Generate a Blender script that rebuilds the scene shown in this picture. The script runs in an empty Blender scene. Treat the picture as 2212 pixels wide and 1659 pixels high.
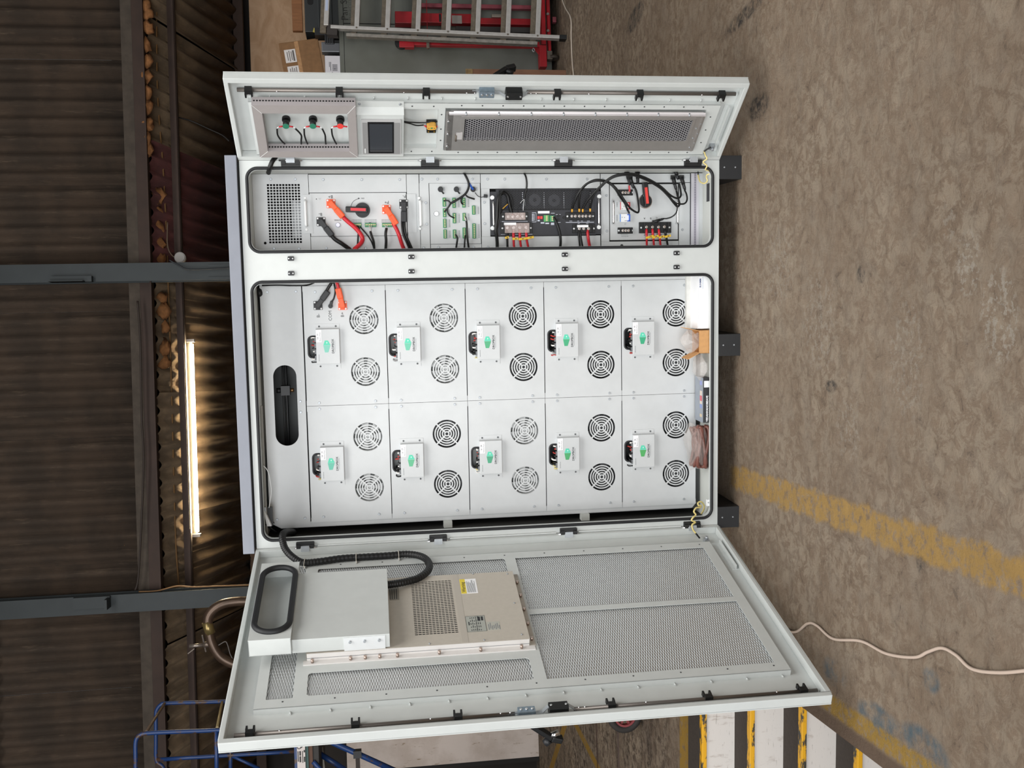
import bpy, bmesh, math, random
from mathutils import Vector, Matrix
import numpy as np
random.seed(7)
PI = math.pi
scene = bpy.context.scene
COL = scene.collection

# ------------------------------------------------------------------ camera, world, lights, exposure
F_PX = 2128.2
CAM = np.array([-0.48415, -0.84825, 1.52126])
PITCH, YAW, ROLL, CABROT = 0.135885, -0.0012244, 0.031989, -0.107032
WR, WL, TR, TL = 0.40847, 1.12519, 2.207053, 1.835124
_cy, _sy, _cp, _sp, _cr, _sr = math.cos(YAW), math.sin(YAW), math.cos(PITCH), math.sin(PITCH), math.cos(ROLL), math.sin(ROLL)
FWD = np.array([_sy * _cp, _cy * _cp, -_sp])
_r = np.array([_cy, -_sy, 0.0])
_d = np.cross(FWD, _r)
RGT = _cr * _r + _sr * _d
DWN = -_sr * _r + _cr * _d
cam_data = bpy.data.cameras.new('camera')
cam_data.sensor_width = 36.0
cam_data.lens = F_PX * 36.0 / 2212.0
cam_data.clip_start = 0.05
cam_ob = bpy.data.objects.new('camera', cam_data)
COL.objects.link(cam_ob)
mw = Matrix.Identity(4)
for i in range(3):
    mw[i][0] = DWN[i]; mw[i][1] = RGT[i]; mw[i][2] = -FWD[i]; mw[i][3] = CAM[i]
cam_ob.matrix_world = mw           # the phone is held sideways: the picture is turned a quarter
scene.camera = cam_ob

world = bpy.data.worlds.new('overcast_sky'); scene.world = world
world.use_nodes = True
wn = world.node_tree.nodes
wn['Background'].inputs[0].default_value = (0.90, 0.96, 1.0, 1)
wn['Background'].inputs[1].default_value = 0.34

def area(name, loc, rot, sx, sy, power, col=(1, 1, 1)):
    l = bpy.data.lights.new(name, 'AREA'); l.shape = 'RECTANGLE'; l.size = sx; l.size_y = sy
    l.energy = power; l.color = col
    o = bpy.data.objects.new(name, l); COL.objects.link(o); o.location = loc; o.rotation_euler = rot
    return o
# daylight through the open shutter door behind the photographer, and a rooflight over the front bay
area('doorway_daylight', (-3.5, -6.4, 2.5), (math.radians(90), 0, -0.25), 8.5, 4.4, 740, (0.97, 0.985, 1.0))
area('rooflight_daylight', (-0.3, 0.2, 6.1), (0, 0, 0), 9.0, 4.5, 690, (1.0, 0.985, 0.96))

scene.view_settings.view_transform = 'Standard'
scene.view_settings.look = 'None'
scene.view_settings.gamma = 1.0
scene.view_settings.use_curve_mapping = False
scene.view_settings.exposure = 0.0
try:
    scene.cycles.max_bounces = 8
    scene.cycles.use_denoising = True
except Exception:
    pass

# ------------------------------------------------------------------ rays from the photograph to planes of the scene
def _ray(x, y):
    return RGT * ((1659 - y - 829.5) / F_PX) + DWN * ((x - 1106.0) / F_PX) + FWD
def _hit(x, y, P, n):
    w = _ray(x, y)
    return CAM + w * (np.dot(np.array(P) - CAM, n) / np.dot(w, n))
class Frame:
    def __init__(s, o, ex):
        s.o = np.array(o, float); s.ex = np.array(ex, float); s.ez = np.array([0, 0, 1.0]); s.ey = np.cross(s.ez, s.ex)
        s.rz = math.atan2(s.ex[1], s.ex[0])
    def w(s, p): return s.o + s.ex * p[0] + s.ey * p[1] + s.ez * p[2]
    def l(s, P):
        q = np.array(P) - s.o
        return np.array([q @ s.ex, q @ s.ey, q @ s.ez])
    def at(s, x, y, dep=0.0): return s.l(_hit(x, y, s.o + s.ey * dep, s.ey))
    def atx(s, x, y, X): return s.l(_hit(x, y, s.o + s.ex * X, s.ex))
_c, _s = math.cos(CABROT), math.sin(CABROT)
CX = np.array([_c, _s, 0]); CY = np.array([-_s, _c, 0])
CAB = Frame([0, 3.1, 0], CX)
RD = Frame(CAB.w((WR, 0, 0)), CX * (-math.cos(TR)) - CY * math.sin(TR))
LD = Frame(CAB.w((-WL, 0, 0)), -(CX * math.cos(TL) - CY * math.sin(TL)))
W = Frame([0, 0, 0], [1, 0, 0])
def fl(x, y, z=0.0): return _hit(x, y, np.array([0, 0, z]), np.array([0, 0, 1.0]))
def bb(fr, pts, dep):
    q = np.array([fr.at(x, y, dep) for x, y in pts])
    return q[:, 0].min(), q[:, 0].max(), q[:, 2].min(), q[:, 2].max()

# ------------------------------------------------------------------ materials
def lin(h):
    h = h.lstrip('#'); o = []
    for i in (0, 2, 4):
        c = int(h[i:i + 2], 16) / 255
        o.append(c / 12.92 if c <= 0.04045 else ((c + 0.055) / 1.055) ** 2.4)
    return (*o, 1)
class NT:
    def __init__(s, name):
        s.m = bpy.data.materials.new(name); s.m.use_nodes = True; s.t = s.m.node_tree; s.n = s.t.nodes
        s.b = s.n['Principled BSDF']; s.co = s.n.new('ShaderNodeTexCoord').outputs['Object']
    def link(s, a, b): s.t.links.new(a, b)
    def _in(s, sock, v):
        if hasattr(v, 'is_output'): s.link(v, sock)
        elif v is not None: sock.default_value = v
    def noise(s, scale, detail=4, rough=0.55, vec=None, stretch=None, out='Fac', dist=0):
        n = s.n.new('ShaderNodeTexNoise'); n.inputs['Scale'].default_value = scale; n.inputs['Detail'].default_value = detail
        n.inputs['Roughness'].default_value = rough; n.inputs['Distortion'].default_value = dist
        v = vec or s.co
        if stretch:
            mp = s.n.new('ShaderNodeMapping'); mp.inputs['Scale'].default_value = stretch; s.link(v, mp.inputs['Vector']); v = mp.outputs[0]
        s.link(v, n.inputs['Vector'])
        return n.outputs[out]
    def vor(s, scale, feature='F1', vec=None):
        n = s.n.new('ShaderNodeTexVoronoi'); n.inputs['Scale'].default_value = scale; n.feature = feature
        s.link(vec or s.co, n.inputs['Vector']); return n.outputs['Distance']
    def math(s, op, a, b=None, c=None):
        n = s.n.new('ShaderNodeMath'); n.operation = op
        s._in(n.inputs[0], a); s._in(n.inputs[1], b) if b is not None else None
        if c is not None: s._in(n.inputs[2], c)
        return n.outputs[0]
    def ramp(s, v, lo, hi, a=0.0, b=1.0):
        n = s.n.new('ShaderNodeMapRange'); n.interpolation_type = 'SMOOTHSTEP'
        s._in(n.inputs['Value'], v)
        n.inputs['From Min'].default_value = lo; n.inputs['From Max'].default_value = hi
        n.inputs['To Min'].default_value = a; n.inputs['To Max'].default_value = b
        return n.outputs[0]
    def mix(s, f, a, b):
        n = s.n.new('ShaderNodeMix'); n.data_type = 'RGBA'
        s._in(n.inputs[0], f); s._in(n.inputs[6], a); s._in(n.inputs[7], b)
        return n.outputs[2]
    def xyz(s):
        n = s.n.new('ShaderNodeSeparateXYZ'); s.link(s.co, n.inputs[0]); return n.outputs
    def bump(s, h, strength, dist=0.01):
        n = s.n.new('ShaderNodeBump'); n.inputs['Strength'].default_value = strength; n.inputs['Distance'].default_value = dist
        s._in(n.inputs['Height'], h); s.link(n.outputs[0], s.b.inputs['Normal'])
    def fin(s, col, rough=0.5, metal=0.0):
        s._in(s.b.inputs['Base Color'], col); s._in(s.b.inputs['Roughness'], rough); s._in(s.b.inputs['Metallic'], metal)
        return s.m
_mc = {}
def M(hexc, rough=0.5, metal=0.0, var=0.0, scale=40, bump=0.0, name=None, hex2=None):
    k = (hexc, rough, metal, var, scale, bump, hex2)
    if k in _mc: return _mc[k]
    t = NT(name or ('paint_' + hexc.strip('#')))
    c = lin(hexc)
    if var or hex2:
        n = t.noise(scale, 5)
        c2 = lin(hex2) if hex2 else tuple(max(0, x * (1 - var)) for x in c[:3]) + (1,)
        col = t.mix(t.ramp(n, 0.3, 0.7), c, c2)
        if bump: t.bump(n, bump, 0.004)
        t.fin(col, rough, metal)
    else:
        t.fin(c, rough, metal)
    _mc[k] = t.m
    return t.m
def emis(hexc, st):
    t = NT('lamp_glow'); t.fin(lin(hexc), 0.5); t.b.inputs['Emission Color'].default_value = lin(hexc); t.b.inputs['Emission Strength'].default_value = st
    return t.m
def clear(name, hexc, alpha, rough=0.12):
    t = NT(name); n = t.noise(60, 3); t.bump(n, 0.5, 0.01); t.fin(lin(hexc), rough); t.b.inputs['Alpha'].default_value = alpha
    return t.m

BODY = M('#c9cdcb', 0.42, 0, 0.04, 18, name='powder_coat_grey')
PANEL = M('#cacdce', 0.40, 0.0, 0.07, 9, name='zinc_coated_sheet')
INNER = M('#c6c9c4', 0.45, 0, 0.04, 12, name='powder_coat_inner')
LIDM = M('#81858f', 0.5, 0, 0.06, 14, name='lid_grey')
RUB = M('#17181b', 0.6, name='black_rubber')
BLK = M('#0f1011', 0.5, name='black_plastic')
BLK2 = M('#1f2023', 0.5, name='charcoal_plastic')
DARK = M('#0b0b0c', 0.8, name='dark_inside')
FOOT = M('#222325', 0.45, 0, 0.1, 20, name='black_foot_paint')
ZINC = M('#b4b9bd', 0.45, 0.6, 0.1, 60, name='zinc_steel')
CHROME = M('#e6e6e8', 0.18, 1.0, name='chrome')
WHT = M('#eceeee', 0.45, name='white_plastic')
WHT2 = M('#f4f4f6', 0.5, name='white_paper')
ALU = M('#b9b6b4', 0.42, 0.75, 0.06, 30, name='brushed_aluminium')
ALU2 = M('#c6c3c2', 0.45, 0.2, 0.08, 30, name='bare_aluminium')
TRUNK = M('#9c9694', 0.55, 0, 0.04, 30, name='grey_trunking')
ORANGE = M('#ee5a24', 0.45, name='orange_plastic')
RED = M('#c4212c', 0.4, name='red_sheath')
REDB = M('#e0423c', 0.4, name='red_plastic')
GRN = M('#3f8a5f', 0.5, 0, 0.08, 80, name='green_terminal')
GRN2 = M('#2e7a60', 0.45, name='green_button')
BLUE = M('#2b5fc4', 0.4, name='blue_plastic')
CABLE = M('#0a0b0c', 0.5, name='black_cable')
YEL = M('#f0c21c', 0.5, name='yellow_tag')
EARTH = M('#dccb84', 0.45, name='yellow_earth_wire')
INVB = M('#2d2e34', 0.5, 0, 0.06, 40, name='dark_steel_blue')
ACM = M('#c0b9ad', 0.5, 0, 0.05, 60, name='warm_grey_paint')
ACB = M('#dcd9d6', 0.4, 0.0, 0.03, 30, name='ac_side_lit_paint')  # paler copy of the AC paint: daylight on its side put into colour
INK = M('#2a2c2f', 0.6, name='black_ink')
INKG = M('#7d8083', 0.6, name='grey_ink')
CARD = M('#84613f', 0.8, 0, 0.18, 25, name='brown_cardboard')
CARD2 = M('#cf9c66', 0.85, 0, 0.1, 70, name='light_cardboard')
BLUEP = M('#1e4a94', 0.4, 0, 0.12, 30, hex2='#5a3a22', name='chipped_blue_paint') if False else None

def foil_mat():
    t = NT('quilted_foil'); x = t.xyz()
    a = t.math('SINE', t.math('MULTIPLY', x[0], 2 * PI / 0.0085)); b = t.math('SINE', t.math('MULTIPLY', x[2], 2 * PI / 0.0085))
    w = t.math('MULTIPLY', a, b)
    n = t.noise(9, 4)
    h = t.math('ADD', w, t.math('MULTIPLY', n, 3.0))
    t.bump(h, 0.7, 0.003)
    c = t.mix(t.ramp(w, -0.5, 0.7), lin('#bfc2c3'), lin('#f0f2f3'))
    return t.fin(c, 0.34, 0.55)
FOIL = foil_mat()
def corr_mat(name, c1, c2, c3):
    t = NT(name)
    n1 = t.noise(3.0, 6, 0.6); n2 = t.noise(30, 6, 0.7, stretch=(1.0, 1.0, 0.12))
    n3 = t.noise(120, 3, 0.7, stretch=(0.5, 0.5, 0.05))
    c = t.mix(t.ramp(n1, 0.35, 0.65), lin(c1), lin(c2))
    c = t.mix(t.math('MULTIPLY', t.ramp(n2, 0.56, 0.75), 0.6), c, lin(c3))
    t.bump(t.math('ADD', n2, n3), 0.3, 0.01)
    return t.fin(c, 0.9)
CORR = corr_mat('weathered_fibre_cement', '#4a3c30', '#3a3027', '#68594a')
CORR2 = corr_mat('dusty_fibre_cement', '#66543f', '#4f4131', '#7c6a50')
CORRR = corr_mat('rust_red_sheet', '#4a221f', '#3a1b19', '#5e3530')
STEELG = M('#2b3234', 0.6, 0, 0.2, 6, name='grey_green_column_paint')
BROWN = M('#39281f', 0.75, 0, 0.25, 8, name='brown_painted_steel')
TIMBER = M('#4c433a', 0.9, 0, 0.3, 12, bump=0.3, name='old_dusty_timber')
BACKW = M('#2b2622', 0.9, 0, 0.3, 4, name='dark_back_wall')
FOAM = M('#8e5f36', 0.9, 0, 0.35, 30, bump=0.8, name='aged_foam')
def wood(name, a, b, sc=(1.5, 8, 8)):
    t = NT(name); n = t.noise(3.0, 6, 0.65, stretch=sc, dist=1.2)
    c = t.mix(t.ramp(n, 0.3, 0.72), lin(a), lin(b)); t.bump(n, 0.2, 0.003)
    return t.fin(c, 0.7)
PLY = wood('plywood', '#b8987a', '#a38161', (1.2, 6, 2.5))
PLANK = wood('stained_timber', '#8e5f3a', '#774c2c', (8, 8, 1.0))
REDWOOD = wood('red_brown_board', '#7d5a44', '#6a4937', (8, 8, 1.5))
GREYSTEEL = M('#6d706a', 0.5, 0.0, 0.22, 2.2, hex2='#5d5f57', name='grey_green_locker_paint')
HOIST = M('#b01d28', 0.42, 0, 0.3, 7, name='worn_red_paint')
HOIST2 = M('#9a4a55', 0.6, 0, 0.25, 20, name='faded_pink_red_paint')
DIRTY = M('#6b6258', 0.8, 0, 0.35, 25, name='dirty_metal')
def blue_mat():
    t = NT('chipped_blue_paint'); n = t.noise(14, 6, 0.7)
    c = t.mix(t.ramp(n, 0.55, 0.62), lin('#1b386a'), lin('#4f3b2e')); return t.fin(c, 0.4, 0.0)
BLUEP = blue_mat()

# ------------------------------------------------------------------ mesh helpers
ROOT = {}            # object -> base point, in the coordinates of its frame
class MB:
    def __init__(s): s.v = []; s.f = []; s.sm = []
    def add(s, vs, fs, smooth=False):
        k = len(s.v); s.v += [tuple(map(float, p)) for p in vs]
        s.f += [tuple(i + k for i in f) for f in fs]; s.sm += [smooth] * len(fs); return s
    def box(s, x0, x1, y0, y1, z0, z1):
        if x0 > x1: x0, x1 = x1, x0
        if y0 > y1: y0, y1 = y1, y0
        if z0 > z1: z0, z1 = z1, z0
        v = [(x, y, z) for z in (z0, z1) for y in (y0, y1) for x in (x0, x1)]
        return s.add(v, [(0, 2, 3, 1), (4, 5, 7, 6), (0, 1, 5, 4), (2, 6, 7, 3), (0, 4, 6, 2), (1, 3, 7, 5)])
    def obox(s, c, ax, ay, az, hx, hy, hz):
        c = np.array(c, float); ax = np.array(ax, float) * hx; ay = np.array(ay, float) * hy; az = np.array(az, float) * hz
        v = [c + i * ax + j * ay + k * az for k in (-1, 1) for j in (-1, 1) for i in (-1, 1)]
        return s.add(v, [(0, 2, 3, 1), (4, 5, 7, 6), (0, 1, 5, 4), (2, 6, 7, 3), (0, 4, 6, 2), (1, 3, 7, 5)])
    def bar(s, p0, p1, w, h, up=(0, 0, 1)):
        p0 = np.array(p0, float); p1 = np.array(p1, float); a = p1 - p0; L = np.linalg.norm(a); a /= L
        u = np.array(up, float); u = u - a * (u @ a)
        if np.linalg.norm(u) < 1e-4: u = np.array([0, 1, 0.0]) - a * a[1]
        u /= np.linalg.norm(u); r = np.cross(a, u)
        return s.obox((p0 + p1) / 2, r, a, u, w / 2, L / 2, h / 2)
    def prism(s, poly, y0, y1):
        a = sum(poly[i][0] * poly[(i + 1) % len(poly)][1] - poly[(i + 1) % len(poly)][0] * poly[i][1] for i in range(len(poly)))
        if a < 0: poly = poly[::-1]
        n = len(poly)
        v = [(x, y0, z) for x, z in poly] + [(x, y1, z) for x, z in poly]
        f = [tuple(range(n)), tuple(range(2 * n - 1, n - 1, -1))] + [(i, i + n, (i + 1) % n + n, (i + 1) % n) for i in range(n)]
        return s.add(v, f)
    def cyl(s, p0, p1, r0, r1=None, seg=12, smooth=True, caps=True):
        r1 = r0 if r1 is None else r1
        p0 = np.array(p0, float); p1 = np.array(p1, float); a = p1 - p0; a = a / (np.linalg.norm(a) + 1e-12)
        u = np.cross(a, [0, 0, 1.0] if abs(a[2]) < .9 else [1.0, 0, 0]); u /= np.linalg.norm(u); w = np.cross(a, u)
        k = len(s.v); vs = []
        for p, r in ((p0, r0), (p1, r1)):
            for i in range(seg):
                t = 2 * PI * i / seg; vs.append(p + r * (math.cos(t) * u + math.sin(t) * w))
        s.add(vs, [(i, (i + 1) % seg, (i + 1) % seg + seg, i + seg) for i in range(seg)], smooth)
        if caps:
            s.f += [tuple(k + seg - 1 - i for i in range(seg)), tuple(k + seg + i for i in range(seg))]; s.sm += [False, False]
        return s
    def tube(s, pts, r, seg=8, n=6, rad=None, closed=False):
        P = smooth_path(pts, n, closed)
        m = len(P); T = []
        for i in range(m):
            a = P[(i + 1) % m] - P[i - 1] if closed else P[min(i + 1, m - 1)] - P[max(i - 1, 0)]
            T.append(a / (np.linalg.norm(a) + 1e-12))
        u = np.cross(T[0], [0.3, 0.2, 1.0]); u /= np.linalg.norm(u); vs = []
        for i in range(m):
            u = u - T[i] * (u @ T[i]); u /= np.linalg.norm(u); w = np.cross(T[i], u)
            rr = r * (rad(i) if rad else 1.0)
            for k in range(seg):
                t = 2 * PI * k / seg; vs.append(P[i] + rr * (math.cos(t) * u + math.sin(t) * w))
        fs = [(i * seg + k, i * seg + (k + 1) % seg, ((i + 1) % m) * seg + (k + 1) % seg, ((i + 1) % m) * seg + k) for i in range(m if closed else m - 1) for k in range(seg)]
        s.add(vs, fs, True)
        if not closed:
            b = len(s.v) - len(vs)
            s.f += [tuple(b + seg - 1 - k for k in range(seg)), tuple(b + (m - 1) * seg + k for k in range(seg))]; s.sm += [False, False]
        return s
    def ring(s, cx, cz, r0, r1, y0, y1, seg=32, a0=0.0, a1=2 * PI):
        full = abs(a1 - a0 - 2 * PI) < 1e-6; n = seg if full else seg + 1
        vs = []
        for i in range(n):
            t = a0 + (a1 - a0) * i / seg; c, q = math.cos(t), math.sin(t)
            vs += [(cx + r0 * c, y0, cz + r0 * q), (cx + r1 * c, y0, cz + r1 * q), (cx + r1 * c, y1, cz + r1 * q), (cx + r0 * c, y1, cz + r0 * q)]
        fs = []
        for i in range(seg):
            a = 4 * i; b = 4 * ((i + 1) % n)
            fs += [(a, b, b + 1, a + 1)[::-1], (a + 1, b + 1, b + 2, a + 2)[::-1], (a + 2, b + 2, b + 3, a + 3)[::-1], (a + 3, b + 3, b, a)[::-1]]
        return s.add(vs, fs)
    def grid(s, x0, x1, z0, z1, nx, nz, fx, fz, y0, y1):
        px, pz = (x1 - x0) / nx, (z1 - z0) / nz
        for i in range(nx):
            for k in range(nz):
                a, b, c, d = x0 + i * px, x0 + (i + 1) * px, z0 + k * pz, z0 + (k + 1) * pz
                e, f, g, h = a + px * (1 - fx) / 2, b - px * (1 - fx) / 2, c + pz * (1 - fz) / 2, d - pz * (1 - fz) / 2
                v = [(a, y0, c), (b, y0, c), (b, y0, d), (a, y0, d), (e, y0, g), (f, y0, g), (f, y0, h), (e, y0, h), (e, y1, g), (f, y1, g), (f, y1, h), (e, y1, h)]
                s.add(v, [(0, 1, 5, 4), (1, 2, 6, 5), (2, 3, 7, 6), (3, 0, 4, 7), (4, 5, 9, 8), (5, 6, 10, 9), (6, 7, 11, 10), (7, 4, 8, 11)])
        return s
    def hexmesh(s, x0, x1, z0, z1, pitch, hole, y0, y1, flip=True):
        R = pitch / math.sqrt(3); k = 0; z = z0
        rowh = R * 1.5; nz = max(1, int((z1 - z0) / rowh)); nx = max(1, int((x1 - x0) / pitch))
        for j in range(nz):
            for i in range(nx):
                cx = x0 + (i + 0.5 + (0.5 if j % 2 else 0)) * pitch; cz = z0 + (j + 0.6) * rowh
                if cx + pitch / 2 > x1 + pitch * .6: continue
                o = [(cx + R * math.sin(t * PI / 3), cz + R * math.cos(t * PI / 3)) for t in range(6)]
                q = [(cx + R * hole * math.sin(t * PI / 3), cz + R * hole * math.cos(t * PI / 3)) for t in range(6)]
                v = [(a, y0, b) for a, b in o] + [(a, y0, b) for a, b in q] + [(a, y1, b) for a, b in q]
                s.add(v, [(t, t + 6, (t + 1) % 6 + 6, (t + 1) % 6) for t in range(6)] + [(t + 6, t + 12, (t + 1) % 6 + 12, (t + 1) % 6 + 6) for t in range(6)])
        return s
    def plate(s, outer, holes, y0, y1):
        bm = bmesh.new(); edges = []
        for L in [outer] + holes:
            vs = [bm.verts.new((x, y0, z)) for x, z in L]
            edges += [bm.edges.new((vs[i], vs[(i + 1) % len(vs)])) for i in range(len(vs))]
        bmesh.ops.triangle_fill(bm, use_beauty=True, use_dissolve=False, edges=edges)
        for f in bm.faces:
            if f.normal.y > 0: f.normal_flip()
        r = bmesh.ops.extrude_face_region(bm, geom=list(bm.faces))
        for e in r['geom']:
            if isinstance(e, bmesh.types.BMVert): e.co.y = y1
        bmesh.ops.recalc_face_normals(bm, faces=list(bm.faces))
        bm.verts.index_update()
        s.add([tuple(v.co) for v in bm.verts], [tuple(v.index for v in f.verts) for f in bm.faces]); bm.free()
        return s
    def blob(s, c, rx, ry, rz, jit=0.25, sub=2, seed=1):
        rnd = random.Random(seed); bm = bmesh.new(); bmesh.ops.create_icosphere(bm, subdivisions=sub, radius=1)
        bm.verts.index_update()
        s.add([(c[0] + v.co.x * rx * (1 + rnd.uniform(-jit, jit)), c[1] + v.co.y * ry * (1 + rnd.uniform(-jit, jit)), c[2] + v.co.z * rz * (1 + rnd.uniform(-jit, jit))) for v in bm.verts], [tuple(v.index for v in f.verts) for f in bm.faces], True); bm.free()
        return s
    def text(s, txt, x, y, z, size, ang=0.0, align='LEFT', frame_y=None, bold=0.0):
        vs, fs = text_geo(txt, align, bold)
        c, q = math.cos(ang), math.sin(ang)
        return s.add([(x + size * (a * c - b * q), y, z + size * (a * q + b * c)) for a, b in vs], fs)
    def mesh(s, name, mat, base=(0, 0, 0), bevel=0.0, seg=2):
        me = bpy.data.meshes.new(name)
        me.from_pydata([(v[0] - base[0], v[1] - base[1], v[2] - base[2]) for v in s.v], [], s.f)
        me.polygons.foreach_set('use_smooth', s.sm)
        if bevel:
            bm = bmesh.new(); bm.from_mesh(me); bmesh.ops.remove_doubles(bm, verts=bm.verts, dist=1e-6)
            ed = [e for e in bm.edges if len(e.link_faces) == 2 and e.calc_face_angle(0) > 0.5]
            bmesh.ops.bevel(bm, geom=ed, offset=bevel, segments=seg, affect='EDGES', profile=0.6, clamp_overlap=True)
            bm.to_mesh(me); bm.free()
        me.materials.append(mat); me.update()
        return me
    def part(s, name, mat, parent, bevel=0.0, label=None, kind=None):
        base = ROOT[parent]
        o = bpy.data.objects.new(name, s.mesh(name, mat, base, bevel)); COL.objects.link(o)
        o.parent = parent; ROOT[o] = base
        if label: o['label'] = label
        if kind: o['kind'] = kind
        return o
    def solo(s, name, mat, fr, base, label=None, cat=None, group=None, bevel=0.0, kind=None):
        o = bpy.data.objects.new(name, s.mesh(name, mat, base, bevel)); COL.objects.link(o)
        place(o, fr, base); tag(o, label, cat, group, kind)
        return o
def smooth_path(pts, n=6, closed=False):
    P = [np.array(p, float) for p in pts]
    if n <= 1 or len(P) < 3: return P
    out = []; m = len(P)
    for i in range(m if closed else m - 1):
        if closed: a, b, c, d = P[i - 1], P[i], P[(i + 1) % m], P[(i + 2) % m]
        else: a, b, c, d = P[max(i - 1, 0)], P[i], P[i + 1], P[min(i + 2, m - 1)]
        for k in range(n):
            t = k / n
            out.append(0.5 * ((2 * b) + (c - a) * t + (2 * a - 5 * b + 4 * c - d) * t * t + (3 * b - a - 3 * c + d) * t ** 3))
    if not closed: out.append(P[-1])
    return out
_tg = {}
def text_geo(txt, align, bold=0.0):
    k = (txt, align, bold)
    if k in _tg: return _tg[k]
    cu = bpy.data.curves.new('lettering', 'FONT'); cu.body = txt; cu.align_x = align; cu.align_y = 'BOTTOM_BASELINE' if False else 'TOP_BASELINE'
    cu.resolution_u = 2; cu.offset = bold; cu.fill_mode = 'FRONT'
    o = bpy.data.objects.new('lettering', cu); COL.objects.link(o)
    dg = bpy.context.evaluated_depsgraph_get(); me = bpy.data.meshes.new_from_object(o.evaluated_get(dg))
    r = ([(v.co.x, v.co.y) for v in me.vertices], [tuple(p.vertices) for p in me.polygons])
    bpy.data.objects.remove(o); bpy.data.curves.remove(cu); bpy.data.meshes.remove(me)
    _tg[k] = r
    return r
def place(o, fr, base):
    p = fr.w(base); o.location = tuple(p); o.rotation_euler = (0, 0, fr.rz); ROOT[o] = tuple(base)
def tag(o, label=None, cat=None, group=None, kind=None):
    if label: o['label'] = label
    if cat: o['category'] = cat
    if group: o['group'] = group
    if kind: o['kind'] = kind
def thing(name, label, cat, fr, base, group=None, kind=None):
    o = bpy.data.objects.new(name, None); COL.objects.link(o); o.empty_display_size = 0.05
    place(o, fr, base); tag(o, label, cat, group, kind)
    return o
def inst(name, me, parent, pos):
    o = bpy.data.objects.new(name, me); COL.objects.link(o); o.parent = parent
    b = ROOT[parent]; o.location = (pos[0] - b[0], pos[1] - b[1], pos[2] - b[2]); ROOT[o] = b
    return o
def sub_inst(name, me, part, pos):            # sub-part: its part sits at the thing's base
    return inst(name, me, part, pos)
def dup_tree(root, fr, base, label, group=None):
    r = root.copy(); COL.objects.link(r); place(r, fr, base); r['label'] = label
    if group: r['group'] = group
    for ch in list(root.children):
        c = ch.copy(); COL.objects.link(c); c.parent = r; ROOT[c] = tuple(base)
        for g in list(ch.children):
            d = g.copy(); COL.objects.link(d); d.parent = c; ROOT[d] = tuple(base)
    return r
def rrect(x0, x1, z0, z1, r, n=6):
    out = []
    for cx, cz, a in ((x1 - r, z1 - r, 0), (x0 + r, z1 - r, PI / 2), (x0 + r, z0 + r, PI), (x1 - r, z0 + r, 1.5 * PI)):
        for i in range(n + 1):
            t = a + PI / 2 * i / n; out.append((cx + r * math.cos(t), cz + r * math.sin(t)))
    return out
def rect(x0, x1, z0, z1): return [(x0, z0), (x1, z0), (x1, z1), (x0, z1)]
def circ(cx, cz, r, n=32): return [(cx + r * math.cos(2 * PI * i / n), cz + r * math.sin(2 * PI * i / n)) for i in range(n)]
def screw_mesh(r, name='screw', mat=None, h=0.003):
    m = MB().cyl((0, 0, 0), (0, -h, 0), r, r * .8, 10); m.cyl((0, -h, 0), (0, -h - .0004, 0), r * .35, r * .35, 6)
    return m.mesh(name, mat or ZINC)
SC = screw_mesh(0.0055); SCS = screw_mesh(0.0035); SCW = screw_mesh(0.0065, mat=WHT); SCB = screw_mesh(0.010, mat=WHT, h=.008)
SCG = screw_mesh(0.0040, mat=M('#55585a', .5), h=.002)

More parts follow.
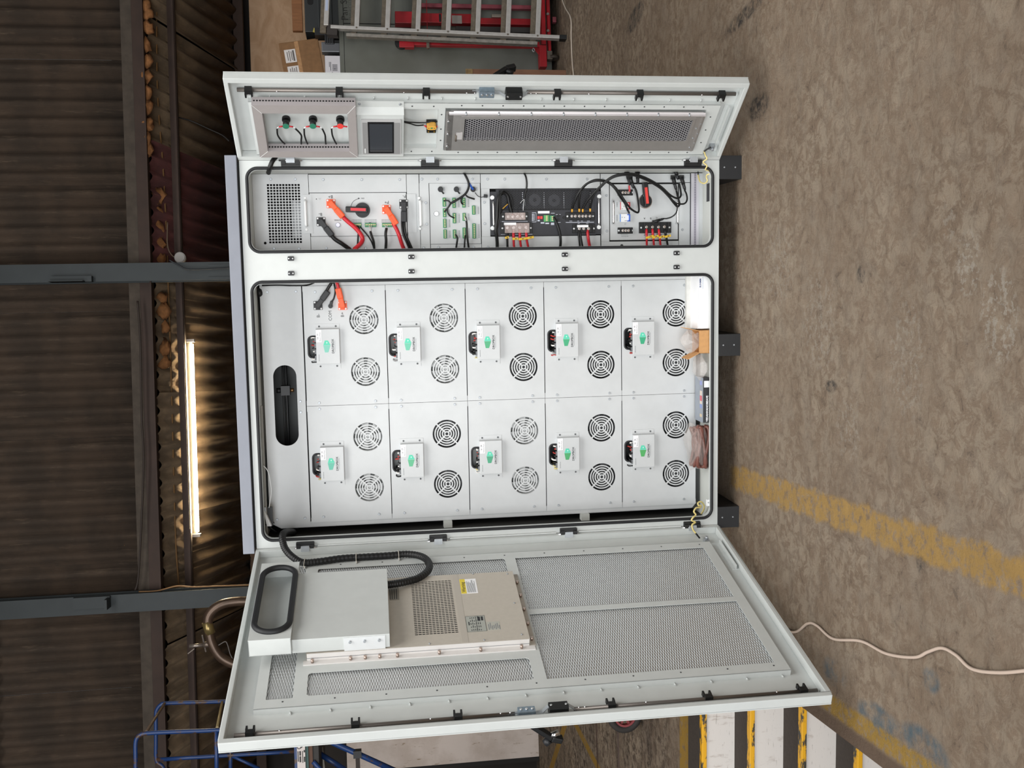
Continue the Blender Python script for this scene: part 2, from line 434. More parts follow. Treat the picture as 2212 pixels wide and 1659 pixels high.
# ------------------------------------------------------------------ the hall
def floor_mat():
    t = NT('worn_concrete_floor'); x, y, z = t.xyz()
    n1 = t.noise(1.1, 6, 0.6); n2 = t.noise(9, 8, 0.68, stretch=(0.8, 1.0, 1.0)); n3 = t.noise(55, 8, 0.75); pv = t.vor(28, 'F1', None); n4 = t.noise(3.2, 5, 0.6)
    c = t.mix(t.ramp(n1, 0.32, 0.68), lin('#a38d77'), lin('#8f7963'))
    c = t.mix(t.math('MULTIPLY', t.ramp(n2, 0.46, 0.66), 0.55), c, lin('#a89886'))
    c = t.mix(t.math('MULTIPLY', t.ramp(n3, 0.52, 0.72), 0.5), c, lin('#6a5a4b'))
    c = t.mix(t.math('MULTIPLY', t.ramp(n4, 0.60, 0.75), 0.4), c, lin('#6d5d4e'))
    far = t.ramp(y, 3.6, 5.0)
    c = t.mix(t.math('MULTIPLY', far, 0.45), c, lin('#54473b'))  # far floor darkened: fall-off of daylight painted into its colour
    st_ = t.noise(5, 6, 0.7, stretch=(0.6, 1.6, 1.0), dist=0.8)
    c = t.mix(t.math('MULTIPLY', t.math('MULTIPLY', t.ramp(x, -1.6, -2.2), far), t.ramp(st_, 0.42, 0.62)), c, lin('#4a3b2e'))          # darker brown streaks on the far floor, pit side
    n5 = t.noise(20, 10, 0.8, dist=0.6); n6 = t.noise(2.4, 4, 0.6)
    c = t.mix(t.math('MULTIPLY', t.ramp(n5, 0.47, 0.54), t.ramp(n6, 0.35, 0.65, 0.25, 0.7)), c, lin('#bba993'))
    c = t.mix(t.math('MULTIPLY', t.ramp(n5, 0.43, 0.36), 0.65), c, lin('#6a594a'))
    def soft(v, half, edge): return t.ramp(v, half + edge, half - edge)
    def absd(v, c0): return t.math('ABSOLUTE', t.math('SUBTRACT', v, c0))
    def paint(c, mask, col, wear_scale, lo, hi):
        w = t.ramp(t.noise(wear_scale, 8, 0.72), lo, hi)
        return t.mix(t.math('MULTIPLY', mask, w), c, lin(col))
    # pale bloom patches in the concrete
    def ell(cx, cy, rx, ry):
        a = t.math('DIVIDE', t.math('SUBTRACT', x, cx), rx); b = t.math('DIVIDE', t.math('SUBTRACT', y, cy), ry)
        d = t.math('SQRT', t.math('ADD', t.math('MULTIPLY', a, a), t.math('MULTIPLY', b, b)))
        return t.ramp(t.math('ADD', d, t.math('MULTIPLY', t.math('SUBTRACT', n1, 0.5), 2.2)), 1.1, 0.6)
    for k_, e in enumerate(ELL_PALE): c = paint(c, t.math('MULTIPLY', ell(*e), .8 if k_ < 2 else .45), '#c2b7a8', 42, 0.50, 0.57)
    for e in ELL_DARK: c = paint(c, ell(*e), '#3f3934', 20, 0.38, 0.62)
    for e in ELL_BLUE: c = paint(c, ell(*e), '#66757d', 7, 0.38, 0.62)
    # yellow lines
    xc = t.math('ADD', t.math('MULTIPLY', t.math('SUBTRACT', y, 3.27), 0.036), -0.922)
    m = t.math('MULTIPLY', soft(t.math('ADD', absd(x, xc), t.math('MULTIPLY', t.math('SUBTRACT', n2, .5), .09)), 0.05, 0.012), t.ramp(y, 3.34, 3.24))
    c = paint(c, m, '#c49c58', 24, 0.36, 0.54)
    m = t.math('MULTIPLY', soft(absd(x, -1.633), 0.036, 0.01), t.ramp(y, 2.95, 2.85))
    c = paint(c, m, '#b8923f', 26, 0.38, 0.54)
    m = t.math('MULTIPLY', t.ramp(x, -1.655, -1.68), t.ramp(y, 3.95, 3.9))
    c = t.mix(m, c, lin('#7a6452'))
    ye = t.math('ADD', y, t.math('MULTIPLY', t.math('ADD', x, 2.254), 0.1))
    m = t.math('MULTIPLY', t.math('MULTIPLY', soft(absd(ye, 4.10), 0.075, 0.012), t.ramp(x, -1.70, -1.75)), 1.0)
    c = paint(c, m, '#bd9438', 16, 0.34, 0.5)
    for (ax, ay, bx, by, hw) in (( -3.286, 7.35, -3.346, 6.1, .035), (-3.40, 7.50, -4.25, 8.5, .045)):
        L = math.hypot(bx - ax, by - ay); nx, ny = -(by - ay) / L, (bx - ax) / L; tx, ty = (bx - ax) / L, (by - ay) / L
        dd = t.math('ADD', t.math('MULTIPLY', t.math('SUBTRACT', x, ax), nx), t.math('MULTIPLY', t.math('SUBTRACT', y, ay), ny))
        al = t.math('ADD', t.math('MULTIPLY', t.math('SUBTRACT', x, ax), tx), t.math('MULTIPLY', t.math('SUBTRACT', y, ay), ty))
        m = t.math('MULTIPLY', soft(t.math('ABSOLUTE', dd), hw, .01), soft(absd(al, L / 2), L / 2, .02))
        c = paint(c, m, '#a98227', 12, 0.3, 0.48)
    for yy, cc in ((6.28, '#4c2f2a'), (5.6, '#6d5a58')):
        m = t.math('MULTIPLY', soft(absd(y, yy), .02, .006), t.ramp(x, -2.35, -2.45)); c = t.mix(t.math('MULTIPLY', m, .8), c, lin(cc))
    h = t.math('ADD', t.math('MULTIPLY', n5, -1.6), n3)
    t.bump(h, 1.0, 0.016)
    return t.fin(c, 0.78)
def E(x, y, rx, ry): p = fl(x, y); return (p[0], p[1], rx, ry)
ELL_PALE = [E(2090, 560, .10, .06), E(2160, 680, .13, .08), E(1830, 930, .12, .10), E(1680, 560, .15, .16), E(2050, 480, .08, .05), E(1770, 700, .2, .14), E(1960, 760, .2, .1)]
ELL_DARK = [E(1795, 835, .025, .05), E(1610, 30, .04, .3), E(1990, 1215, .05, .03), E(1860, 590, .03, .03), E(1640, 230, .05, .1), E(1370, 40, .06, .2)]
ELL_BLUE = [E(1900, 1560, .05, .14), E(2000, 1620, .06, .12), E(1800, 1450, .06, .1), E(2010, 1470, .04, .05)]
FLOORM = floor_mat()
SL = -0.1      # the steps lie a few degrees off the floor line
floor_mb = MB()
def quad(mb, p): mb.add([(a, b, c) for a, b, c in p], [tuple(range(len(p)))])
PX = -1.72
quad(floor_mb, [(PX, -8, 0), (9, -8, 0), (9, 9.3, 0), (PX, 9.3, 0)])
yr = 3.80 + SL * (PX + 2.137)
quad(floor_mb, [(-9, 3.80 + SL * (-9 + 2.137), 0), (PX, yr, 0), (PX, 9.3, 0), (-9, 9.3, 0)])
quad(floor_mb, [(-9, -8, 0), (PX, -8, 0), (PX, 0.2, 0), (-9, 0.2, 0)])
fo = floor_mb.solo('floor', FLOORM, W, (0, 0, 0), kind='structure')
pit = MB()
quad(pit, [(-6, 0.2, -.66), (PX, 0.2, -.66), (PX, 4, -.66), (-6, 4.2, -.66)])
quad(pit, [(PX, 0.2, -.66), (PX, 0.2, 0), (PX, yr, 0), (PX, 4, -.66)])
quad(pit, [(-6, 0.2, -.66), (-6, 0.2, 0), (PX, 0.2, 0), (PX, 0.2, -.66)])
pit.solo('floor_pit', M('#6f6255', .9, 0, .3, 6, bump=.3), W, (0, 0, 0), kind='structure')

# corrugated sheets: 7 waves of 147 mm each, with real thickness
def sheet_mesh(w, L, amp=0.026, pitch=0.147, th=0.006, seg=8):
    n = int(round(w / pitch * seg)); mb = MB(); vs = []; rows = 2
    for k in range(rows):
        for i in range(n + 1):
            x = w * i / n; y = amp * math.cos(2 * PI * x / pitch)
            vs += [(x, y, L * k / (rows - 1)), (x, y + th, L * k / (rows - 1))]
    R = 2 * (n + 1); fs = []
    for i in range(n):
        a = 2 * i
        fs += [(a, a + 2, a + 2 + R, a + R), (a + 1 + R, a + 3 + R, a + 3, a + 1), (a, a + 1, a + 3, a + 2), (a + R, a + R + 2, a + R + 3, a + R + 1)]
    return mb.add(vs, fs, True)
SW = 0.147 * 7
wall_upper = thing('wall_upper', None, None, W, (0, 7.55, 3.43), kind='structure')
cs = sheet_mesh(SW, 3.0).mesh('cladding_sheet', CORR)
SX0 = 1.235 - 9 * SW
for i in range(16):
    o = inst('cladding_sheet', cs, wall_upper, (SX0 + SW * i, 7.56 + 0.007 * (i % 2), 3.43 - 0.012 * ((i * 7) % 3)))
roof = thing('ceiling_lean_to', None, None, W, (0, 7.56, 3.30), kind='structure')
rs = sheet_mesh(SW, 1.52).mesh('roof_sheet', CORR2); rsr = sheet_mesh(SW, 1.52).mesh('roof_sheet', CORRR)
slope = math.atan(0.364)
for i in range(16):
    x = SX0 + .35 + SW * i
    o = inst('roof_sheet', rsr if abs(x - 0.55) < .3 else rs, roof, (x, 7.56 - .06 * (i % 2 == 0), 3.305 + .01 * (i % 2)))
    o.rotation_euler = (-(PI / 2 + slope), 0, 0)
b = MB().box(-8, 8, 7.46, 7.53, 3.40, 3.485).solo('beam_timber', TIMBER, W, (0, 7.5, 3.40), kind='structure')
b = MB().box(-8, 8, 7.44, 7.53, 3.305, 3.395); b.box(-8, 8, 7.41, 7.44, 3.30, 3.312); b.solo('beam_purlin', BROWN, W, (0, 7.5, 3.3), kind='structure')
b = MB().box(-8, 8, 7.74, 7.80, 3.115, 3.175); b.box(-8, 8, 7.72, 7.74, 3.12, 3.14); b.solo('beam_eaves', BROWN, W, (0, 7.77, 3.115), kind='structure')
b = MB().box(-8, 8, 8.93, 9.02, 2.70, 2.79).solo('beam_rear', BROWN, W, (0, 8.97, 2.70), kind='structure')
b = MB().box(-8, 8, 7.43, 7.52, 4.62, 4.70).solo('beam_upper', BROWN, W, (0, 7.5, 4.62), kind='structure')
b = MB().box(-9, 9, 9.3, 9.4, 0, 2.75).solo('wall_back', BACKW, W, (0, 9.35, 0), kind='structure')
b = MB().box(-9, 9, 9.3, 9.4, 2.75, 3.62).solo('wall_back_upper', BACKW, W, (0, 9.35, 2.75), kind='structure')  # raised above the lean-to roof to shut out sky light
b = MB().box(-9, 9, 7.62, 9.4, 3.55, 3.6).solo('ceiling_sky_blocker', BACKW, W, (0, 8, 3.55), kind='structure')  # unseen slab added to block sky light leaking over the lean-to
b = MB().box(-9.2, -9, -8, 9.4, 0, 6.5).solo('wall_left', BACKW, W, (-9.1, 0, 0), kind='structure')
b = MB().box(9, 9.2, -8, 9.4, 0, 6.5).solo('wall_right', BACKW, W, (9.1, 0, 0), kind='structure')
b = MB().box(-9.2, 9.2, -8, 7.7, 6.42, 6.52).solo('ceiling_main', BACKW, W, (0, 0, 6.42), kind='structure')
for (px, pa, pb, up) in ((300, 570, 607, True), (300, 1275, 1325, False)):
    p = W.at(px, (pa + pb) / 2, 7.33); x = p[0]
    m = MB().box(x - .072, x + .072, 7.30, 7.312, 0, 6.42); m.box(x - .072, x + .072, 7.42, 7.432, 0, 6.42); m.box(x - .006, x + .006, 7.312, 7.42, 0, 6.42)
    col = thing('column', None, None, W, (x, 7.36, 0), kind='structure')
    m.part('column_section', STEELG, col)
    if up:
        a = W.at(110, 598, 7.28); c = W.at(200, 606, 7.28)
        k = MB().box(x - .075, x - .03, 7.25, 7.30, c[2], a[2]); k.box(x - .075, x - .07, 7.19, 7.30, c[2] + .05, a[2]); k.part('angle_cleat', STEELG, col)
        a = W.at(450, 590, 7.28); k = MB().box(x - .045, x + .05, 7.285, 7.30, a[2] - .2, a[2]); k.part('splice_plate', STEELG, col)
    else:
        a = W.at(158, 1300, 7.28); c = W.at(238, 1300, 7.28)
        k = MB().box(x - .02, x + .07, 7.27, 7.30, c[2], a[2]); k.box(x - .02, x + .06, 7.18, 7.27, c[2], c[2] + .02); k.part('angle_cleat', STEELG, col)
# lumps of foam in the corrugations
foam = [(12, 316), (30, 318), (60, 317), (98, 316), (130, 319), (165, 315), (198, 318), (230, 317), (270, 317), (300, 319), (325, 320), (420, 343), (458, 342), (496, 342), (530, 346), (560, 348), (645, 350), (672, 352), (708, 357), (752, 357), (782, 355)]
for i, (y, x) in enumerate(foam):
    p = W.at(x, y, 7.47 if y < 400 else 7.62)
    sz = .05 if y < 350 else .045 + .02 * (i % 2)
    MB().blob(p, sz * 1.15, .03, .034 + .008 * (i % 3), .5, 2, i).part('foam_filler', FOAM, roof)
# wires along the eaves
def wire(name, pts, r, mat, label, cat='cable', group=None, seg=6, n=6):
    base = pts[0]; return MB().tube(pts, r, seg, n).solo(name, mat, W, tuple(base), label, cat, group)
wp = [W.at(x, y, 7.70) for x, y in ((338, 0), (340, 200), (352, 360), (360, 520), (364, 640), (368, 760), (372, 900), (376, 1060), (380, 1180), (386, 1262))]
wire('conduit', wp, .007, M('#7a5a34', .7), 'thin brown cable run along the eaves rail above the cabinet')
wp = [W.at(x, y, 7.36) for x, y in ((297, 650), (303, 740), (306, 900), (310, 1010), (300, 1230), (292, 1275))]
wire('conduit', wp, .008, M('#2e241d', .7), 'dark cable clipped along the timber rail, sagging at its end')
j = W.at(390, 557, 7.6)
jb = thing('junction_box', 'small round grey junction box beside the dark steel column', 'box', W, tuple(j))
MB().cyl((j[0], j[1] - .03, j[2]), (j[0], j[1] + .02, j[2]), .045, seg=18).part('housing', M('#8b8783', .5), jb)
MB().cyl((j[0], j[1] - .036, j[2]), (j[0], j[1] - .03, j[2]), .038, seg=18).part('lid', M('#a09c98', .5), jb)
wire('cable', [W.at(x, y, 7.62) for x, y in ((362, 480), (362, 530), (372, 552), (386, 558))], .006, M('#5b4a3b', .6), 'short brown cable curling from the eaves into the junction box')
wire('cable', [W.at(x, y, 7.25) for x, y in ((366, 562), (388, 574), (402, 581), (430, 582), (470, 580), (498, 578))], .006, M('#22262a', .6), 'dark cable looping down the face of the steel column')
wire('cable', [W.at(x, y, 7.9) for x, y in ((372, 250), (394, 256), (415, 262), (450, 278), (480, 292), (495, 305))], .006, M('#15110e', .6), 'black cable hanging under the roof beside the open narrow door')
wire('cable', [W.at(x, y, 7.35) for x, y in ((300, 1278), (340, 1276), (382, 1266), (420, 1268), (470, 1266), (540, 1264))], .006, M('#8a6640', .6), 'orange brown cable crossing the top of the second column')

# strip light under the lean-to roof
a = W.at(414, 736, 7.86); c = W.at(427, 1156, 7.86)
sl = thing('strip_light', 'lit fluorescent strip light hanging under the corrugated lean-to roof', 'light', W, (a[0], a[1], a[2]))
d = c - a; u = d / np.linalg.norm(d)
MB().bar(a + np.array([0, .02, .028]), c + np.array([0, .02, .028]), .05, .05).part('batten', M('#7d7768', .6), sl)
MB().cyl(a + u * .03, c - u * .03, .0135, seg=14).part('tube', emis('#ffe9c0', 210), sl)
for q in (a, c): MB().obox(q + np.array([0, .008, .012]), u, (0, 1, 0), (0, 0, 1), .012, .032, .036).part('end_cap', M('#cfc6bb', .5), sl)
mid = (a + c) / 2
for i in (-.3, .3):
    q = mid + u * (.9 * i + .25); MB().tube([q + np.array([0, .02, .05]), q + np.array([0, .04, .10])], .004, 6, 1).part('hanger', DIRTY, sl)
lo = bpy.data.objects.new('strip_light_glow', bpy.data.lights.new('strip_light_glow', 'AREA')); COL.objects.link(lo)
lo.data.shape = 'RECTANGLE'; lo.data.size = 1.6; lo.data.size_y = .04; lo.data.energy = 4; lo.data.color = (1, .9, .7)
lo.location = tuple(mid + np.array([0, 0, -.03])); lo.rotation_euler = (0, math.atan2(-d[2], d[0]) * 0, 0)

# steps down into the pit
ST = Frame([-2.137, 3.80, 0], np.array([1, SL, 0]) / math.hypot(1, SL))
stair = thing('staircase', 'pit steps with worn white risers, black mats and yellow nosings', 'stairs', ST, (0, 0, 0))
def ris_mat():
    t = NT('worn_white_riser'); n = t.noise(6, 6, .65, stretch=(3, 1, 1)); n2 = t.noise(40, 5, .7, stretch=(.4, 1, 3))
    c = t.mix(t.ramp(n, .55, .7), lin('#d9d3cd'), lin('#b7aca3')); c = t.mix(t.math('MULTIPLY', t.ramp(n2, .6, .7), .5), c, lin('#6e635a')); return t.fin(c, .7)
RIS = ris_mat()
def nos_mat():
    t = NT('chipped_yellow_nosing'); n = t.noise(9, 6, .7, stretch=(1, 3, 3)); c = t.mix(t.ramp(n, .5, .56), lin('#e3a91d'), lin('#3a3a36')); c = t.mix(t.ramp(n, .36, .30), c, lin('#557a8a')); return t.fin(c, .5)
NOS = nos_mat()
MAT = M('#3b332d', .85, 0, .2, 60, bump=.4)
RISE, TREAD = .165, .20
for k in range(4):
    z = -RISE * k; yf = -TREAD * k
    x0, x1 = -3.9, .42
    MB().box(x0, x1, yf - .005, yf + .02, z - RISE, z - .018).part('riser', RIS, stair)
    MB().box(x0, x1, yf - .012, yf + .03, z - .02, z + .004).part('nosing', NOS, stair, bevel=.004)
    if k == 0: MB().box(x0, x1, yf + .03, yf + .20, z - .01, z + .006).part('tread_mat', MAT, stair)
    else: MB().box(x0, x1, yf + .03, yf + TREAD - .005, z - .02, z + .002).part('tread_mat', MAT, stair)

# pale cables on the floor
wp = [fl(x, y, .008) for x, y in ((1650, 1330), (1710, 1365), (1745, 1347), (1765, 1352), (1800, 1380), (1860, 1385), (1915, 1412), (1975, 1420), (2005, 1408), (2035, 1400), (2065, 1415), (2100, 1445), (2160, 1453), (2230, 1447))]
wire('floor_cable', wp, .0048, M('#b3a193', .6), 'pale beige cable snaking over the floor past the wide door', n=8, seg=8)
wp = [fl(x, y, .006) for x, y in ((1212, -20), (1215, 0), (1222, 18), (1233, 40), (1234, 80), (1236, 130), (1241, 180), (1246, 230), (1250, 300))]
wire('floor_cable', wp, .006, M('#b9ada0', .6), 'thin pale wire lying along the floor in front of the ladder', n=8)

# ------------------------------------------------------------------ the energy storage cabinet
cab = thing('equipment_cabinet', 'tall pale grey steel equipment cabinet with both doors swung open', 'cabinet', CAB, (0, 0, 0))
X0, X1, Z0, Z1, DEP = -WL, WR, 0.096, 2.022, 0.72
GR = (0.052, 0.3845, 0.119, 2.001)      # seal lines of the two openings
GL = (-1.099, -0.054, 0.117, 2.001)
def inner(g, d): return (g[0] + d, g[1] - d, g[2] + d, g[3] - d)
oR, oL = inner(GR, .012), inner(GL, .012)
MB().plate(rect(X0, X1, Z0, Z1), [rrect(*oR, .036), rrect(*oL, .036)], 0.0, 0.003).part('front_frame', BODY, cab)
for o_ in (oR, oL):
    m = MB(); q = rrect(*o_, .036); n = len(q)
    m.add([(x, .0, z) for x, z in q] + [(x, .016, z) for x, z in q], [(i, (i + 1) % n, (i + 1) % n + n, i + n) for i in range(n)])
    m.part('opening_flange', BODY, cab)
m = MB().box(X0, X0 + .003, .003, DEP, Z0, Z1); m.box(X1 - .003, X1, .003, DEP, Z0, Z1); m.box(X0, X1, DEP - .003, DEP, Z0, Z1); m.box(X0, X1, .003, DEP, Z0, Z0 + .004); m.box(X0, X1, .003, DEP, Z1 - .003, Z1)
m.part('shell', BODY, cab)
# inner linings of the two bays
MB().box(-.034, -.030, .003, DEP - .01, .105, 2.012).part('partition', INNER, cab)
MB().box(.028, .032, .003, DEP - .01, .105, 2.012).part('partition', INNER, cab)
MB().box(.032, .3985, .004, DEP - .01, .1005, .112).part('bay_floor', INNER, cab)
MB().box(-1.118, -.034, .004, DEP - .01, .1005, .112).part('bay_floor', INNER, cab)
MB().box(.3755, .379, .016, DEP - .01, .105, 2.012).part('bay_lining', INNER, cab)
MB().box(.032, .379, .016, DEP - .01, 1.996, 1.999).part('bay_lining', INNER, cab)
MB().box(-1.118, -.034, .016, DEP - .01, 1.996, 1.999).part('bay_lining', INNER, cab)
MB().box(-1.095, -.56, .10, .11, 1.987, 1.994).part('roof_bracket', M('#8d8a82', .5), cab)
def gasket(g):
    m = MB(); q = rrect(*inner(g, .0055), .040, 8)
    m.tube([(x, -.003, z) for x, z in q], .0062, 8, 1, closed=True); return m.part('door_seal', RUB, cab)
gasket(GR); gasket(GL)
# canopy lid, kept off the body by a dark seam
lid = MB().box(-1.141, .427, -.016, DEP + .02, 2.030, 2.074).part('lid', LIDM, cab, bevel=.002)
MB().box(X0 + .005, X1 - .005, .004, DEP - .01, 2.022, 2.030).part('lid_seam', DARK, cab)
# feet: three black folded plinth channels running front to back
for fa, fb in ((.331, .427), (-.402, -.310), (-1.141, -1.050)):
    m = MB().box(fa, fb, -.002, .003, 0, .096); m.box(fa, fa + .003, .003, .66, 0, .096); m.box(fb - .003, fb, .003, .66, 0, .096); m.box(fa, fb, .003, .66, .0, .004)
    f = m.part('foot', FOOT, cab, bevel=.0008)
    for z in (.028, .075): inst('bolt', SCS, f, ((fa + fb) / 2, -.002, z))
# keepers on the middle post
kp = [(.0305, z) for z in (1.841, 1.371, .749, .279)] + [(-.027, z) for z in (1.842, 1.372, .749, .279)]
kmesh = MB().box(-.0075, .0075, -.010, 0, -.0115, .0115)
kmesh = MB().prism(rrect(-.0085, .0085, -.012, .012, .003, 3), -.009, 0.0)
kmesh.box(-.0055, .0055, -.011, -.009, -.0035, .0035)
km = kmesh.mesh('keeper', BLK2)
SCK = screw_mesh(.0030, mat=WHT, h=.0025)
for x, z in kp:
    k = inst('keeper', km, cab, (x, 0, z))
    for s in (-1, 1):
        o = bpy.data.objects.new('screw', SCK); COL.objects.link(o); o.parent = k; o.location = (0, -.009, s * .0075); ROOT[o] = ROOT[k]
# hinges: black knuckle block, zinc leaf, pin
def hinge(x, z, sgn):
    h = MB().prism(rrect(x - (.017 if sgn > 0 else .008), x + (.008 if sgn > 0 else .017), z - .036, z + .036, .003, 2), -.012, .0)
    h.box(x - .008, x + .008, -.020, -.012, z - .035, z - .019); h.box(x - .008, x + .008, -.020, -.012, z + .019, z + .035)
    p = h.part('hinge', BLK, cab)
    MB().box(x + (-.003 if sgn > 0 else -.020), x + (.020 if sgn > 0 else .003), -.021, -.0125, z - .0165, z + .0165).part('leaf', ZINC, p)
    MB().cyl((x + sgn * .006, -.016, z - .044), (x + sgn * .006, -.016, z + .044), .0032, seg=8).part('pin', CHROME, p)
for z in (1.827, 1.287, .751, .211): hinge(.4005, z, 1)
for z in (1.830, 1.293, .747, .211): hinge(-1.1225, z, -1)
for za, zb in ((1.78, 1.335), (1.245, .80), (.705, .26)):
    MB().box(.4035, .4085, -.010, 0, zb, za).part('rain_strip', BODY, cab); MB().box(-1.1252, -1.120, -.010, 0, zb, za).part('rain_strip', BODY, cab)

# ------------------------------------------------------------------ battery rack and its ten modules
PY = 0.170
ROWS = [1.815, 1.476, 1.143, .808, .470, .135]
XA, XB, XC = -.0785, -.5765, -1.072
m = MB().box(-.078, -.050, PY - .001, PY + .40, .115, 1.985)
m.part('rack_upright', PANEL, cab)
m = MB().prism([(-1.092, .150), (-1.092, 1.940), (-1.066, 1.985), (-1.066, .129)], PY + .004, PY + .40); m.part('rack_upright', PANEL, cab, bevel=.004)
MB().box(-1.09, -.05, PY + .40, PY + .41, .115, 1.985).part('rack_back', DARK, cab)
for z in (1.24, .64):
    MB().box(-1.118, -1.09, PY - .02, PY + .02, z - .018, z + .018).part('rack_bracket', INNER, cab)
MB().box(-1.1215, -1.118, .004, DEP - .01, .115, 2.0).part('bay_lining', M('#2a2a28', .7), cab)  # near-black lining: shade of the side gap painted into the colour
m = MB(); outer = [(-.0785, 1.8185), (-.0785, 1.985), (-1.04, 1.985), (-1.078, 1.955), (-1.078, 1.8185)]
m.plate(outer, [rrect(-.739, -.402, 1.852, 1.946, .0468, 10)], PY, PY + .003)
tp = m.part('top_blanking_plate', PANEL, cab)
for x, z in ((-.10, 1.955), (-.10, 1.84), (-.555, 1.84), (-.60, 1.84), (-1.05, 1.955), (-1.05, 1.84)): inst('screw', SC, tp, (x, PY, z))
MB().box(-1.06, -.09, PY + .21, PY + .215, 1.82, 1.98).part('duct_back', M('#3a3d3d', .6), cab)
m = MB().cyl((-.12, PY + .12, 1.905), (-1.03, PY + .12, 1.905), .006, seg=8); m.cyl((-.12, PY + .12, 1.918), (-1.03, PY + .12, 1.918), .004, seg=8); m.part('loom_rod', BLK, cab)
m = MB().box(-.537, -.497, PY + .08, PY + .12, 1.888, 1.925); m.cyl((-.517, PY + .10, 1.925), (-.517, PY + .10, 1.945), .011, seg=10); m.part('cable_gland', BLK, cab)
MB().cyl((-.517, PY + .10, 1.887), (-.517, PY + .10, 1.872), .009, seg=6).part('gland_nut', M('#8b6b4a', .35, .8), cab)

FANM_L = M('#d8dada', .5, name='pale_lit_fan'); FANM_D = M('#3a3c3f', .6, name='dark_fan')  # pale copy for upper rows: brightness inside the modules painted in
CAV_L = M('#9a9d9c', .6, name='pale_lit_cavity'); CAV_D = M('#45484a', .7, name='grey_cavity')  # pale cavity paints the light inside the upper rows
LOGO_T = M('#58cfae', .5, name='logo_teal'); 
WIRES = [M('#a8322c', .5), M('#e9e7e2', .5), M('#151516', .5), M('#cfc28a', .5), M('#8f8f8f', .5)]
rownames = ['top row', 'second row', 'third row', 'fourth row', 'bottom row']
def module(row, colm):
    zt, zb = ROWS[row], ROWS[row + 1]
    xr, xl = (XA, XB) if colm == 0 else (XB, XC)
    num = (row + 1) if colm == 0 else (10 - row)
    side = 'column beside the middle post' if colm == 0 else 'column beside the air conditioner door'
    t = thing('battery_module', 'grey battery module, %s, %s, sticker ending %02d' % (rownames[row], side, num), 'battery', CAB, (xr, PY, zb), 'battery modules in the cabinet rack')
    g = .0007; e = .022; s = .0017
    x0, x1 = xl + g, xr - g
    out = [(x0, zb + g), (x0 + e, zb + g), (x0 + e, zb + s), (x1 - e, zb + s), (x1 - e, zb + g), (x1, zb + g), (x1, zt - g), (x1 - e, zt - g), (x1 - e, zt - s), (x0 + e, zt - s), (x0 + e, zt - g), (x0, zt - g)]
    dx = 0 if colm == 0 else -.4925
    fans = [(-.222 + dx, zb + .0915), (-.439 + dx, zb + .0915)]
    bx = (-.400 + dx, -.2565 + dx, zb + .194, zb + .290)
    ho = (bx[0] + .026, bx[1] - .030, bx[3] - .012, bx[3] + .032)
    MB().plate(out, [circ(fx, fz, .0632, 40) for fx, fz in fans] + [rrect(*ho, .016, 4)], PY, PY + .003).part('front_panel', PANEL, t)
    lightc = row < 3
    m = MB(); a, b_, y0, y1 = x0 + .004, x1 - .004, PY + .003, PY + .30
    m.box(a, a + .002, y0, y1, zb + .006, zt - .006); m.box(b_ - .002, b_, y0, y1, zb + .006, zt - .006); m.box(a, b_, y0, y1, zb + .006, zb + .008); m.box(a, b_, y0, y1, zt - .008, zt - .006)
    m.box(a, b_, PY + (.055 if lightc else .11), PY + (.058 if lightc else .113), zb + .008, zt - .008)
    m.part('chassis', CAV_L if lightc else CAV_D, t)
    for fx, fz in fans:
        q = MB()
        for k in range(6):
            r1 = .0632 - .0104 * k; r0 = r1 - .0058
            if k: q.ring(fx, fz, r0 + .0007, r1, PY + .0002, PY + .002, 32)
        q.ring(fx, fz, .0605, .0640, PY + .0002, PY + .002, 40)
        for k in range(4):
            an = PI / 4 + k * PI / 2; q.bar((fx + .006 * math.cos(an), PY + .0012, fz + .006 * math.sin(an)), (fx + .063 * math.cos(an), PY + .0012, fz + .063 * math.sin(an)), .0062, .0016, (0, 1, 0))
        gq = q.part('fan_grille', PANEL, t)
        fq = MB().cyl((fx, PY + .014, fz), (fx, PY + .03, fz), .019, seg=16)
        rot = random.random() * PI
        for k in range(7):
            an = rot + 2 * PI * k / 7; ca, sa = math.cos(an), math.sin(an)
            A = [(.018, -.25), (.058, -.34), (.058, .22), (.018, .25)]
            v = []
            for yy in (0, .0018):
                for r, da in A: v.append((fx + r * math.cos(an + da), PY + .018 + yy + (da + .3) * .014, fz + r * math.sin(an + da)))
            fq.add(v, [(0, 1, 2, 3), (7, 6, 5, 4), (0, 4, 5, 1), (1, 5, 6, 2), (2, 6, 7, 3), (3, 7, 4, 0)])
        fq.ring(fx, fz, .060, .064, PY + .006, PY + .034, 24)
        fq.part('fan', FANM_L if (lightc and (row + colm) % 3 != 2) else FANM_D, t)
    # control box on the front
    bd = .020
    cb = MB().box(bx[0], bx[1], PY - bd, PY, bx[2], bx[3]).part('control_box', PANEL, t, bevel=.0015)
    MB().box(bx[0] - .021, bx[0], PY - .0015, PY, bx[2] - .001, bx[3] + .002).part('flange', PANEL, cb); MB().box(bx[1], bx[1] + .021, PY - .0015, PY, bx[2] - .001, bx[3] + .002).part('flange', PANEL, cb)
    for sx in (bx[0] - .011, bx[1] + .011):
        for sz in (bx[2] + .014, bx[3] - .014): inst('screw', SCG, cb, (sx, PY - .0015, sz))
    y = PY - bd - .0006
    MB().box(bx[1] - .053, bx[1] - .002, y, PY - bd, bx[3] - .023, bx[3] - .001).part('sticker', WHT2, t)
    MB().text('1#   %02d' % num, bx[1] - .042, y - .0003, bx[3] - .0105, .0088).part('lettering', INK, t)
    MB().text('Battery Pack', bx[1] - .049, y - .0003, bx[3] - .0195, .0072).part('lettering', INKG, t)
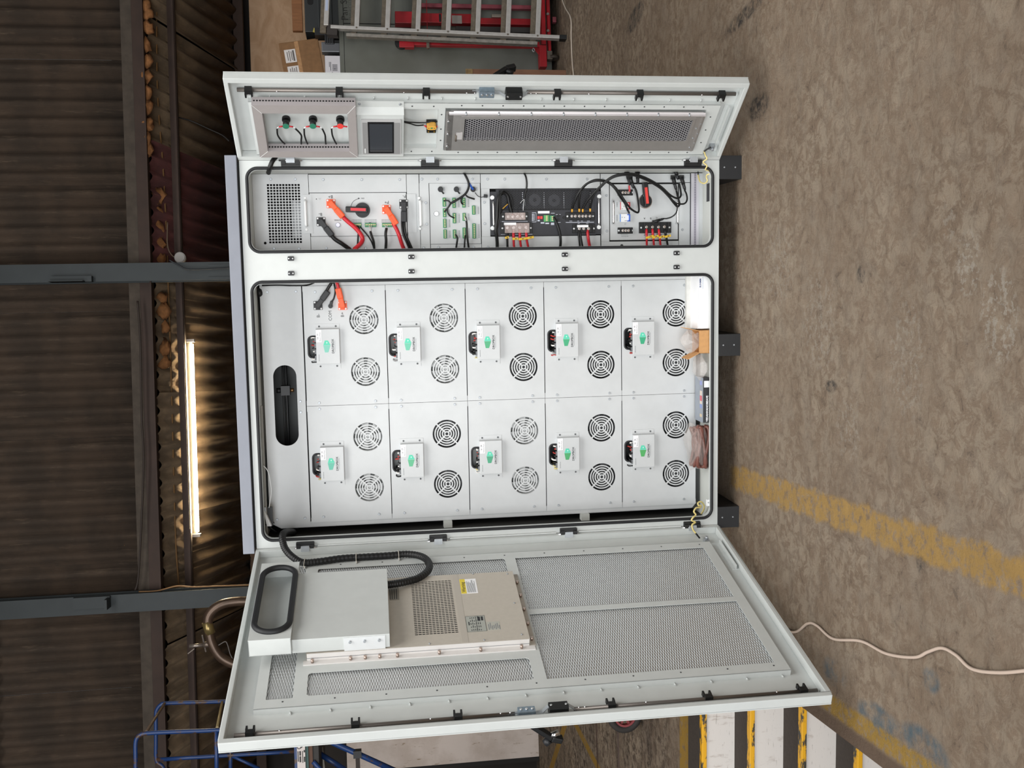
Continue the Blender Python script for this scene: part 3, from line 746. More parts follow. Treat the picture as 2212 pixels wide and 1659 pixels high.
    cx, cz = (bx[0] + bx[1]) / 2 + .0005, (bx[2] + bx[3]) / 2
    k = .0255 / .135                            # crate emblem: teal lid, green ribbed body
    def em(pts): return [(cx + (-(py - 907)) * .000186, cz + .004 - (px - 468) * .000186) for px, py in pts]
    MB().prism(em([(425, 775), (495, 775), (548, 880), (390, 880)]), y, PY - bd).part('emblem_lid', LOGO_T, t)
    c1 = ['#7ec6b4', '#6cc0a4', '#4fa87a', '#3fa878', '#33a57a'][row] if colm == 0 else ['#66bda6', '#5fb58a', '#47a07c', '#45a366', '#4da85e'][row]
    MB().prism(em([(390, 885), (545, 885), (495, 1040), (420, 1040)]), y, PY - bd).part('emblem_body', M(c1, .5), t)
    m = MB(); m.prism(em([(470, 800), (455, 835), (470, 830), (462, 850), (486, 818), (471, 822)]), y - .0003, y); m.part('emblem_bolt', WHT2, t)
    MB().text('DROPBOX', cx, y - .0003, cz - .0245, .0125, align='CENTER', bold=.012).part('lettering', INK, t)
    MB().box(cx - .024, cx + .024, y - .0003, PY - bd, cz - .029, cz - .0284).part('underline', INKG, t)
    m = MB(); xx = bx[0] + .012
    for wv in (.006, .003, .005, .004, .005): m.box(xx, xx + wv, y - .0002, PY - bd, bx[3] - .0115, bx[3] - .010); xx += wv + .0012
    m.part('small_print', INKG, t)
    # grommet opening with the wiring loom coming out into the box
    q = rrect(*ho, .016, 4); MB().tube([(x, PY - .002, z) for x, z in q], .004, 6, 1, closed=True).part('grommet', BLK2, t)
    rnd = random.Random(row * 3 + colm)
    nb = 8
    for i in range(nb):
        xx = ho[1] - .006 - (ho[1] - ho[0] + .012) * i / (nb - 1)
        zt_ = ho[2] + rnd.uniform(.018, .036)
        col = WIRES[0] if i in (1, 2) else WIRES[1] if i in (0, 4) else WIRES[2] if i in (5, 3) else rnd.choice(WIRES)
        MB().tube([(xx * .8 + .2 * (ho[0] + ho[1]) / 2, PY + .03, zt_ - .006), (xx, PY - .006, zt_ - .002), (xx + rnd.uniform(-.004, .004), PY - .013, bx[3] + .010), (xx, PY - .010, bx[3] - .004)], rnd.uniform(.0022, .0038), 6, 4).part('wire', col, t)
    m = MB()
    for i in range(4): m.box(ho[1] - .004 - i * .025 - .018, ho[1] - .004 - i * .025, PY - .016, PY - .004, bx[3], bx[3] + .007)
    m.part('plug_row', M('#6b6d70', .5), t)
    if colm == 0:
        sx = (xr - .025, xl + .013)
    else: sx = (xr - .013, xl + .024)
    for x in sx:
        for z in (zt - .052, zb + .055): inst('screw', SCS if False else SC, t, (x, PY, z))
    return t
for r in range(5):
    for c_ in range(2): module(r, c_)

# ------------------------------------------------------------------ cables and connectors of the battery bay
def connector(name, label, cpos, ang, mat, dep, base_z=None, L=.052, sq=.036):
    """square flanged power connector; ang = direction of its cable in the panel plane (0 = +x, 90 = up)"""
    x, y, z = cpos
    t = thing(name, label, 'connector', CAB, (x, y, z))
    MB().prism(rrect(x - sq / 2, x + sq / 2, z - sq / 2, z + sq / 2, .002, 2), y - .004, y).part('flange', mat, t)
    for sx in (-1, 1):
        for sz in (-1, 1): inst('screw', SCK if False else SCW2, t, (x + sx * sq * .36, y - .004, z + sz * sq * .36))
    c, s = math.cos(ang), math.sin(ang); d = np.array([c, 0, s]); n = np.array([-s, 0, c]); o = np.array([x, y, z])
    MB().cyl((x, y - .004, z), (x, y - .026, z), .0125, .0115, 16).part('socket', mat, t)
    MB().obox(o + d * .012 + np.array([0, -.020, 0]), d, n, (0, 1, 0), .020, .0105, .011).part('elbow', mat, t, bevel=.003)
    MB().obox(o + d * (.03 + L * .42) + np.array([0, -.024, 0]), d, n, (0, 1, 0), L * .42, .0125, .012).part('grip', mat, t, bevel=.004)
    m = MB()
    for k in (-1, 1): m.obox(o + d * (.03 + L * .42) + n * k * .006 + np.array([0, -.0365, 0]), d, n, (0, 1, 0), L * .33, .0016, .001)
    m.part('rib', mat, t)
    return t
SCW2 = screw_mesh(.0042, mat=WHT, h=.002)
def cable(name, pts, r, mat, label, cat='cable', fr=CAB, group=None, seg=8, n=6, **kw):
    m = MB().tube(pts, r, seg, n, **kw)
    return m.solo(name, mat, fr, tuple(pts[0]), label, cat, group)
def P(x, y, dep): return CAB.at(x, y, dep)
p = P(687, 660, PY); connector('power_connector', 'black right-angle power connector above the lettering B- in the battery bay', (p[0], PY, p[2]), math.radians(-37), BLK2, PY)
p = P(740, 660, PY); connector('power_connector', 'orange right-angle power connector above the lettering B+ in the battery bay', (p[0], PY, p[2]), math.radians(12), ORANGE, PY)
p0 = P(713, 622, PY - .03)
cable('power_cable', [P(702, 634, PY - .024), P(709, 622, PY - .03), P(718, 608, PY - .03), P(726, 596, PY + .02)], .0062, CABLE, 'short black cable from the black B- connector into the middle post')
cable('power_cable', [P(733, 634, PY - .024), P(731, 622, PY - .03), P(727, 608, PY - .03), P(724, 596, PY + .02)], .0068, RED, 'short red cable from the orange B+ connector into the middle post')
cp_ = P(714, 659, PY)
t = thing('data_plug', 'small black plug above the lettering COM', 'plug', CAB, (cp_[0], PY, cp_[2]))
MB().cyl((cp_[0] - .004, PY - .002, cp_[2]), (cp_[0] - .004, PY - .012, cp_[2]), .0095, seg=14).part('cap', BLK2, t)
MB().bar((cp_[0] - .004, PY - .009, cp_[2]), (cp_[0] + .016, PY - .009, cp_[2] - .006), .012, .009, (0, 1, 0)).part('body', BLK2, t, bevel=.002)
cable('data_cable', [(cp_[0] + .014, PY - .009, cp_[2] - .005), P(721, 645, PY - .014), P(724, 630, PY - .014), P(722, 615, PY - .014), P(719, 600, PY + .02)], .0032, CABLE, 'thin black cable from the COM plug to the middle post')
lt = thing('printed_lettering', 'black printed lettering B- COM B+ under the battery connectors', 'lettering', CAB, (XA - .1, PY, 1.76))
for s_, x_, y_ in (('B-', 691, 686), ('COM', 717, 693), ('B+', 743, 685)):
    q = P(x_, y_, PY); MB().text(s_, q[0], PY - .0004, q[2], .0185).part('lettering', INK, lt)
cable('sensor_cable', [P(566, 617, PY - .02), P(600, 616, PY - .03), P(640, 617, PY - .03), P(668, 615, PY - .02), P(690, 604, PY + .03)], .003, CABLE, 'thin black cable along the top of the battery bay')
m = MB().tube([P(559, 622, PY + .02), P(561, 632, PY), P(562, 642, PY + .02), P(565, 670, PY + .06)], .012, 8)
m.solo('cable_loom', BLK, CAB, tuple(P(559, 622, PY + .02)), 'black cable loom in the top corner of the battery bay', 'cable')
# bay lamp with its pale lead
a = P(572, 1103, .10); b_ = P(583, 1135, .10)
t = thing('bay_switch', 'small white wedge shaped switch in the upper corner beside the wide door', 'switch', CAB, tuple(a))
MB().prism([(b_[0], b_[2] - .008), (b_[0], b_[2] + .010), (a[0], a[2] + .004), (a[0], a[2] - .002)], .085, .11).part('housing', WHT, t, bevel=.001)
MB().box(a[0] - .002, a[0] + .016, .09, .112, a[2] - .006, a[2] + .006).part('bracket', ZINC, t)
MB().box(b_[0] - .004, a[0] + .012, .108, .118, b_[2] - .012, b_[2] + .014).part('base', BLK, t)
cable('thin_lead', [P(569, 1006, .09), P(577, 1015, .09), P(582, 1030, .09), P(586, 1060, .09), P(583, 1085, .09), P(581, 1097, .09)], .0016, WHT, 'thin white lead running to the white wedge switch')
cable('thin_lead', [P(575, 1132, .10), P(583, 1140, .11), P(592, 1147, .13), P(598, 1150, .2)], .004, CABLE, 'black lead leaving the white wedge switch')

# ------------------------------------------------------------------ electronics bay, panels are rack units mounted sideways
UP = PI / 2
def scr(par, pts, me=None, y=PY):
    for x_, y_ in pts:
        q = P(x_, y_, y); inst('screw', me or SC, par, (q[0], y, q[2]))
RX0, RX1 = .036, .392
vp = thing('vent_panel', 'pale sheet panel with a grid of square vent holes at the cabinet top', 'panel', CAB, (.21, PY, 1.772))
vg = bb(CAB, ((580, 527), (579, 397), (653, 525), (648, 397)), PY)
vg = (.0955, .3365, 1.806, 1.940)
MB().plate(rect(.036, .3745, 1.7735, 1.9955), [rect(vg[0], vg[1], vg[2], vg[3]), circ(.0985, 1.9545, .0055, 14)], PY, PY + .002).part('sheet', PANEL, vp)
MB().grid(*vg, 21, 11, .68, .70, PY, PY + .002).part('vent_grid', PANEL, vp)
m = MB().box(.12, .27, PY + .04, PY + .05, 1.800, 1.842); m.box(.15, .26, PY + .02, PY + .03, 1.80, 1.83); m.part('inner_frame', M('#d5d8da', .4), vp)
MB().box(.05, .38, PY + .12, PY + .125, 1.76, 1.99).part('back_sheet', DARK, vp)
scr(vp, ((585, 387), (638, 387), (592, 537), (646, 537)))
# front sheet between the units (one folded filler each side of every unit)
SPAN = [(1.7725, 1.340), (1.340, 1.283), (1.283, 1.068), (1.068, .534), (.534, .160)]
fillers = thing('filler_strips', 'folded pale sheet strips framing the units of the narrow bay', 'panel', CAB, (.21, PY, .160))
def filler(x0, x1, z0, z1, y=PY): return MB().box(x0, x1, y, y + .003, z0, z1).part('strip', PANEL, fillers)
filler(.300, .372, 1.377, 1.7715); filler(.036, .122, 1.377, 1.7715)
filler(.336, .372, 1.070, 1.322); filler(.036, .0845, 1.070, 1.282)
filler(.036, .372, 1.325, 1.375); filler(.0845, .336, 1.2845, 1.323); filler(.036, .0843, 1.2845, 1.3235); 
filler(.312, .372, .560, 1.068); filler(.036, .114, .560, 1.068)
filler(.036, .0870, .216, .556); filler(.0875, .3345, .521, .556); filler(.1145, .3115, 1.0315, 1.0675)
filler(.335, .372, .165, .557); filler(.036, .3325, .165, .214)
scr(fillers, ((698, 388), (781, 388), (863, 388), (705, 536), (790, 536), (911, 387), (945, 387), (1020, 387), (1053, 387), (1090, 387), (1180, 387), (1268, 387), (1302, 387), (1310, 422), (1311, 499), (920, 438), (922, 484), (1046, 437), (1047, 483), (947, 534), (1023, 534), (1054, 534), (1180, 535), (1267, 535), (1302, 536), (915, 535), (1474, 421), (1474, 496), (1478, 383)))
MB().box(.045, .37, PY + .02, PY + .025, .16, 1.78).part('rear_sheet', DARK, fillers)

def handle(par, z, x0, x1, y=PY, mat=None, r=.0055, off=.028):
    m = MB().tube([(x0, y, z), (x0, y - off * .8, z), (x0 + .008, y - off, z), ((x0 + x1) / 2, y - off, z), (x1 - .008, y - off, z), (x1, y - off * .8, z), (x1, y, z)], r, 8, 3)
    return m.part('handle', mat or WHT, par)
def lettering(par, s, x_, y_, size, y=PY, col=None, ang=UP, al='LEFT', bold=.006):
    q = P(x_, y_, y); return MB().text(s, q[0], y - .0005, q[2], size, ang, al, bold=bold).part('lettering', col or INK, par)
def ticks(par, x_, y_, wx, wz, n, mat=None, y=PY, frame=True):
    """illegible small print: a thin box with rows of ticks; wx, wz in metres"""
    q = P(x_, y_, y); x0, z0 = q[0] - wx / 2, q[2] - wz / 2; m = MB()
    if frame:
        for a in (rect(x0, x0 + .0006, z0, z0 + wz), rect(x0 + wx - .0006, x0 + wx, z0, z0 + wz), rect(x0, x0 + wx, z0, z0 + .0006), rect(x0, x0 + wx, z0 + wz - .0006, z0 + wz)): m.prism(a, y - .0004, y)
    rnd = random.Random(int(x_ * 7 + y_)); 
    if wz > wx:
        z = z0 + .003
        while z < z0 + wz - .004:
            L = rnd.uniform(.003, .006)
            for k in range(n): m.box(x0 + wx * (k + .3) / n, x0 + wx * (k + .72) / n, y - .0004, y, z, min(z + L * .7, z0 + wz - .002))
            z += L
    else:
        x = x0 + .003
        while x < x0 + wx - .004:
            L = rnd.uniform(.003, .006)
            for k in range(n): m.box(x, min(x + L * .7, x0 + wx - .002), y - .0004, y, z0 + wz * (k + .3) / n, z0 + wz * (k + .72) / n)
            x += L
    return m.part('small_print', mat or INKG, par)
def terminal(name, par, rc, npin, y=PY, d=.012, mat=None, pins=True):
    """green pluggable terminal block along the longer side of rc = x0,x1,z0,z1"""
    x0, x1, z0, z1 = rc; o = MB().box(x0, x1, y - d * .6, y, z0, z1).part(name, mat or GRN, par, bevel=.001)
    m = MB(); v = (z1 - z0) > (x1 - x0)
    for k in range(npin):
        f = (k + .8) / (npin + .6)
        if v: m.box(x0 + (x1 - x0) * .42, x0 + (x1 - x0) * .72, y - d, y - d * .6, z0 + (z1 - z0) * f - .0022, z0 + (z1 - z0) * f + .0022)
        else: m.box(x0 + (x1 - x0) * f - .0022, x0 + (x1 - x0) * f + .0022, y - d, y - d * .6, z0 + (z1 - z0) * .35, z0 + (z1 - z0) * .65)
    m.part('terminal_row', M('#d7cf9a', .5), o)
    return o
def knob_switch(par, c, y, ang, R=.030, lever=.088, ins='#cf2f38'):
    """rotary isolator: round base plate, bar lever at ang, red inlay"""
    x, z = c; d = np.array([math.cos(ang), 0, math.sin(ang)]); n = np.array([-d[2], 0, d[0]]); o = np.array([x, y, z])
    MB().cyl((x, y, z), (x, y - .012, z), R, R * .96, 32).part('dial', BLK2, par, bevel=0)
    m = MB().ring(x, z, R * .72, R * .80, y - .0135, y - .012, 28); m.part('dial_rim', BLK, par)
    ctr = o + d * (lever * .5 - .022) + np.array([0, -.022, 0])
    lv = MB().obox(ctr, d, n, (0, 1, 0), lever / 2, .0115, .010).part('lever', BLK, par, bevel=.004)
    MB().obox(ctr - d * .006 + np.array([0, -.0102, 0]), d, n, (0, 1, 0), lever * .34, .0058, .0012).part('red_inlay', M(ins, .45), lv)
    return lv

# --- power module
pm = thing('power_module', 'sideways mounted battery power module with orange and black connectors and rotary isolator', 'switchgear', CAB, (.21, PY, 1.34))
Y1 = PY - .002
MB().prism(rect(.1235, .2975, 1.379, 1.770), Y1, PY + .004).part('front_panel', PANEL, pm)
MB().box(.120, .300, PY + .004, PY + .008, 1.376, 1.773).part('panel_gap', DARK, pm)
for zz in (1.7795, 1.3575):
    MB().box(.135, .292, Y1 - .0015, Y1 + .0015, zz - .0185, zz + .0185).part('rack_ear', PANEL, pm)
for (x_, ya, yb) in ((660, 435, 487), (908.5, 435, 486)):
    a = P(x_, yb, PY - .025); c = P(x_, ya, PY - .025); handle(pm, (a[2] + c[2]) / 2, a[0], c[0], PY)
scr(pm, ((659, 428), (662, 496), (905, 428), (907, 494)), SCW, PY - .003)
kn = P(783, 454, Y1); d0 = P(755, 456, Y1)
knob_switch(pm, (kn[0], kn[2]), Y1, PI / 2 - .04, .031, .09)
q = P(762, 432, Y1); m = MB()
arc = [P(x_, y_, Y1) for x_, y_ in ((758, 446), (761, 438), (766, 433), (774, 429))]
m.tube([(a[0], Y1 - .0005, a[2]) for a in arc], .0008, 6, 4)
a = arc[-1]; m.prism([(a[0] + .004, a[2] + .001), (a[0] - .003, a[2] + .0005), (a[0] + .001, a[2] - .007)], Y1 - .0006, Y1); m.part('arrow', INK, pm)
for s_, x_, y_, sz in (('B+', 719, 422, .017), ('B-', 696, 460, .017), ('P+', 840, 434, .017), ('P-', 877, 421, .017), ('ON', 787, 427, .008), ('POWER', 737, 474, .008)):
    lettering(pm, s_, x_, y_, sz, Y1)
MB().cyl((P(683.5, 430, Y1)[0], Y1, P(683.5, 430, Y1)[2]), (P(683.5, 430, Y1)[0], Y1 - .0006, P(683.5, 430, Y1)[2]), .0022, seg=10).part('marker_dot', INK, pm)
q = P(691, 430, Y1); m = MB()
for k, w_ in enumerate((.012, .008, .004)): m.box(q[0] + .003 - k * .003, q[0] + .0036 - k * .003, Y1 - .0005, Y1, q[2] - w_ / 2, q[2] + w_ / 2)
m.part('earth_mark', INKG, pm)
q = P(730, 486, Y1); MB().cyl((q[0], Y1, q[2]), (q[0], Y1 - .006, q[2]), .0085, seg=16).part('button', M('#dfe2f0', .3), pm); MB().ring(q[0], q[2], .0085, .0098, Y1 - .003, Y1, 18).part('button_ring', M('#565a78', .4), pm)
tc = []
for (xa, xb) in ((761, 781), (788, 813), (825, 848)):
    r_ = bb(CAB, ((xa, 482), (xb, 490.5)), Y1); terminal('terminal_block', pm, r_, 6, Y1); ticks(pm, (xa + xb) / 2, 477.5, .0135, r_[3] - r_[2] + .004, 2, None, Y1)
lettering(pm, 'BMS', 802, 480, .006, Y1)
def conn2(name, label, x_, y_, ang, mat):
    q = P(x_, y_, Y1); return connector(name, label, (q[0], Y1, q[2]), math.radians(ang), mat, Y1)
conn2('power_connector', 'orange power connector below the lettering B+ on the power module', 715, 440, 220, ORANGE)
conn2('power_connector', 'black power connector beside the POWER button on the power module', 693.5, 479, 217, BLK2)
conn2('power_connector', 'orange power connector beside the lettering P+ on the power module', 835, 452.5, 211, ORANGE)
conn2('power_connector', 'black power connector beside the lettering P- on the power module', 872, 441, 179, BLK2)
D = PY - .028; XO = .010
def oc(*pts): return [P(x_, y_, PY + dd) for x_, y_, dd in pts]
cable('power_cable', oc((742, 470, -.026), (752, 479, -.03), (765, 490, -.035), (777, 503, -.04), (783, 515, -.045), (780, 525, -.03), (768, 536, -.005), (757, 545, .03)), .0088, RED, 'thick red cable looping down from the orange B+ connector')
cable('power_cable', oc((716, 508, -.026), (724, 517, -.03), (738, 526, -.03), (752, 536, -.01), (764, 545, .03)), .0085, CABLE, 'thick black cable leaving the B- connector of the power module')
cable('power_cable', oc((849, 482, -.026), (856, 494, -.035), (862, 508, -.04), (867, 524, -.03), (872, 537, -.01), (877, 548, .03)), .0078, RED, 'thick red cable leaving the orange P+ connector')
for k in range(2):
    cable('power_cable', oc((868.5 + 5 * k, 476, -.024), (869 + 5 * k, 492, -.032), (872 + 5 * k, 508, -.035), (879 + 5 * k, 524, -.03), (885 + 5 * k, 537, -.01), (890 + 5 * k, 546, .03)), .0048, CABLE, ('upper' if k else 'lower') + ' one of two parallel black cables from the P- connector')
cable('signal_cable', oc((771, 487, -.01), (776, 494, -.02), (774, 505, -.02), (773, 520, -.015), (772, 538, .0)), .0036, CABLE, 'black signal cable hidden behind the red loop on the power module')
cable('signal_cable', oc((778, 490, -.01), (786, 499, -.02), (795, 510, -.02), (803, 523, -.015), (808, 538, .0)), .003, CABLE, 'thin black cable slanting below the rotary isolator')
cable('signal_cable', oc((800, 500, -.014), (803, 510, -.02), (807, 522, -.015), (808.5, 538, .0)), .0046, CABLE, 'black sheathed cable from the BMS terminal block')
for k in range(4): pass
t = thing('loose_wires', 'fan of thin pale cores entering the BMS terminal block', 'wire', CAB, tuple(P(800, 492, PY - .012)))
for k in range(4): MB().tube(oc((797 + 2.4 * k, 487, -.010), (798.5 + 1.2 * k, 494, -.018), (799.5 + .7 * k, 501, -.014)), .0011, 5, 3).part('core', [WHT, M('#a88f7c', .5), WHT, M('#444', .5) if False else INKG][k], t)
cable('signal_cable', oc((835, 493, -.014), (833, 505, -.02), (834, 520, -.015), (833, 538, .0)), .0056, CABLE, 'black sheathed cable dropping beside the lettering P+')
t = thing('loose_wires', 'short pale cores of the black cable under the P+ connector', 'wire', CAB, tuple(P(834, 489, PY - .012)))
for k in range(3): MB().tube(oc((831 + 3 * k, 486, -.010), (833 + 1.2 * k, 491, -.016), (834 + .6 * k, 495, -.014)), .0011, 5, 3).part('core', [WHT, INKG, WHT][k], t)

# --- signal panel
sp = thing('terminal_board', 'pale panel of green terminal blocks with three round data sockets', 'panel', CAB, (.21, PY, 1.07))
MB().prism(rect(.0860, .3350, 1.0715, 1.2820), PY - .001, PY + .004).part('front_panel', PANEL, sp)
MB().box(.0845, .3365, PY + .004, PY + .008, 1.0695, 1.2835).part('panel_gap', DARK, sp)
Y2 = PY - .001
for x_, y_, cap in ((951.5, 409, True), (986, 409, True), (1022, 409, False)):
    q = P(x_, y_, Y2); s_ = MB().cyl((q[0], Y2, q[2]), (q[0], Y2 - .012, q[2]), .0115, .0100, 20).part('data_socket', BLK2, sp)
    if cap: MB().bar((q[0] - .008, Y2 - .006, q[2] - .004), (q[0] - .0185, Y2 - .003, q[2] - .013), .006, .004, (0, 1, 0)).part('cap_strap', BLK2, s_)
    lettering(sp, 'RJ45', x_ + 10, 402 if False else 415, .0085, Y2, INKG, PI / 2 * 0 + 0, 'LEFT') if False else None
    lettering(sp, 'RJ45', x_ + 9, 408, .0085, Y2, INKG, 0.0, 'CENTER')
q = P(942.5, 462, Y2); MB().cyl((q[0], Y2, q[2]), (q[0], Y2 - .006, q[2]), .0085, seg=16).part('button', CHROME, sp); MB().ring(q[0], q[2], .0085, .0098, Y2 - .003, Y2, 18).part('button_ring', DARK, sp)
def zb(x_, y_): return (820 + x_ / 7.373, 340 + y_ / 7.373)
for (xa, ya, xb, yb, n_) in ((1000, 645, 1058, 785, 4), (1005, 815, 1062, 955, 4), (1008, 980, 1066, 1125, 5), (1013, 1150, 1072, 1292, 5), (1155, 645, 1213, 805, 4), (1160, 890, 1220, 1050, 5), (1163, 1152, 1222, 1292, 4), (1312, 645, 1368, 800, 4), (1318, 888, 1372, 1010, 4), (1318, 1120, 1376, 1290, 5), (1468, 770, 1526, 912, 4), (1473, 1055, 1535, 1292, 8)):
    a, c = zb(xa, ya), zb(xb, yb); r_ = bb(CAB, (a, c), Y2); terminal('terminal_block', sp, r_, n_, Y2)
    if xa < 1470 or ya > 1000:
        g = zb(xb + 48, (ya + yb) / 2); ticks(sp, g[0], g[1], r_[1] - r_[0], .0062, 8, None, Y2, False)
q = zb(1340, 250); q2 = zb(1410, 420)
cable('signal_loom', oc((1001, 372, -.01), (1006, 380, -.025), (1012, 394, -.03), (1012, 406, -.03), (1005, 419, -.03), (990, 430, -.03), (974, 439, -.028)), .0048, CABLE, 'black sleeved loom hanging over the signal panel')
cable('signal_cable', oc((974, 439, -.028), (969, 434, -.025), (963, 433, -.018), (959, 434, -.012)), .003, CABLE, 'short black branch of the loom into the top green block')
cable('signal_cable', oc((974, 439, -.028), (969, 447, -.028), (964, 453, -.02), (960, 457, -.012)), .0036, CABLE, 'short black branch of the loom to the second green block')
cable('signal_cable', oc((967, 449, -.026), (967, 459, -.024), (972, 466, -.02), (981, 471, -.012)), .003, CABLE, 'black branch of the loom curving to the middle green block')
cable('signal_cable', oc((1005, 420, -.03), (1010, 425, -.028), (1018, 428, -.025), (1025, 430, -.02)), .0036, CABLE, 'black stub branching off the loom beside the blue plug')
cable('signal_cable', oc((999, 426, -.03), (996, 432, -.025), (997, 438, -.018), (1000, 441, -.01)), .0036, CABLE, 'black branch of the loom into the third upper green block')
cable('patch_cable', oc((1012, 394, -.025), (1016, 400, -.022), (1019, 405, -.018), (1022, 409, -.013)), .0044, BLUE, 'short bright blue patch cable plugged into the round socket')
t = thing('socket_cap', 'black cap dangling from the round socket on its strap', 'cap', CAB, tuple(P(1048, 424, PY - .01)))
MB().tube(oc((1026, 416, -.006), (1032, 423, -.014), (1039, 426, -.014), (1045, 425, -.012)), .0014, 6).part('strap', BLK2, t)
q = P(1048.5, 423.5, PY - .012); MB().prism([(q[0] + .007, q[2] + .006), (q[0] + .005, q[2] - .009), (q[0] - .007, q[2] - .008), (q[0] - .006, q[2] + .007)], PY - .022, PY - .002).part('cap', BLK2, t, bevel=.002)
cable('signal_cable', oc((984, 507, -.01), (988, 514, -.018), (987, 524, -.016), (985, 538, .0)), .0040, CABLE, 'black cable leaving the lowest block of the second column')
cable('signal_cable', oc((1005, 508, -.01), (1004, 520, -.016), (1003, 538, .0)), .0034, CABLE, 'black cable leaving the lowest block of the third column')
cable('signal_cable', oc((1005, 469, -.01), (1008, 482, -.02), (1008.5, 500, -.022), (1010, 518, -.018), (1013, 538, .0)), .0040, CABLE, 'long black cable running down beside the third column of green blocks')
MB().tube(oc((1004, 469, -.011), (1006, 474, -.018), (1007.5, 480, -.02)), .0018, 6).solo('wire_core', WHT, CAB, tuple(P(1004, 469, PY - .011)), 'short white core at the top of the long black cable', 'wire')

# --- inverter
iv = thing('inverter', 'black rack inverter with honeycomb vent and terminal strips mounted sideways', 'inverter', CAB, (.21, PY, .534))
Y3 = PY - .006
MB().prism(rect(.1165, .3085, .582, 1.005), Y3, PY + .01).part('front_panel', INVB, iv)
MB().box(.1135, .3115, Y3 + .004, PY + .012, .580, 1.007).part('case_edge', DARK, iv)
ha = (.2235, .3030, .6035, .9905)
MB().box(ha[0] - .002, ha[1] + .002, Y3 - .0004, Y3 + .001, ha[2] - .003, ha[3] + .003).part('vent_back', M('#08080a', .7), iv)
MB().hexmesh(ha[0], ha[1], ha[2], ha[3], .0070, .84, Y3 - .0016, Y3 - .0004).part('honeycomb', M('#46474d', .45, .1), iv)
for cx_, cy_ in ((1155, 432), (1197, 433)):
    q = P(cx_, cy_, Y3); MB().ring(q[0], q[2], .008, .0255, Y3 - .0008, Y3 - .0003, 24).part('fan_disc', M('#24252a', .5), iv)
for x_ in (1129, 1175, 1218, 1275):
    q = P(x_, 432, Y3); m = MB()
    for k in range(9): m.box(q[0] - .034 + k * .0078, q[0] - .031 + k * .0078, Y3 - .0009, Y3 - .0004, q[2] - .0014, q[2] + .0014)
    m.part('painted_glint', M('#c9ccd4', .35, .6), iv)  # glints behind the vent, painted as pale bars
for z0, z1 in ((1.0335, 1.0665), (.5365, .5555)):
    pass
MB().prism(rrect(.1185, .2990, 1.002, 1.0305, .004, 3), Y3 - .002, Y3 + .002).part('rack_ear', INVB, iv)
MB().prism(rrect(.1185, .2990, .5575, .585, .004, 3), Y3 - .002, Y3 + .002).part('rack_ear', INVB, iv)
for (x_, ya, yb) in ((1066, 437, 488), (1293.5, 432, 484)):
    a = P(x_, yb, PY - .03); c = P(x_, ya, PY - .03); handle(iv, (a[2] + c[2]) / 2, a[0], c[0], Y3, CHROME, .0042, .026)
for x_, y_ in ((1063, 427), (1064, 493), (1294, 424.5), (1293, 491)):
    q = P(x_, y_, Y3); inst('thumb_screw', SCB, iv, (q[0], Y3 - .002, q[2]))
STUD = MB().cyl((0, 0, 0), (0, -.004, 0), .0062, seg=12); STUD.cyl((0, -.004, 0), (0, -.007, 0), .0036, seg=8); STUDM = STUD.mesh('terminal_screw', CHROME)
def tstrip(par, xa, ya, xb, yb, studs, y, cover=True, studpx=None, ear=True, body=BLK):
    r_ = bb(CAB, ((xa, ya), (xb, yb)), y - .01); o = MB()
    o.box(r_[0], r_[1], y - .008, y, r_[2], r_[3]); g = r_[3] - r_[2]
    o.box(r_[0] + .002, r_[1] - .002, y - .014, y - .008, r_[2] + g * .15, r_[3] - g * .15)
    o = o.part('terminal_strip', body, par, bevel=.001)
    zs = []
    for px_, py_ in studs:
        q = P(px_, py_, y - .014); inst('terminal_screw', STUDM, o, (q[0], y - .014, q[2])); zs.append(q[2])
    m = MB()
    for a, b2 in zip(zs[:-1], zs[1:]): m.box(r_[0] + .003, r_[1] - .003, y - .020, y - .014, (a + b2) / 2 - .0012, (a + b2) / 2 + .0012)
    for e_ in (r_[2] + g * .13, r_[3] - g * .13): m.box(r_[0] + .003, r_[1] - .003, y - .020, y - .014, e_ - .0012, e_ + .0012)
    m.part('barrier', BLK2, o)
    if ear:
        for e_ in (r_[2] + g * .06, r_[3] - g * .06): inst('screw', SCW2, o, ((r_[0] + r_[1]) / 2, y - .008, e_))
    if cover: MB().box(r_[0] + .002, r_[1] - .002, y - .0225, y - .0210, r_[2] + g * .12, r_[3] - g * .12).part('clear_cover', CLR, o)
    return o
CLR = clear('clear_cover', '#f0dcd6', .28)
tstrip(iv, 1083, 459, 1141, 476, ((1097, 468), (1107.5, 468), (1118, 467.5), (1129, 467.5)), Y3)
tstrip(iv, 1081, 481.5, 1151, 504, ((1095.5, 492), (1109, 492), (1122.5, 491.5), (1136, 491.5)), Y3)
tstrip(iv, 1222, 459, 1285, 475, ((1235, 467), (1242.5, 467), (1251, 467), (1258.5, 467), (1265.5, 467), (1274, 467)), Y3, False)
tstrip(iv, 1237, 485, 1286, 502.5, ((1251, 494), (1260.5, 494), (1271, 494)), Y3, False)
def rectpart(par, name, mat, xa, ya, xb, yb, y, d):
    r_ = bb(CAB, ((xa, ya), (xb, yb)), y - d); return MB().box(r_[0], r_[1], y - d, y, r_[2], r_[3]).part(name, mat, par)
rectpart(iv, 'white_label', WHT2, 1162, 456, 1187, 461, Y3, .0006)
rectpart(iv, 'white_label', WHT2, 1089, 481, 1115, 486, Y3, .0235)
rectpart(iv, 'white_label', WHT2, 1247, 486, 1271, 491, Y3, .0205)
rectpart(iv, 'red_switch', REDB, 1161, 467, 1166, 473, Y3, .004); rectpart(iv, 'red_switch', REDB, 1167, 467, 1172, 473, Y3, .004)
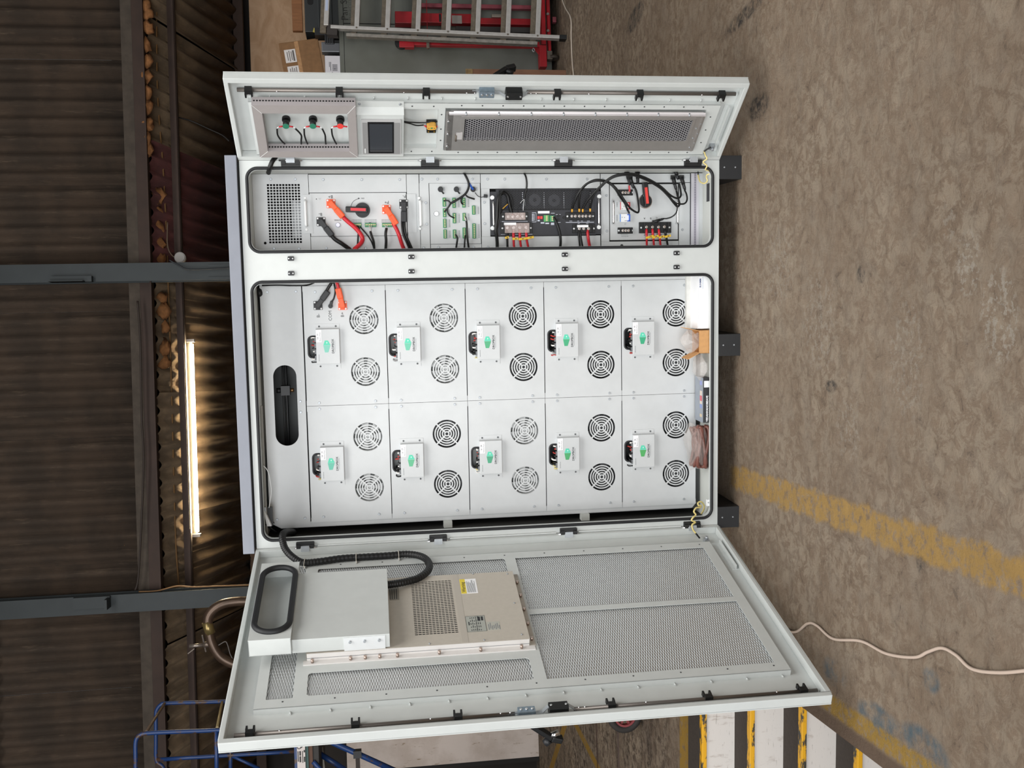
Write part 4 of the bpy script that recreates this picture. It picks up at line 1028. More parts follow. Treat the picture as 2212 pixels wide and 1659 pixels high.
r_ = bb(CAB, ((1174, 465), (1186, 479)), Y3); terminal('green_plug', iv, r_, 4, Y3, .014, M('#55a463', .5))
r_ = bb(CAB, ((1187, 466), (1197, 479)), Y3); terminal('green_plug', iv, r_, 3, Y3, .014, M('#4a9a6d', .5))
for a, c in (((1190, 484), (1208, 497)),): pass
m = MB()
for (xa, ya, xb, yb) in ((1149, 459, 1158, 460), (1157.5, 459, 1158.5, 479), (1149, 479, 1158, 480), (1154, 462, 1155, 477), (1222, 480, 1283, 480.6), (1168, 480, 1176, 483), (1178, 481, 1186, 484), (1190, 481, 1197, 486), (1230, 477, 1236, 478), (1247, 477, 1251, 478), (1255, 477, 1259, 478), (1268, 477, 1274, 478), (1248, 482, 1252, 483), (1266, 482, 1271, 483), (1201, 463, 1211, 464), (1203, 480, 1211, 481), (1082, 506, 1092, 506.6), (1110, 505.6, 1150, 506.4), (1084, 478, 1140, 478.6), (1161, 475, 1166, 478), (1190, 460, 1198, 461)):
    q = bb(CAB, ((xa, ya), (xb, yb)), Y3); m.box(q[0], max(q[1], q[0] + .0007), Y3 - .0005, Y3, q[2], max(q[3], q[2] + .0007))
for k in range(5):
    q = bb(CAB, ((1149, 462 + 3.2 * k), (1153, 464 + 3.2 * k)), Y3); m.box(q[0], q[1], Y3 - .0005, Y3, q[2], q[3])
m.part('white_print', M('#c8ccd8', .6), iv)
for x_, y_ in ((1206, 466), (1206, 475), (1218, 470)):
    q = P(x_, y_, Y3); MB().cyl((q[0], Y3, q[2]), (q[0], Y3 - .006, q[2]), .0055, seg=14).part('round_socket', BLK, iv)

# --- cables on the inverter
cable('cable_loom', oc((1074, 540, .02), (1074, 525, -.02), (1073, 512, -.035), (1071, 496, -.045), (1074, 470, -.05), (1075, 445, -.05), (1077, 427, -.05), (1083, 418, -.045), (1091, 417, -.04), (1097, 425, -.035), (1100, 440, -.03), (1103, 452, -.025), (1106, 462, -.02)), .0072, CABLE, 'thick bundle of black cables arching over the inverter end')
cable('signal_cable', oc((1072, 500, -.04), (1079, 470, -.055), (1080, 440, -.055), (1081, 424, -.055), (1088, 412, -.05), (1099, 418, -.045), (1106, 430, -.04), (1108, 445, -.03), (1105, 455, -.022)), .0030, CABLE, 'thin black cable outside the thick bundle on the inverter')
cable('earth_lead', oc((1071, 495, -.045), (1074, 480, -.045), (1078, 468, -.04), (1084, 456, -.035), (1089, 450, -.03), (1096, 443, -.03)), .0024, CABLE, 'thin black lead ending in a yellow sleeve on the inverter')
MB().tube(oc((1086, 451, -.034), (1091, 446, -.032), (1097, 441, -.03)), .0026, 6).solo('yellow_sleeve', M('#d7a84b', .5), CAB, tuple(P(1086, 451, PY - .034)), 'small yellow sleeve on the lead beside the blue core', 'sleeve')
MB().tube(oc((1094, 450, -.024), (1097, 444, -.026), (1101, 449, -.024)), .0032, 6).solo('blue_core', M('#1c2f66', .5), CAB, tuple(P(1094, 450, PY - .024)), 'dark blue wire core above the clear terminal cover', 'wire')
MB().tube(oc((1105.5, 451, -.024), (1106, 458, -.022), (1107, 464, -.02)), .0030, 6).solo('red_core', M('#d6646a', .5), CAB, tuple(P(1105.5, 451, PY - .024)), 'pinkish red core entering the clear covered terminal strip', 'wire')
cable('signal_cable', oc((1132, 374, -.005), (1136, 382, -.022), (1138, 396, -.025), (1137, 410, -.022), (1134, 420, -.02), (1132, 430, -.018)), .0038, CABLE, 'single black cable hanging from the bay top over the honeycomb vent')
t = thing('loose_wires', 'thin grey and white cores splaying from the hanging black cable', 'wire', CAB, tuple(P(1132, 430, PY - .018)))
for k, pts in enumerate((((1132, 430), (1127, 435), (1124, 439)), ((1132, 430), (1131, 440), (1130, 455)), ((1133, 430), (1134, 437), (1134, 445)), ((1131, 434), (1122, 446), (1119, 458)))):
    MB().tube([P(a, b2, PY - .014) for a, b2 in pts], .0011, 5, 3).part('core', [WHT, WHT, INKG, BLK2][k], t)
for i, (x_, c_) in enumerate(((1095.5, CABLE), (1109, RED), (1122.5, RED), (1136.5, RED))):
    kx = [1, 2, 4, 6][i]
    cable('power_cable', oc((x_, 497, -.018), (x_, 508, -.022), (x_ + kx * .3, 520, -.02), (x_ + kx * .7, 532, -.01), (x_ + kx, 543, .02)), .0046, c_, ['black cable', 'red cable', 'red cable', 'red cable'][i] + ' under the inverter, ' + ['first', 'second', 'third', 'fourth'][i] + ' of the four from the top', group=None)
    MB().tube(oc((x_, 501, -.019), (x_ + .2 * kx, 513, -.022)), .0057, 8, 1).solo('heat_shrink', M('#1a1a1b', .5) if i == 0 else M('#d8303c', .45), CAB, tuple(P(x_, 501, PY - .019)), ['black', 'red', 'red', 'red'][i] + ' heat shrink sleeve on the ' + ['first', 'second', 'third', 'fourth'][i] + ' cable under the inverter', 'sleeve')
def tagflag(x_, y_, x2, y2, lab, wz=.009):
    a = P(x_, y_, PY - .028); c = P(x2, y2, PY - .03); d = c - a; u = d / np.linalg.norm(d); n = np.cross(u, (0, 1, 0))
    o = MB().obox((a + c) / 2, u, (0, 1, 0), n, np.linalg.norm(d) / 2, .0006, wz / 2)
    o = o.solo('cable_tag', YEL, CAB, tuple(a), lab, 'tag')
    m = MB()
    for k in range(3): m.obox(a + u * (np.linalg.norm(d) * (.5 + .1 * k)) + np.array([0, -.0009, 0]), u, (0, 1, 0), n, .0009, .0003, wz * .22)
    m.part('tag_print', INK, o)
tagflag(1091, 514, 1099, 512, 'yellow tag on the black cable under the inverter')
tagflag(1107, 516, 1119, 515.5, 'yellow tag on the first red cable under the inverter')
tagflag(1120, 517, 1136, 515, 'yellow tag on the middle red cable under the inverter')
tagflag(1136, 515, 1153, 512, 'yellow tag sticking out from the last red cable under the inverter')
cable('signal_cable', oc((1196, 470, -.016), (1201, 478, -.025), (1206, 492, -.03), (1210, 508, -.028), (1211, 524, -.02), (1209, 542, .01)), .0058, CABLE, 'black cable from the green plug down across the inverter')
for i, x_ in enumerate((1251, 1256)):
    cable('power_cable', oc((1250 + i * 2, 498, -.018), (1250.5 + 4 * i, 510, -.022), (1252 + 5 * i, 525, -.018), (1254 + 6 * i, 543, .01)), .0040, CABLE, ['first', 'second'][i] + ' of the paired black cables at the far end of the inverter')
cable('power_cable', oc((1269, 497, -.018), (1270, 508, -.024), (1272, 522, -.02), (1276, 543, .01)), .0062, RED, 'single thick red cable at the far end of the inverter')
lugp = ((1236, 455), (1251.5, 454.5), (1259, 455), (1275, 454))
for i, (x_, y_) in enumerate(lugp):
    q = P(x_, y_, PY - .024); MB().cyl((q[0] + .007, PY - .025, q[2]), (q[0] - .006, PY - .022, q[2]), .0044, .0036, 10).solo('cable_lug', M('#e0a53a', .4), CAB, tuple(q), 'yellow insulated cable lug, ' + ['first', 'second', 'third', 'fourth'][i] + ' along the inverter output strip', 'lug')
arcs = [
    [(1236, 451, -.025), (1241, 437, -.05), (1247, 422, -.07), (1254, 411, -.08), (1266, 398, -.10), (1284, 389, -.11), (1300, 389, -.11), (1316, 394, -.105), (1330, 406, -.10), (1343, 424, -.09), (1356, 443, -.08), (1364, 452, -.06), (1376, 459, -.05), (1380, 455, -.045), (1379, 440, -.04), (1375, 415, -.03), (1369, 402, -.025)],
    [(1251.5, 450, -.025), (1251, 437, -.05), (1253, 420, -.07), (1258, 408, -.08), (1270, 396, -.10), (1286, 391, -.11), (1300, 391, -.11), (1314, 395, -.10), (1328, 407, -.10), (1340, 426, -.085), (1349, 438, -.07), (1355, 452, -.06), (1359, 460, -.02)],
    [(1259, 451, -.025), (1268, 435, -.05), (1280, 420, -.075), (1295, 404, -.10), (1310, 390, -.12), (1326, 380, -.13), (1348, 375, -.135), (1370, 376, -.13), (1392, 383, -.12), (1412, 393, -.11), (1430, 405, -.10), (1446, 420, -.09), (1458, 427, -.07), (1466, 428, -.06), (1471, 420, -.05), (1467, 396, -.04)],
    [(1275, 450, -.025), (1278, 436, -.05), (1284, 420, -.075), (1297, 405, -.10), (1312, 391, -.12), (1328, 382, -.13), (1349, 378, -.135), (1369, 379, -.13), (1390, 386, -.12), (1410, 396, -.11), (1428, 408, -.10), (1444, 424, -.09), (1455, 438, -.08), (1463, 446, -.07), (1468, 441, -.06), (1464, 425, -.05), (1461, 412, -.04)],
]
for i, a in enumerate(arcs):
    cable('solar_cable', oc(*a), .0042, CABLE, ['outer black cable arching from the first yellow lug over the breaker panel', 'black cable arching from the second yellow lug to the red breaker', 'black cable arching from the third yellow lug over the rotary switch', 'black cable arching from the last yellow lug towards the plugs'][i])
cable('solar_cable', oc((1446, 424, -.085), (1456, 436, -.08), (1464, 440, -.075), (1478, 440, -.07), (1484, 432, -.06), (1483, 420, -.05), (1479, 411, -.04)), .0036, CABLE, 'black cable looping back up to the plug nearest the floor')
cable('solar_cable', oc((1450, 430, -.085), (1461, 440, -.08), (1463, 452, -.07), (1459, 462, -.06), (1450, 469, -.05), (1440, 472, -.045), (1436, 472, -.04)), .0030, CABLE, 'thin black cable curving down to the loose plug on the terminal block')
def plug(x_, y_, x2, y2, lab, dep=-.04, r=.0085):
    a, c = P(x_, y_, PY + dep), P(x2, y2, PY + dep); u = (c - a) / np.linalg.norm(c - a); L = np.linalg.norm(c - a)
    t = thing('solar_plug', lab, 'plug', CAB, tuple(a))
    MB().cyl(a, a + u * L * .55, r, r * .95, 12).part('housing', BLK, t)
    MB().cyl(a + u * L * .5, a + u * L * .85, r * .8, r * .8, 8, False).part('nut', BLK2, t); MB().cyl(a + u * L * .85, c, r * .65, r * .5, 10).part('gland', BLK, t)
    MB().box(a[0] - r, a[0] + r, a[1] - r * .5, a[1] + r * .5, a[2] - r * 1.2, a[2] + r * 1.2).part('latch', BLK, t)
    return t
plug(1354, 371, 1361, 400, 'black plug beside the small red wire at the breaker panel')
plug(1361, 384, 1369, 407, 'slanting black plug just above the rotary switch lever', -.05)
plug(1377, 371, 1378, 398, 'black plug hanging behind the rotary switch lever')
plug(1459, 368, 1465, 388, 'topmost black plug of the three at the bay floor', -.03)
plug(1454, 383, 1461, 411, 'black plug over the end of the breaker panel', -.04)
plug(1472, 383, 1480, 411, 'black plug nearest the perforated rail', -.04)
plug(1413, 479, 1435, 472, 'loose black plug resting on the large terminal block', -.035, .0065)

# --- breaker panel
bp = thing('breaker_panel', 'pale breaker panel with rotary switch, two breakers and terminal blocks', 'panel', CAB, (.21, PY, .216))
Y4 = PY - .002
MB().prism(rect(.0935, .3275, .2195, .5175), Y4, PY + .004).part('front_panel', PANEL, bp)
MB().box(.0875, .3345, PY + .003, PY + .008, .2145, .5205).part('panel_gap', DARK, bp)
for (x_, ya, yb) in ((1325, 434, 482), (1464, 470, 482)):
    ya = 434; a = P(x_, yb, PY - .025); c = P(x_, ya, PY - .025); handle(bp, (a[2] + c[2]) / 2, a[0], c[0], Y4, CHROME, .0042, .026)
q = P(1393.5, 435, Y4); MB().cyl((q[0], Y4, q[2]), (q[0], Y4 - .002, q[2] ), .031, seg=28).part('dial_plate', CHROME, bp)
knob_switch(bp, (q[0], q[2]), Y4 - .002, .10, .027, .10, '#e5433c')
def breaker(xa, ya, xb, yb, tint, lev):
    r_ = bb(CAB, ((xa, ya), (xb, yb)), Y4 - .01); o = MB().box(r_[0], r_[1], Y4 - .012, Y4, r_[2], r_[3]).part('breaker', WHT, bp, bevel=.001)
    MB().box(r_[0] + .001, r_[1] - .001, Y4 - .0126, Y4 - .012, r_[3] - .004, r_[3] - .0005).part('side_print', tint, o)
    MB().box(r_[0] + .002, r_[0] + .006, Y4 - .018, Y4 - .012, r_[2] + .001, r_[2] + .013).part('toggle', lev, o)
    MB().box(r_[1] - .006, r_[1] - .002, Y4 - .018, Y4 - .012, r_[2] + .001, r_[2] + .013).part('toggle', lev, o)
    MB().box(r_[0] + .002, r_[1] - .002, Y4 - .018, Y4 - .012, r_[2] + .001, r_[2] + .006).part('toggle_bar', lev, o)
    rnd = random.Random(xa)
    for k in range(4): q = (rnd.uniform(r_[0] + .004, r_[1] - .004), rnd.uniform(r_[2] + .016, r_[3] - .006)); MB().box(q[0] - .001, q[0] + .001, Y4 - .0124, Y4 - .012, q[1] - .002, q[1] + .002).part('print', INK, o)
breaker(1339, 436, 1361, 453.5, M('#d2454f', .5), M('#b52a34', .45))
breaker(1338.5, 462, 1361, 479.5, M('#3f86d6', .5), M('#2a5fc6', .4))
ticks(bp, 1333, 442, .020, .006, 1, INKG, Y4); ticks(bp, 1333, 471, .027, .006, 1, INKG, Y4)
tstrip(bp, 1335, 409.5, 1367.5, 422, ((1345, 416), (1351, 416), (1357, 416)), Y4, False)
tstrip(bp, 1335, 491.5, 1367.5, 504.5, ((1345, 498), (1351, 498), (1357, 498)), Y4, False)
tstrip(bp, 1381, 480, 1450.5, 503, ((1396, 490.5), (1409, 490.5), (1422, 490.5), (1434.5, 490)), Y4, False)
q = P(1350, 484, Y4); MB().cyl((q[0], Y4, q[2]), (q[0], Y4 - .003, q[2]), .003, seg=8).part('stud', ZINC, bp)
for s_, x_, y_ in (('A', 1394, 470, ), ('B', 1407, 470), ('C', 1420, 469)): lettering(bp, s_, x_, y_, .0115, Y4)
for s_, x_, y_ in (('A', 1430, 505), ('C', 1421, 505), ('O', 1407, 505), ('U', 1402.5, 505), ('T', 1394, 505)): lettering(bp, s_, x_, y_, .0115, Y4, M('#3a3a44', .6))
ticks(bp, 1349, 507, .0042, .034, 1, INKG, Y4, False); ticks(bp, 1350, 510.5, .005, .036, 1, INKG, Y4, False)
MB().bar(P(1359, 401, PY - .02), P(1360, 414, PY - .02), .0065, .005, (0, 1, 0)).solo('red_core', M('#cf4a50', .5), CAB, tuple(P(1359, 401, PY - .02)), 'short red core in the small terminal block at the breaker panel', 'wire')
for i, (x_, dx_, c_) in enumerate(((1396.5, 1, RED), (1409.5, 4, RED), (1423, 5, RED), (1436, 8, CABLE))):
    cable('power_cable', oc((x_, 495, -.018), (x_ + .3 * dx_, 506, -.024), (x_ + .6 * dx_, 520, -.02), (x_ + dx_, 541, .01)), .0044, c_, ['red', 'red', 'red', 'black'][i] + ' cable under the large terminal block, ' + ['first', 'second', 'third', 'fourth'][i] + ' of the four')
    MB().tube(oc((x_, 496, -.019), (x_ + .3 * dx_, 508, -.024)), .0054, 8, 1).solo('heat_shrink', M('#1a1a1b', .5) if i == 3 else M('#d8303c', .45), CAB, tuple(P(x_, 496, PY - .019)), ['red', 'red', 'red', 'black'][i] + ' heat shrink on the ' + ['first', 'second', 'third', 'fourth'][i] + ' cable of the large terminal block', 'sleeve')
tagflag(1395, 514, 1412, 509.5, 'yellow tag on the first red cable under the large terminal block')
tagflag(1409, 514, 1423, 509, 'yellow tag on the second red cable under the large terminal block')
tagflag(1423, 513.5, 1435, 510, 'yellow tag on the third red cable under the large terminal block')
tagflag(1436, 512, 1449, 508.5, 'yellow tag on the black cable under the large terminal block')
q = P(1343, 531, PY); MB().cyl((q[0], PY - .0005, q[2]), (q[0], PY - .001, q[2]), .0065, seg=18).part('hole', DARK, fillers)
# perforated rail along the bay floor
pr = thing('perforated_rail', 'pale slotted cable rail across the foot of the narrow bay', 'rail', CAB, (.2, PY - .03, .112))
MB().grid(.06, .372, .140, .152, 44, 1, .45, .5, PY - .012, PY - .009).part('slotted_face', M('#bdb8c4', .4, .4), pr)
m = MB().box(.06, .372, PY - .012, PY - .010, .129, .140); m.box(.06, .372, PY - .012, PY - .010, .152, .164); m.part('rail_edge', M('#cfcdd4', .35, .3), pr)
MB().box(.06, .372, PY - .009, PY - .005, .129, .164).part('rail_back', M('#5c5a66', .6), pr)
MB().box(.060, .372, PY - .010, PY, .112, .129).part('rail_foot', PANEL, pr)
q = P(1529, 425, .05); MB().prism(rrect(.247, .322, .1128, .1138, .0004, 1), .066, .105).solo('cable_slot', BLK, CAB, (.28, .08, .112), 'long black cable slot in the narrow bay floor beside the seal', 'grommet')
# dark hose coming through at the hinge of the narrow door
cable('flexible_conduit', [RD.w(RD.at(595, 340, .0)), CAB.w(CAB.at(588, 349, -.03)), CAB.w(CAB.at(583, 362, -.02)), CAB.w(CAB.at(580, 373, .03))], .0085, CABLE, 'black ribbed conduit passing from the narrow door into the bay top', fr=W, n=8, rad=lambda i: 1.0 if i % 2 else 1.12)
# earth leads (yellow), coiled
def earth(pts, r, lab, fr=W):
    return cable('earth_lead', pts, r, EARTH, lab, fr=fr, n=6)
e1 = [RD.w(RD.at(1521, 327, .0)), CAB.w(CAB.at(1524, 336, -.03)), CAB.w(CAB.at(1527, 343, -.03)), CAB.w(CAB.at(1519, 350, -.02)), CAB.w(CAB.at(1527, 358, -.02)), CAB.w(CAB.at(1524, 366, -.01)), CAB.w(CAB.at(1531, 369, .0)), CAB.w(CAB.at(1533, 375, .01)), CAB.w(CAB.at(1527, 378, .02)), CAB.w(CAB.at(1526, 384, .03)), CAB.w(CAB.at(1528, 390, .03)), CAB.w(CAB.at(1522, 396, .05)), CAB.w(CAB.at(1512, 392, .09)), CAB.w(CAB.at(1508, 378, .12))]
earth(e1, .0030, 'coiled yellow earth lead between the narrow door and the bay')
MB().tube([RD.w(RD.at(1536, 318, .0)), RD.w(RD.at(1528, 322, .0)), RD.w(RD.at(1521, 327, .0))], .0034, 8).solo('lead_sleeve', BLK, W, tuple(RD.w(RD.at(1536, 318, 0))), 'black sleeve at the narrow door end of the yellow earth lead', 'sleeve')
MB().tube([CAB.at(1508, 378, .12), CAB.at(1508, 370, .13), CAB.at(1508, 364, .14)], .003, 8).solo('lead_sleeve', BLK, CAB, tuple(CAB.at(1508, 378, .12)), 'black sleeve inside the narrow bay on the earth lead', 'sleeve')
e2 = [CAB.w(CAB.at(1515, 1110, .10)), CAB.w(CAB.at(1520, 1101, .08)), CAB.w(CAB.at(1521, 1092, .06)), CAB.w(CAB.at(1515, 1084, .04)), CAB.w(CAB.at(1508, 1086, .03)), CAB.w(CAB.at(1509, 1092, .02)), CAB.w(CAB.at(1514, 1092, .02)), CAB.w(CAB.at(1513, 1096, .0)), CAB.w(CAB.at(1504, 1097, -.01)), CAB.w(CAB.at(1499, 1105, -.02)), CAB.w(CAB.at(1503, 1112, -.02)), CAB.w(CAB.at(1497, 1118, -.03)), CAB.w(CAB.at(1494, 1124, -.03)), CAB.w(CAB.at(1502, 1128, -.03)), CAB.w(CAB.at(1495, 1134, -.04)), CAB.w(CAB.at(1497, 1144, -.05)), LD.w(LD.at(1503, 1152, -.01))]
earth(e2, .0036, 'coiled yellow earth lead between the battery bay and the wide door')
MB().tube([LD.w(LD.at(1503, 1152, -.01)), LD.w(LD.at(1507, 1157, .0)), LD.w(LD.at(1511, 1162, .015))], .0036, 8).solo('lead_sleeve', BLK, W, tuple(LD.w(LD.at(1503, 1152, -.01))), 'black sleeve at the wide door end of the yellow earth lead', 'sleeve')

# ------------------------------------------------------------------ things left on the battery bay floor
FZ = .112
def solo_box(name, lab, cat, x0, x1, y0, y1, z0, z1, mat, bevel=.002, fr=CAB):
    t = thing(name, lab, cat, fr, ((x0 + x1) / 2, (y0 + y1) / 2, z0)); MB().box(x0, x1, y0, y1, z0, z1).part('body', mat, t, bevel=bevel); return t
wb = solo_box('white_carton', 'long white carton lying on the bay floor with small blue lettering', 'box', -.288, -.062, .055, .150, FZ, .166, WHT2)
MB().box(-.288, -.062, .054, .1505, .166, .1675).part('lid_flap', WHT2, wb)
q = CAB.at(1513, 621, .055); MB().text('BUHMM', q[0], .0545, q[2] - .003, .0105, 0, bold=.02).part('lettering', M('#2b3f7a', .6), wb)
q = CAB.at(1518, 621, .055); m = MB()
for k in range(8): m.box(-.118 + k * .0062, -.118 + k * .0062 + .0045, .0545, .055, q[2] - .001, q[2] + .0006)
m.part('small_print', M('#8fa0c0', .6), wb)
MB().box(-.290, -.062, .150, .168, FZ, .186).solo('packing_sheet', M('#d9d9d4', .4, 0, .1, 30), CAB, (-.18, .16, FZ), 'crumpled translucent packing sheet standing behind the white carton', 'wrapping')
cbx = thing('open_carton', 'small brown cardboard box standing open beside the white carton', 'box', CAB, (-.345, .08, FZ))
m = MB(); x0, x1, y0, y1, z1 = -.392, -.294, .040, .132, .166
m.box(x0, x1, y0, y0 + .002, FZ, z1); m.box(x0, x1, y1 - .002, y1, FZ, z1); m.box(x0, x0 + .002, y0, y1, FZ, z1); m.box(x1 - .002, x1, y0, y1, FZ, z1); m.box(x0, x1, y0, y1, FZ, FZ + .002); m.part('walls', CARD2, cbx)
MB().obox((x1 + .004, (y0 + y1) / 2, z1 + .026), (.25, 0, 1), (0, 1, 0), (1, 0, -.25), .027, .046, .001).part('flap', CARD2, cbx)
MB().obox((x0 - .010, (y0 + y1) / 2, z1 + .022), (-.5, 0, 1), (0, 1, 0), (1, 0, .5), .026, .046, .001).part('flap', CARD2, cbx)
PLA = clear('clear_bag', '#d8d3cf', .34, .1)
def bag(name, lab, c, rx, ry, rz, seed, jit=.18):
    b_ = MB().blob(c, rx, ry, rz, .32, 2, seed); b_.sm = [False] * len(b_.sm); b_.v = [(x, y, max(z, FZ + .001)) for x, y, z in b_.v]; return b_.solo(name, PLA, CAB, (c[0], c[1], FZ), lab, 'bag')
_b = MB().blob((-.343, .086, .186), .043, .036, .042, .34, 2, 5); _b.sm = [False] * len(_b.sm); _b.solo('clear_bag', PLA, CAB, (-.343, .086, .15), 'clear plastic bag sticking out of the open brown box', 'bag')
bag('clear_bag', 'crumpled clear plastic bag lying between the open box and the black box', (-.455, .10, .140), .055, .05, .030, 6)
kb = thing('tool_carton', 'black carton with a colour picture on top and bold white letters', 'box', CAB, (-.59, .1, FZ))
MB().box(-.690, -.497, .045, .150, FZ, .146).part('body', M('#2b2b2e', .5), kb, bevel=.001)
MB().box(-.690, -.497, .0455, .150, .146, .1466).part('top_print', M('#8d949e', .4, 0, .15, 12), kb)
for xa, xb, c_ in ((-.575, -.555, '#cfc2b6'), (-.598, -.576, '#c8606a'), (-.612, -.599, '#cfc2b6'), (-.630, -.613, '#7d8fc0'), (-.53, -.512, '#8b93c4'), (-.668, -.655, '#c9b79a')):
    MB().box(xa, xb, .058, .085, .1466, .1470).part('picture_patch', M(c_, .5), kb)
MB().box(-.538, -.510, .0445, .045, .116, .142).part('white_sticker', WHT2, kb)
MB().text('YEDANVANOBEAVE', -.686, .0445, .124, .0125, 0, bold=.03).part('lettering', WHT2, kb)
hc = thing('coiled_hose', 'red brown coil of tubing packed in a clear bag', 'tubing', CAB, (-.80, .095, FZ))
HM = M('#74473d', .35, 0, .2, 40)
for k in range(9):
    rnd = random.Random(k); w_, zc_ = .088 - .004 * (k % 3), .122 + .0055 * k
    yc_ = .075 + .018 * (k % 3)
    MB().tube([(-.80 + w_ * math.cos(a) + rnd.uniform(-.003, .003), yc_ + .022 * math.sin(a), zc_ + .010 * math.sin(a * 2 + k) + rnd.uniform(-.002, .002)) for a in np.linspace(0, 2 * PI, 13)[:-1]], .0082, 8, 4, closed=True).part('coil', HM, hc)
b_ = MB().blob((-.79, .095, .158), .106, .058, .052, .30, 2, 11); b_.sm = [False] * len(b_.sm); b_.v = [(x, y, max(z, FZ + .001)) for x, y, z in b_.v]
b_.solo('clear_bag', clear('clear_bag_thin', '#dcd6d0', .20, .08), CAB, (-.79, .095, FZ), 'large clear bag wrapped around the red brown tubing', 'bag')
t = thing('door_catch', 'small white catch on the sill at the wide door end of the battery bay', 'catch', CAB, (-1.03, .016, .128)); MB().box(-1.045, -1.018, .008, .020, .127, .140).part('plate', WHT, t); MB().cyl((-1.03, .006, .134), (-1.03, .022, .134), .003, seg=8).part('pin', ZINC, t)

# ------------------------------------------------------------------ doors: folded pans with a raised stiffener frame
SKIN, FRM = .032, .010
def wpart(mb, fr, name, mat, parent, **k):
    """mesh given in a door frame, stored as a part of a thing that lives in the cabinet frame"""
    mb.v = [tuple(CAB.l(fr.w(p))) for p in mb.v]
    return mb.part(name, mat, parent, **k)
def winst(me, fr, name, pos, parent):
    p = CAB.l(fr.w(pos)); o = inst(name, me, parent, p); o.rotation_euler = (0, 0, fr.rz - CAB.rz); return o
def door(fr, x0, x1, z0, z1, lip):
    m = MB().box(x0, x1, SKIN, SKIN + .004, z0, z1)
    d = wpart(m, fr, 'door', BODY, cab)
    m = MB().box(x0, x0 + lip, 0, SKIN, z0, z1); m.box(x1 - lip, x1, 0, SKIN, z0, z1); m.box(x0 + lip, x1 - lip, 0, SKIN, z0, z0 + lip * .8); m.box(x0 + lip, x1 - lip, 0, SKIN, z1 - lip * .8, z1)
    wpart(m, fr, 'door_lip', BODY, d, bevel=.0025)
    return d
rdoor = door(RD, 0, .409, .058, 2.024 - .036 + .036, .020) if False else door(RD, 0.0, .409, .0945, 2.024, .020)
ldoor = door(LD, -1.1255, 0.0, .094, 2.025, .019)
# stiffener frame, narrow door
m = MB()
fz0, fz1 = .172, 1.952; fx0, fx1 = .022, .292
wins = [rect(.055, .262, 1.598, 1.905), rect(.058, .262, 1.262, 1.40), rect(.046, .268, .222, 1.236)]
m.plate(rect(fx0, fx1, fz0, fz1), wins, FRM, FRM + .002); m.box(fx1 - .002, fx1, FRM, SKIN, fz0, fz1); m.box(fx0, fx0 + .002, FRM, SKIN, fz0, fz1)
wpart(m, RD, 'stiffener_frame', BODY, rdoor)
m = MB()
for w_ in wins:
    for (a, b_) in ((w_[0], w_[1]), (w_[1], w_[2]), (w_[2], w_[3]), (w_[3], w_[0])): m.bar((a[0], (FRM + SKIN) / 2, a[1]), (b_[0], (FRM + SKIN) / 2, b_[1]), .0015, SKIN - FRM, (0, 1, 0))
wpart(m, RD, 'frame_return', BODY, rdoor)
# stiffener frame, wide door with its five quilted foil windows
def lbb(pts): return bb(LD, pts, FRM)
A = lbb(((577, 1510), (587, 1420), (640, 1420), (632, 1508))); A = (A[0], -.14, A[2], A[3])
B = (-.924, -.808, 1.040, 1.777)
Cc = (-.30, -.163, 1.038, 1.773)
Dd = (-.526, -.163, .211, .995)
Ee = (-.927, -.554, .211, .997)
zz0, zz1 = .138, 1.905 + .03
ox0, ox1 = LD.at(1708, 1445, FRM)[0] - .004, LD.at(1535, 1172, FRM)[0] + .012
zo0, zo1 = LD.at(1708, 1445, FRM)[2], LD.at(547, 1532, FRM)[2]
m = MB(); holes = [rrect(A[0], A[1], A[2], A[3], .004, 2), rrect(B[0], B[1], B[2], B[3], .012, 3), rrect(Cc[0], Cc[1], Cc[2], Cc[3], .010, 3), rect(*Dd), rect(*Ee)]
m.plate(rect(ox0, ox1, zo0, zo1), holes, FRM, FRM + .002); m.box(ox0, ox0 + .002, FRM, SKIN, zo0, zo1); m.box(ox1 - .002, ox1, FRM, SKIN, zo0, zo1)
wpart(m, LD, 'stiffener_frame', BODY, ldoor)
MBf = MB().box(ox0 + .01, ox1 - .01, FRM + .006, FRM + .008, zo0 + .01, zo1 - .01)
wpart(MBf, LD, 'foil_lining', FOIL, ldoor)
for y_, x_ in [(1496, 612), (1490, 748), (1485, 884)]: pass
PIN = MB().cyl((0, 0, 0), (.011, 0, 0), .003, seg=8).mesh('weld_stud', BODY); PINL = MB().cyl((0, 0, 0), (-.011, 0, 0), .003, seg=8).mesh('weld_stud', BODY)
for k in range(14):
    winst(PIN, RD, 'weld_stud', (fx1, SKIN - .003, .25 + k * .125), rdoor); winst(PINL, LD, 'weld_stud', (ox0, SKIN - .003, .20 + k * .125), ldoor)
HOLE = MB().cyl((0, 0, 0), (0, -.0005, 0), .0032, seg=8).mesh('bolt_hole', M('#3d4042', .6))
for k in range(13):
    z = .24 + k * .078
    if z < 1.22: winst(HOLE, RD, 'bolt_hole', (.281, FRM, z), rdoor); winst(HOLE, RD, 'bolt_hole', (.034, FRM, z), rdoor)
for x, z in ((.276, 1.36), (.276, 1.28), (.040, 1.36), (.040, 1.28), (.10, 1.248), (.16, 1.249), (.235, 1.249), (.09, .197), (.16, .197), (.23, .197)): winst(HOLE, RD, 'bolt_hole', (x, FRM, z), rdoor)
for k in range(11): winst(HOLE, LD, 'bolt_hole', (ox0 + .028, FRM, .22 + k * .163), ldoor); winst(HOLE, LD, 'bolt_hole', (ox1 - .022, FRM, .22 + k * .163), ldoor)
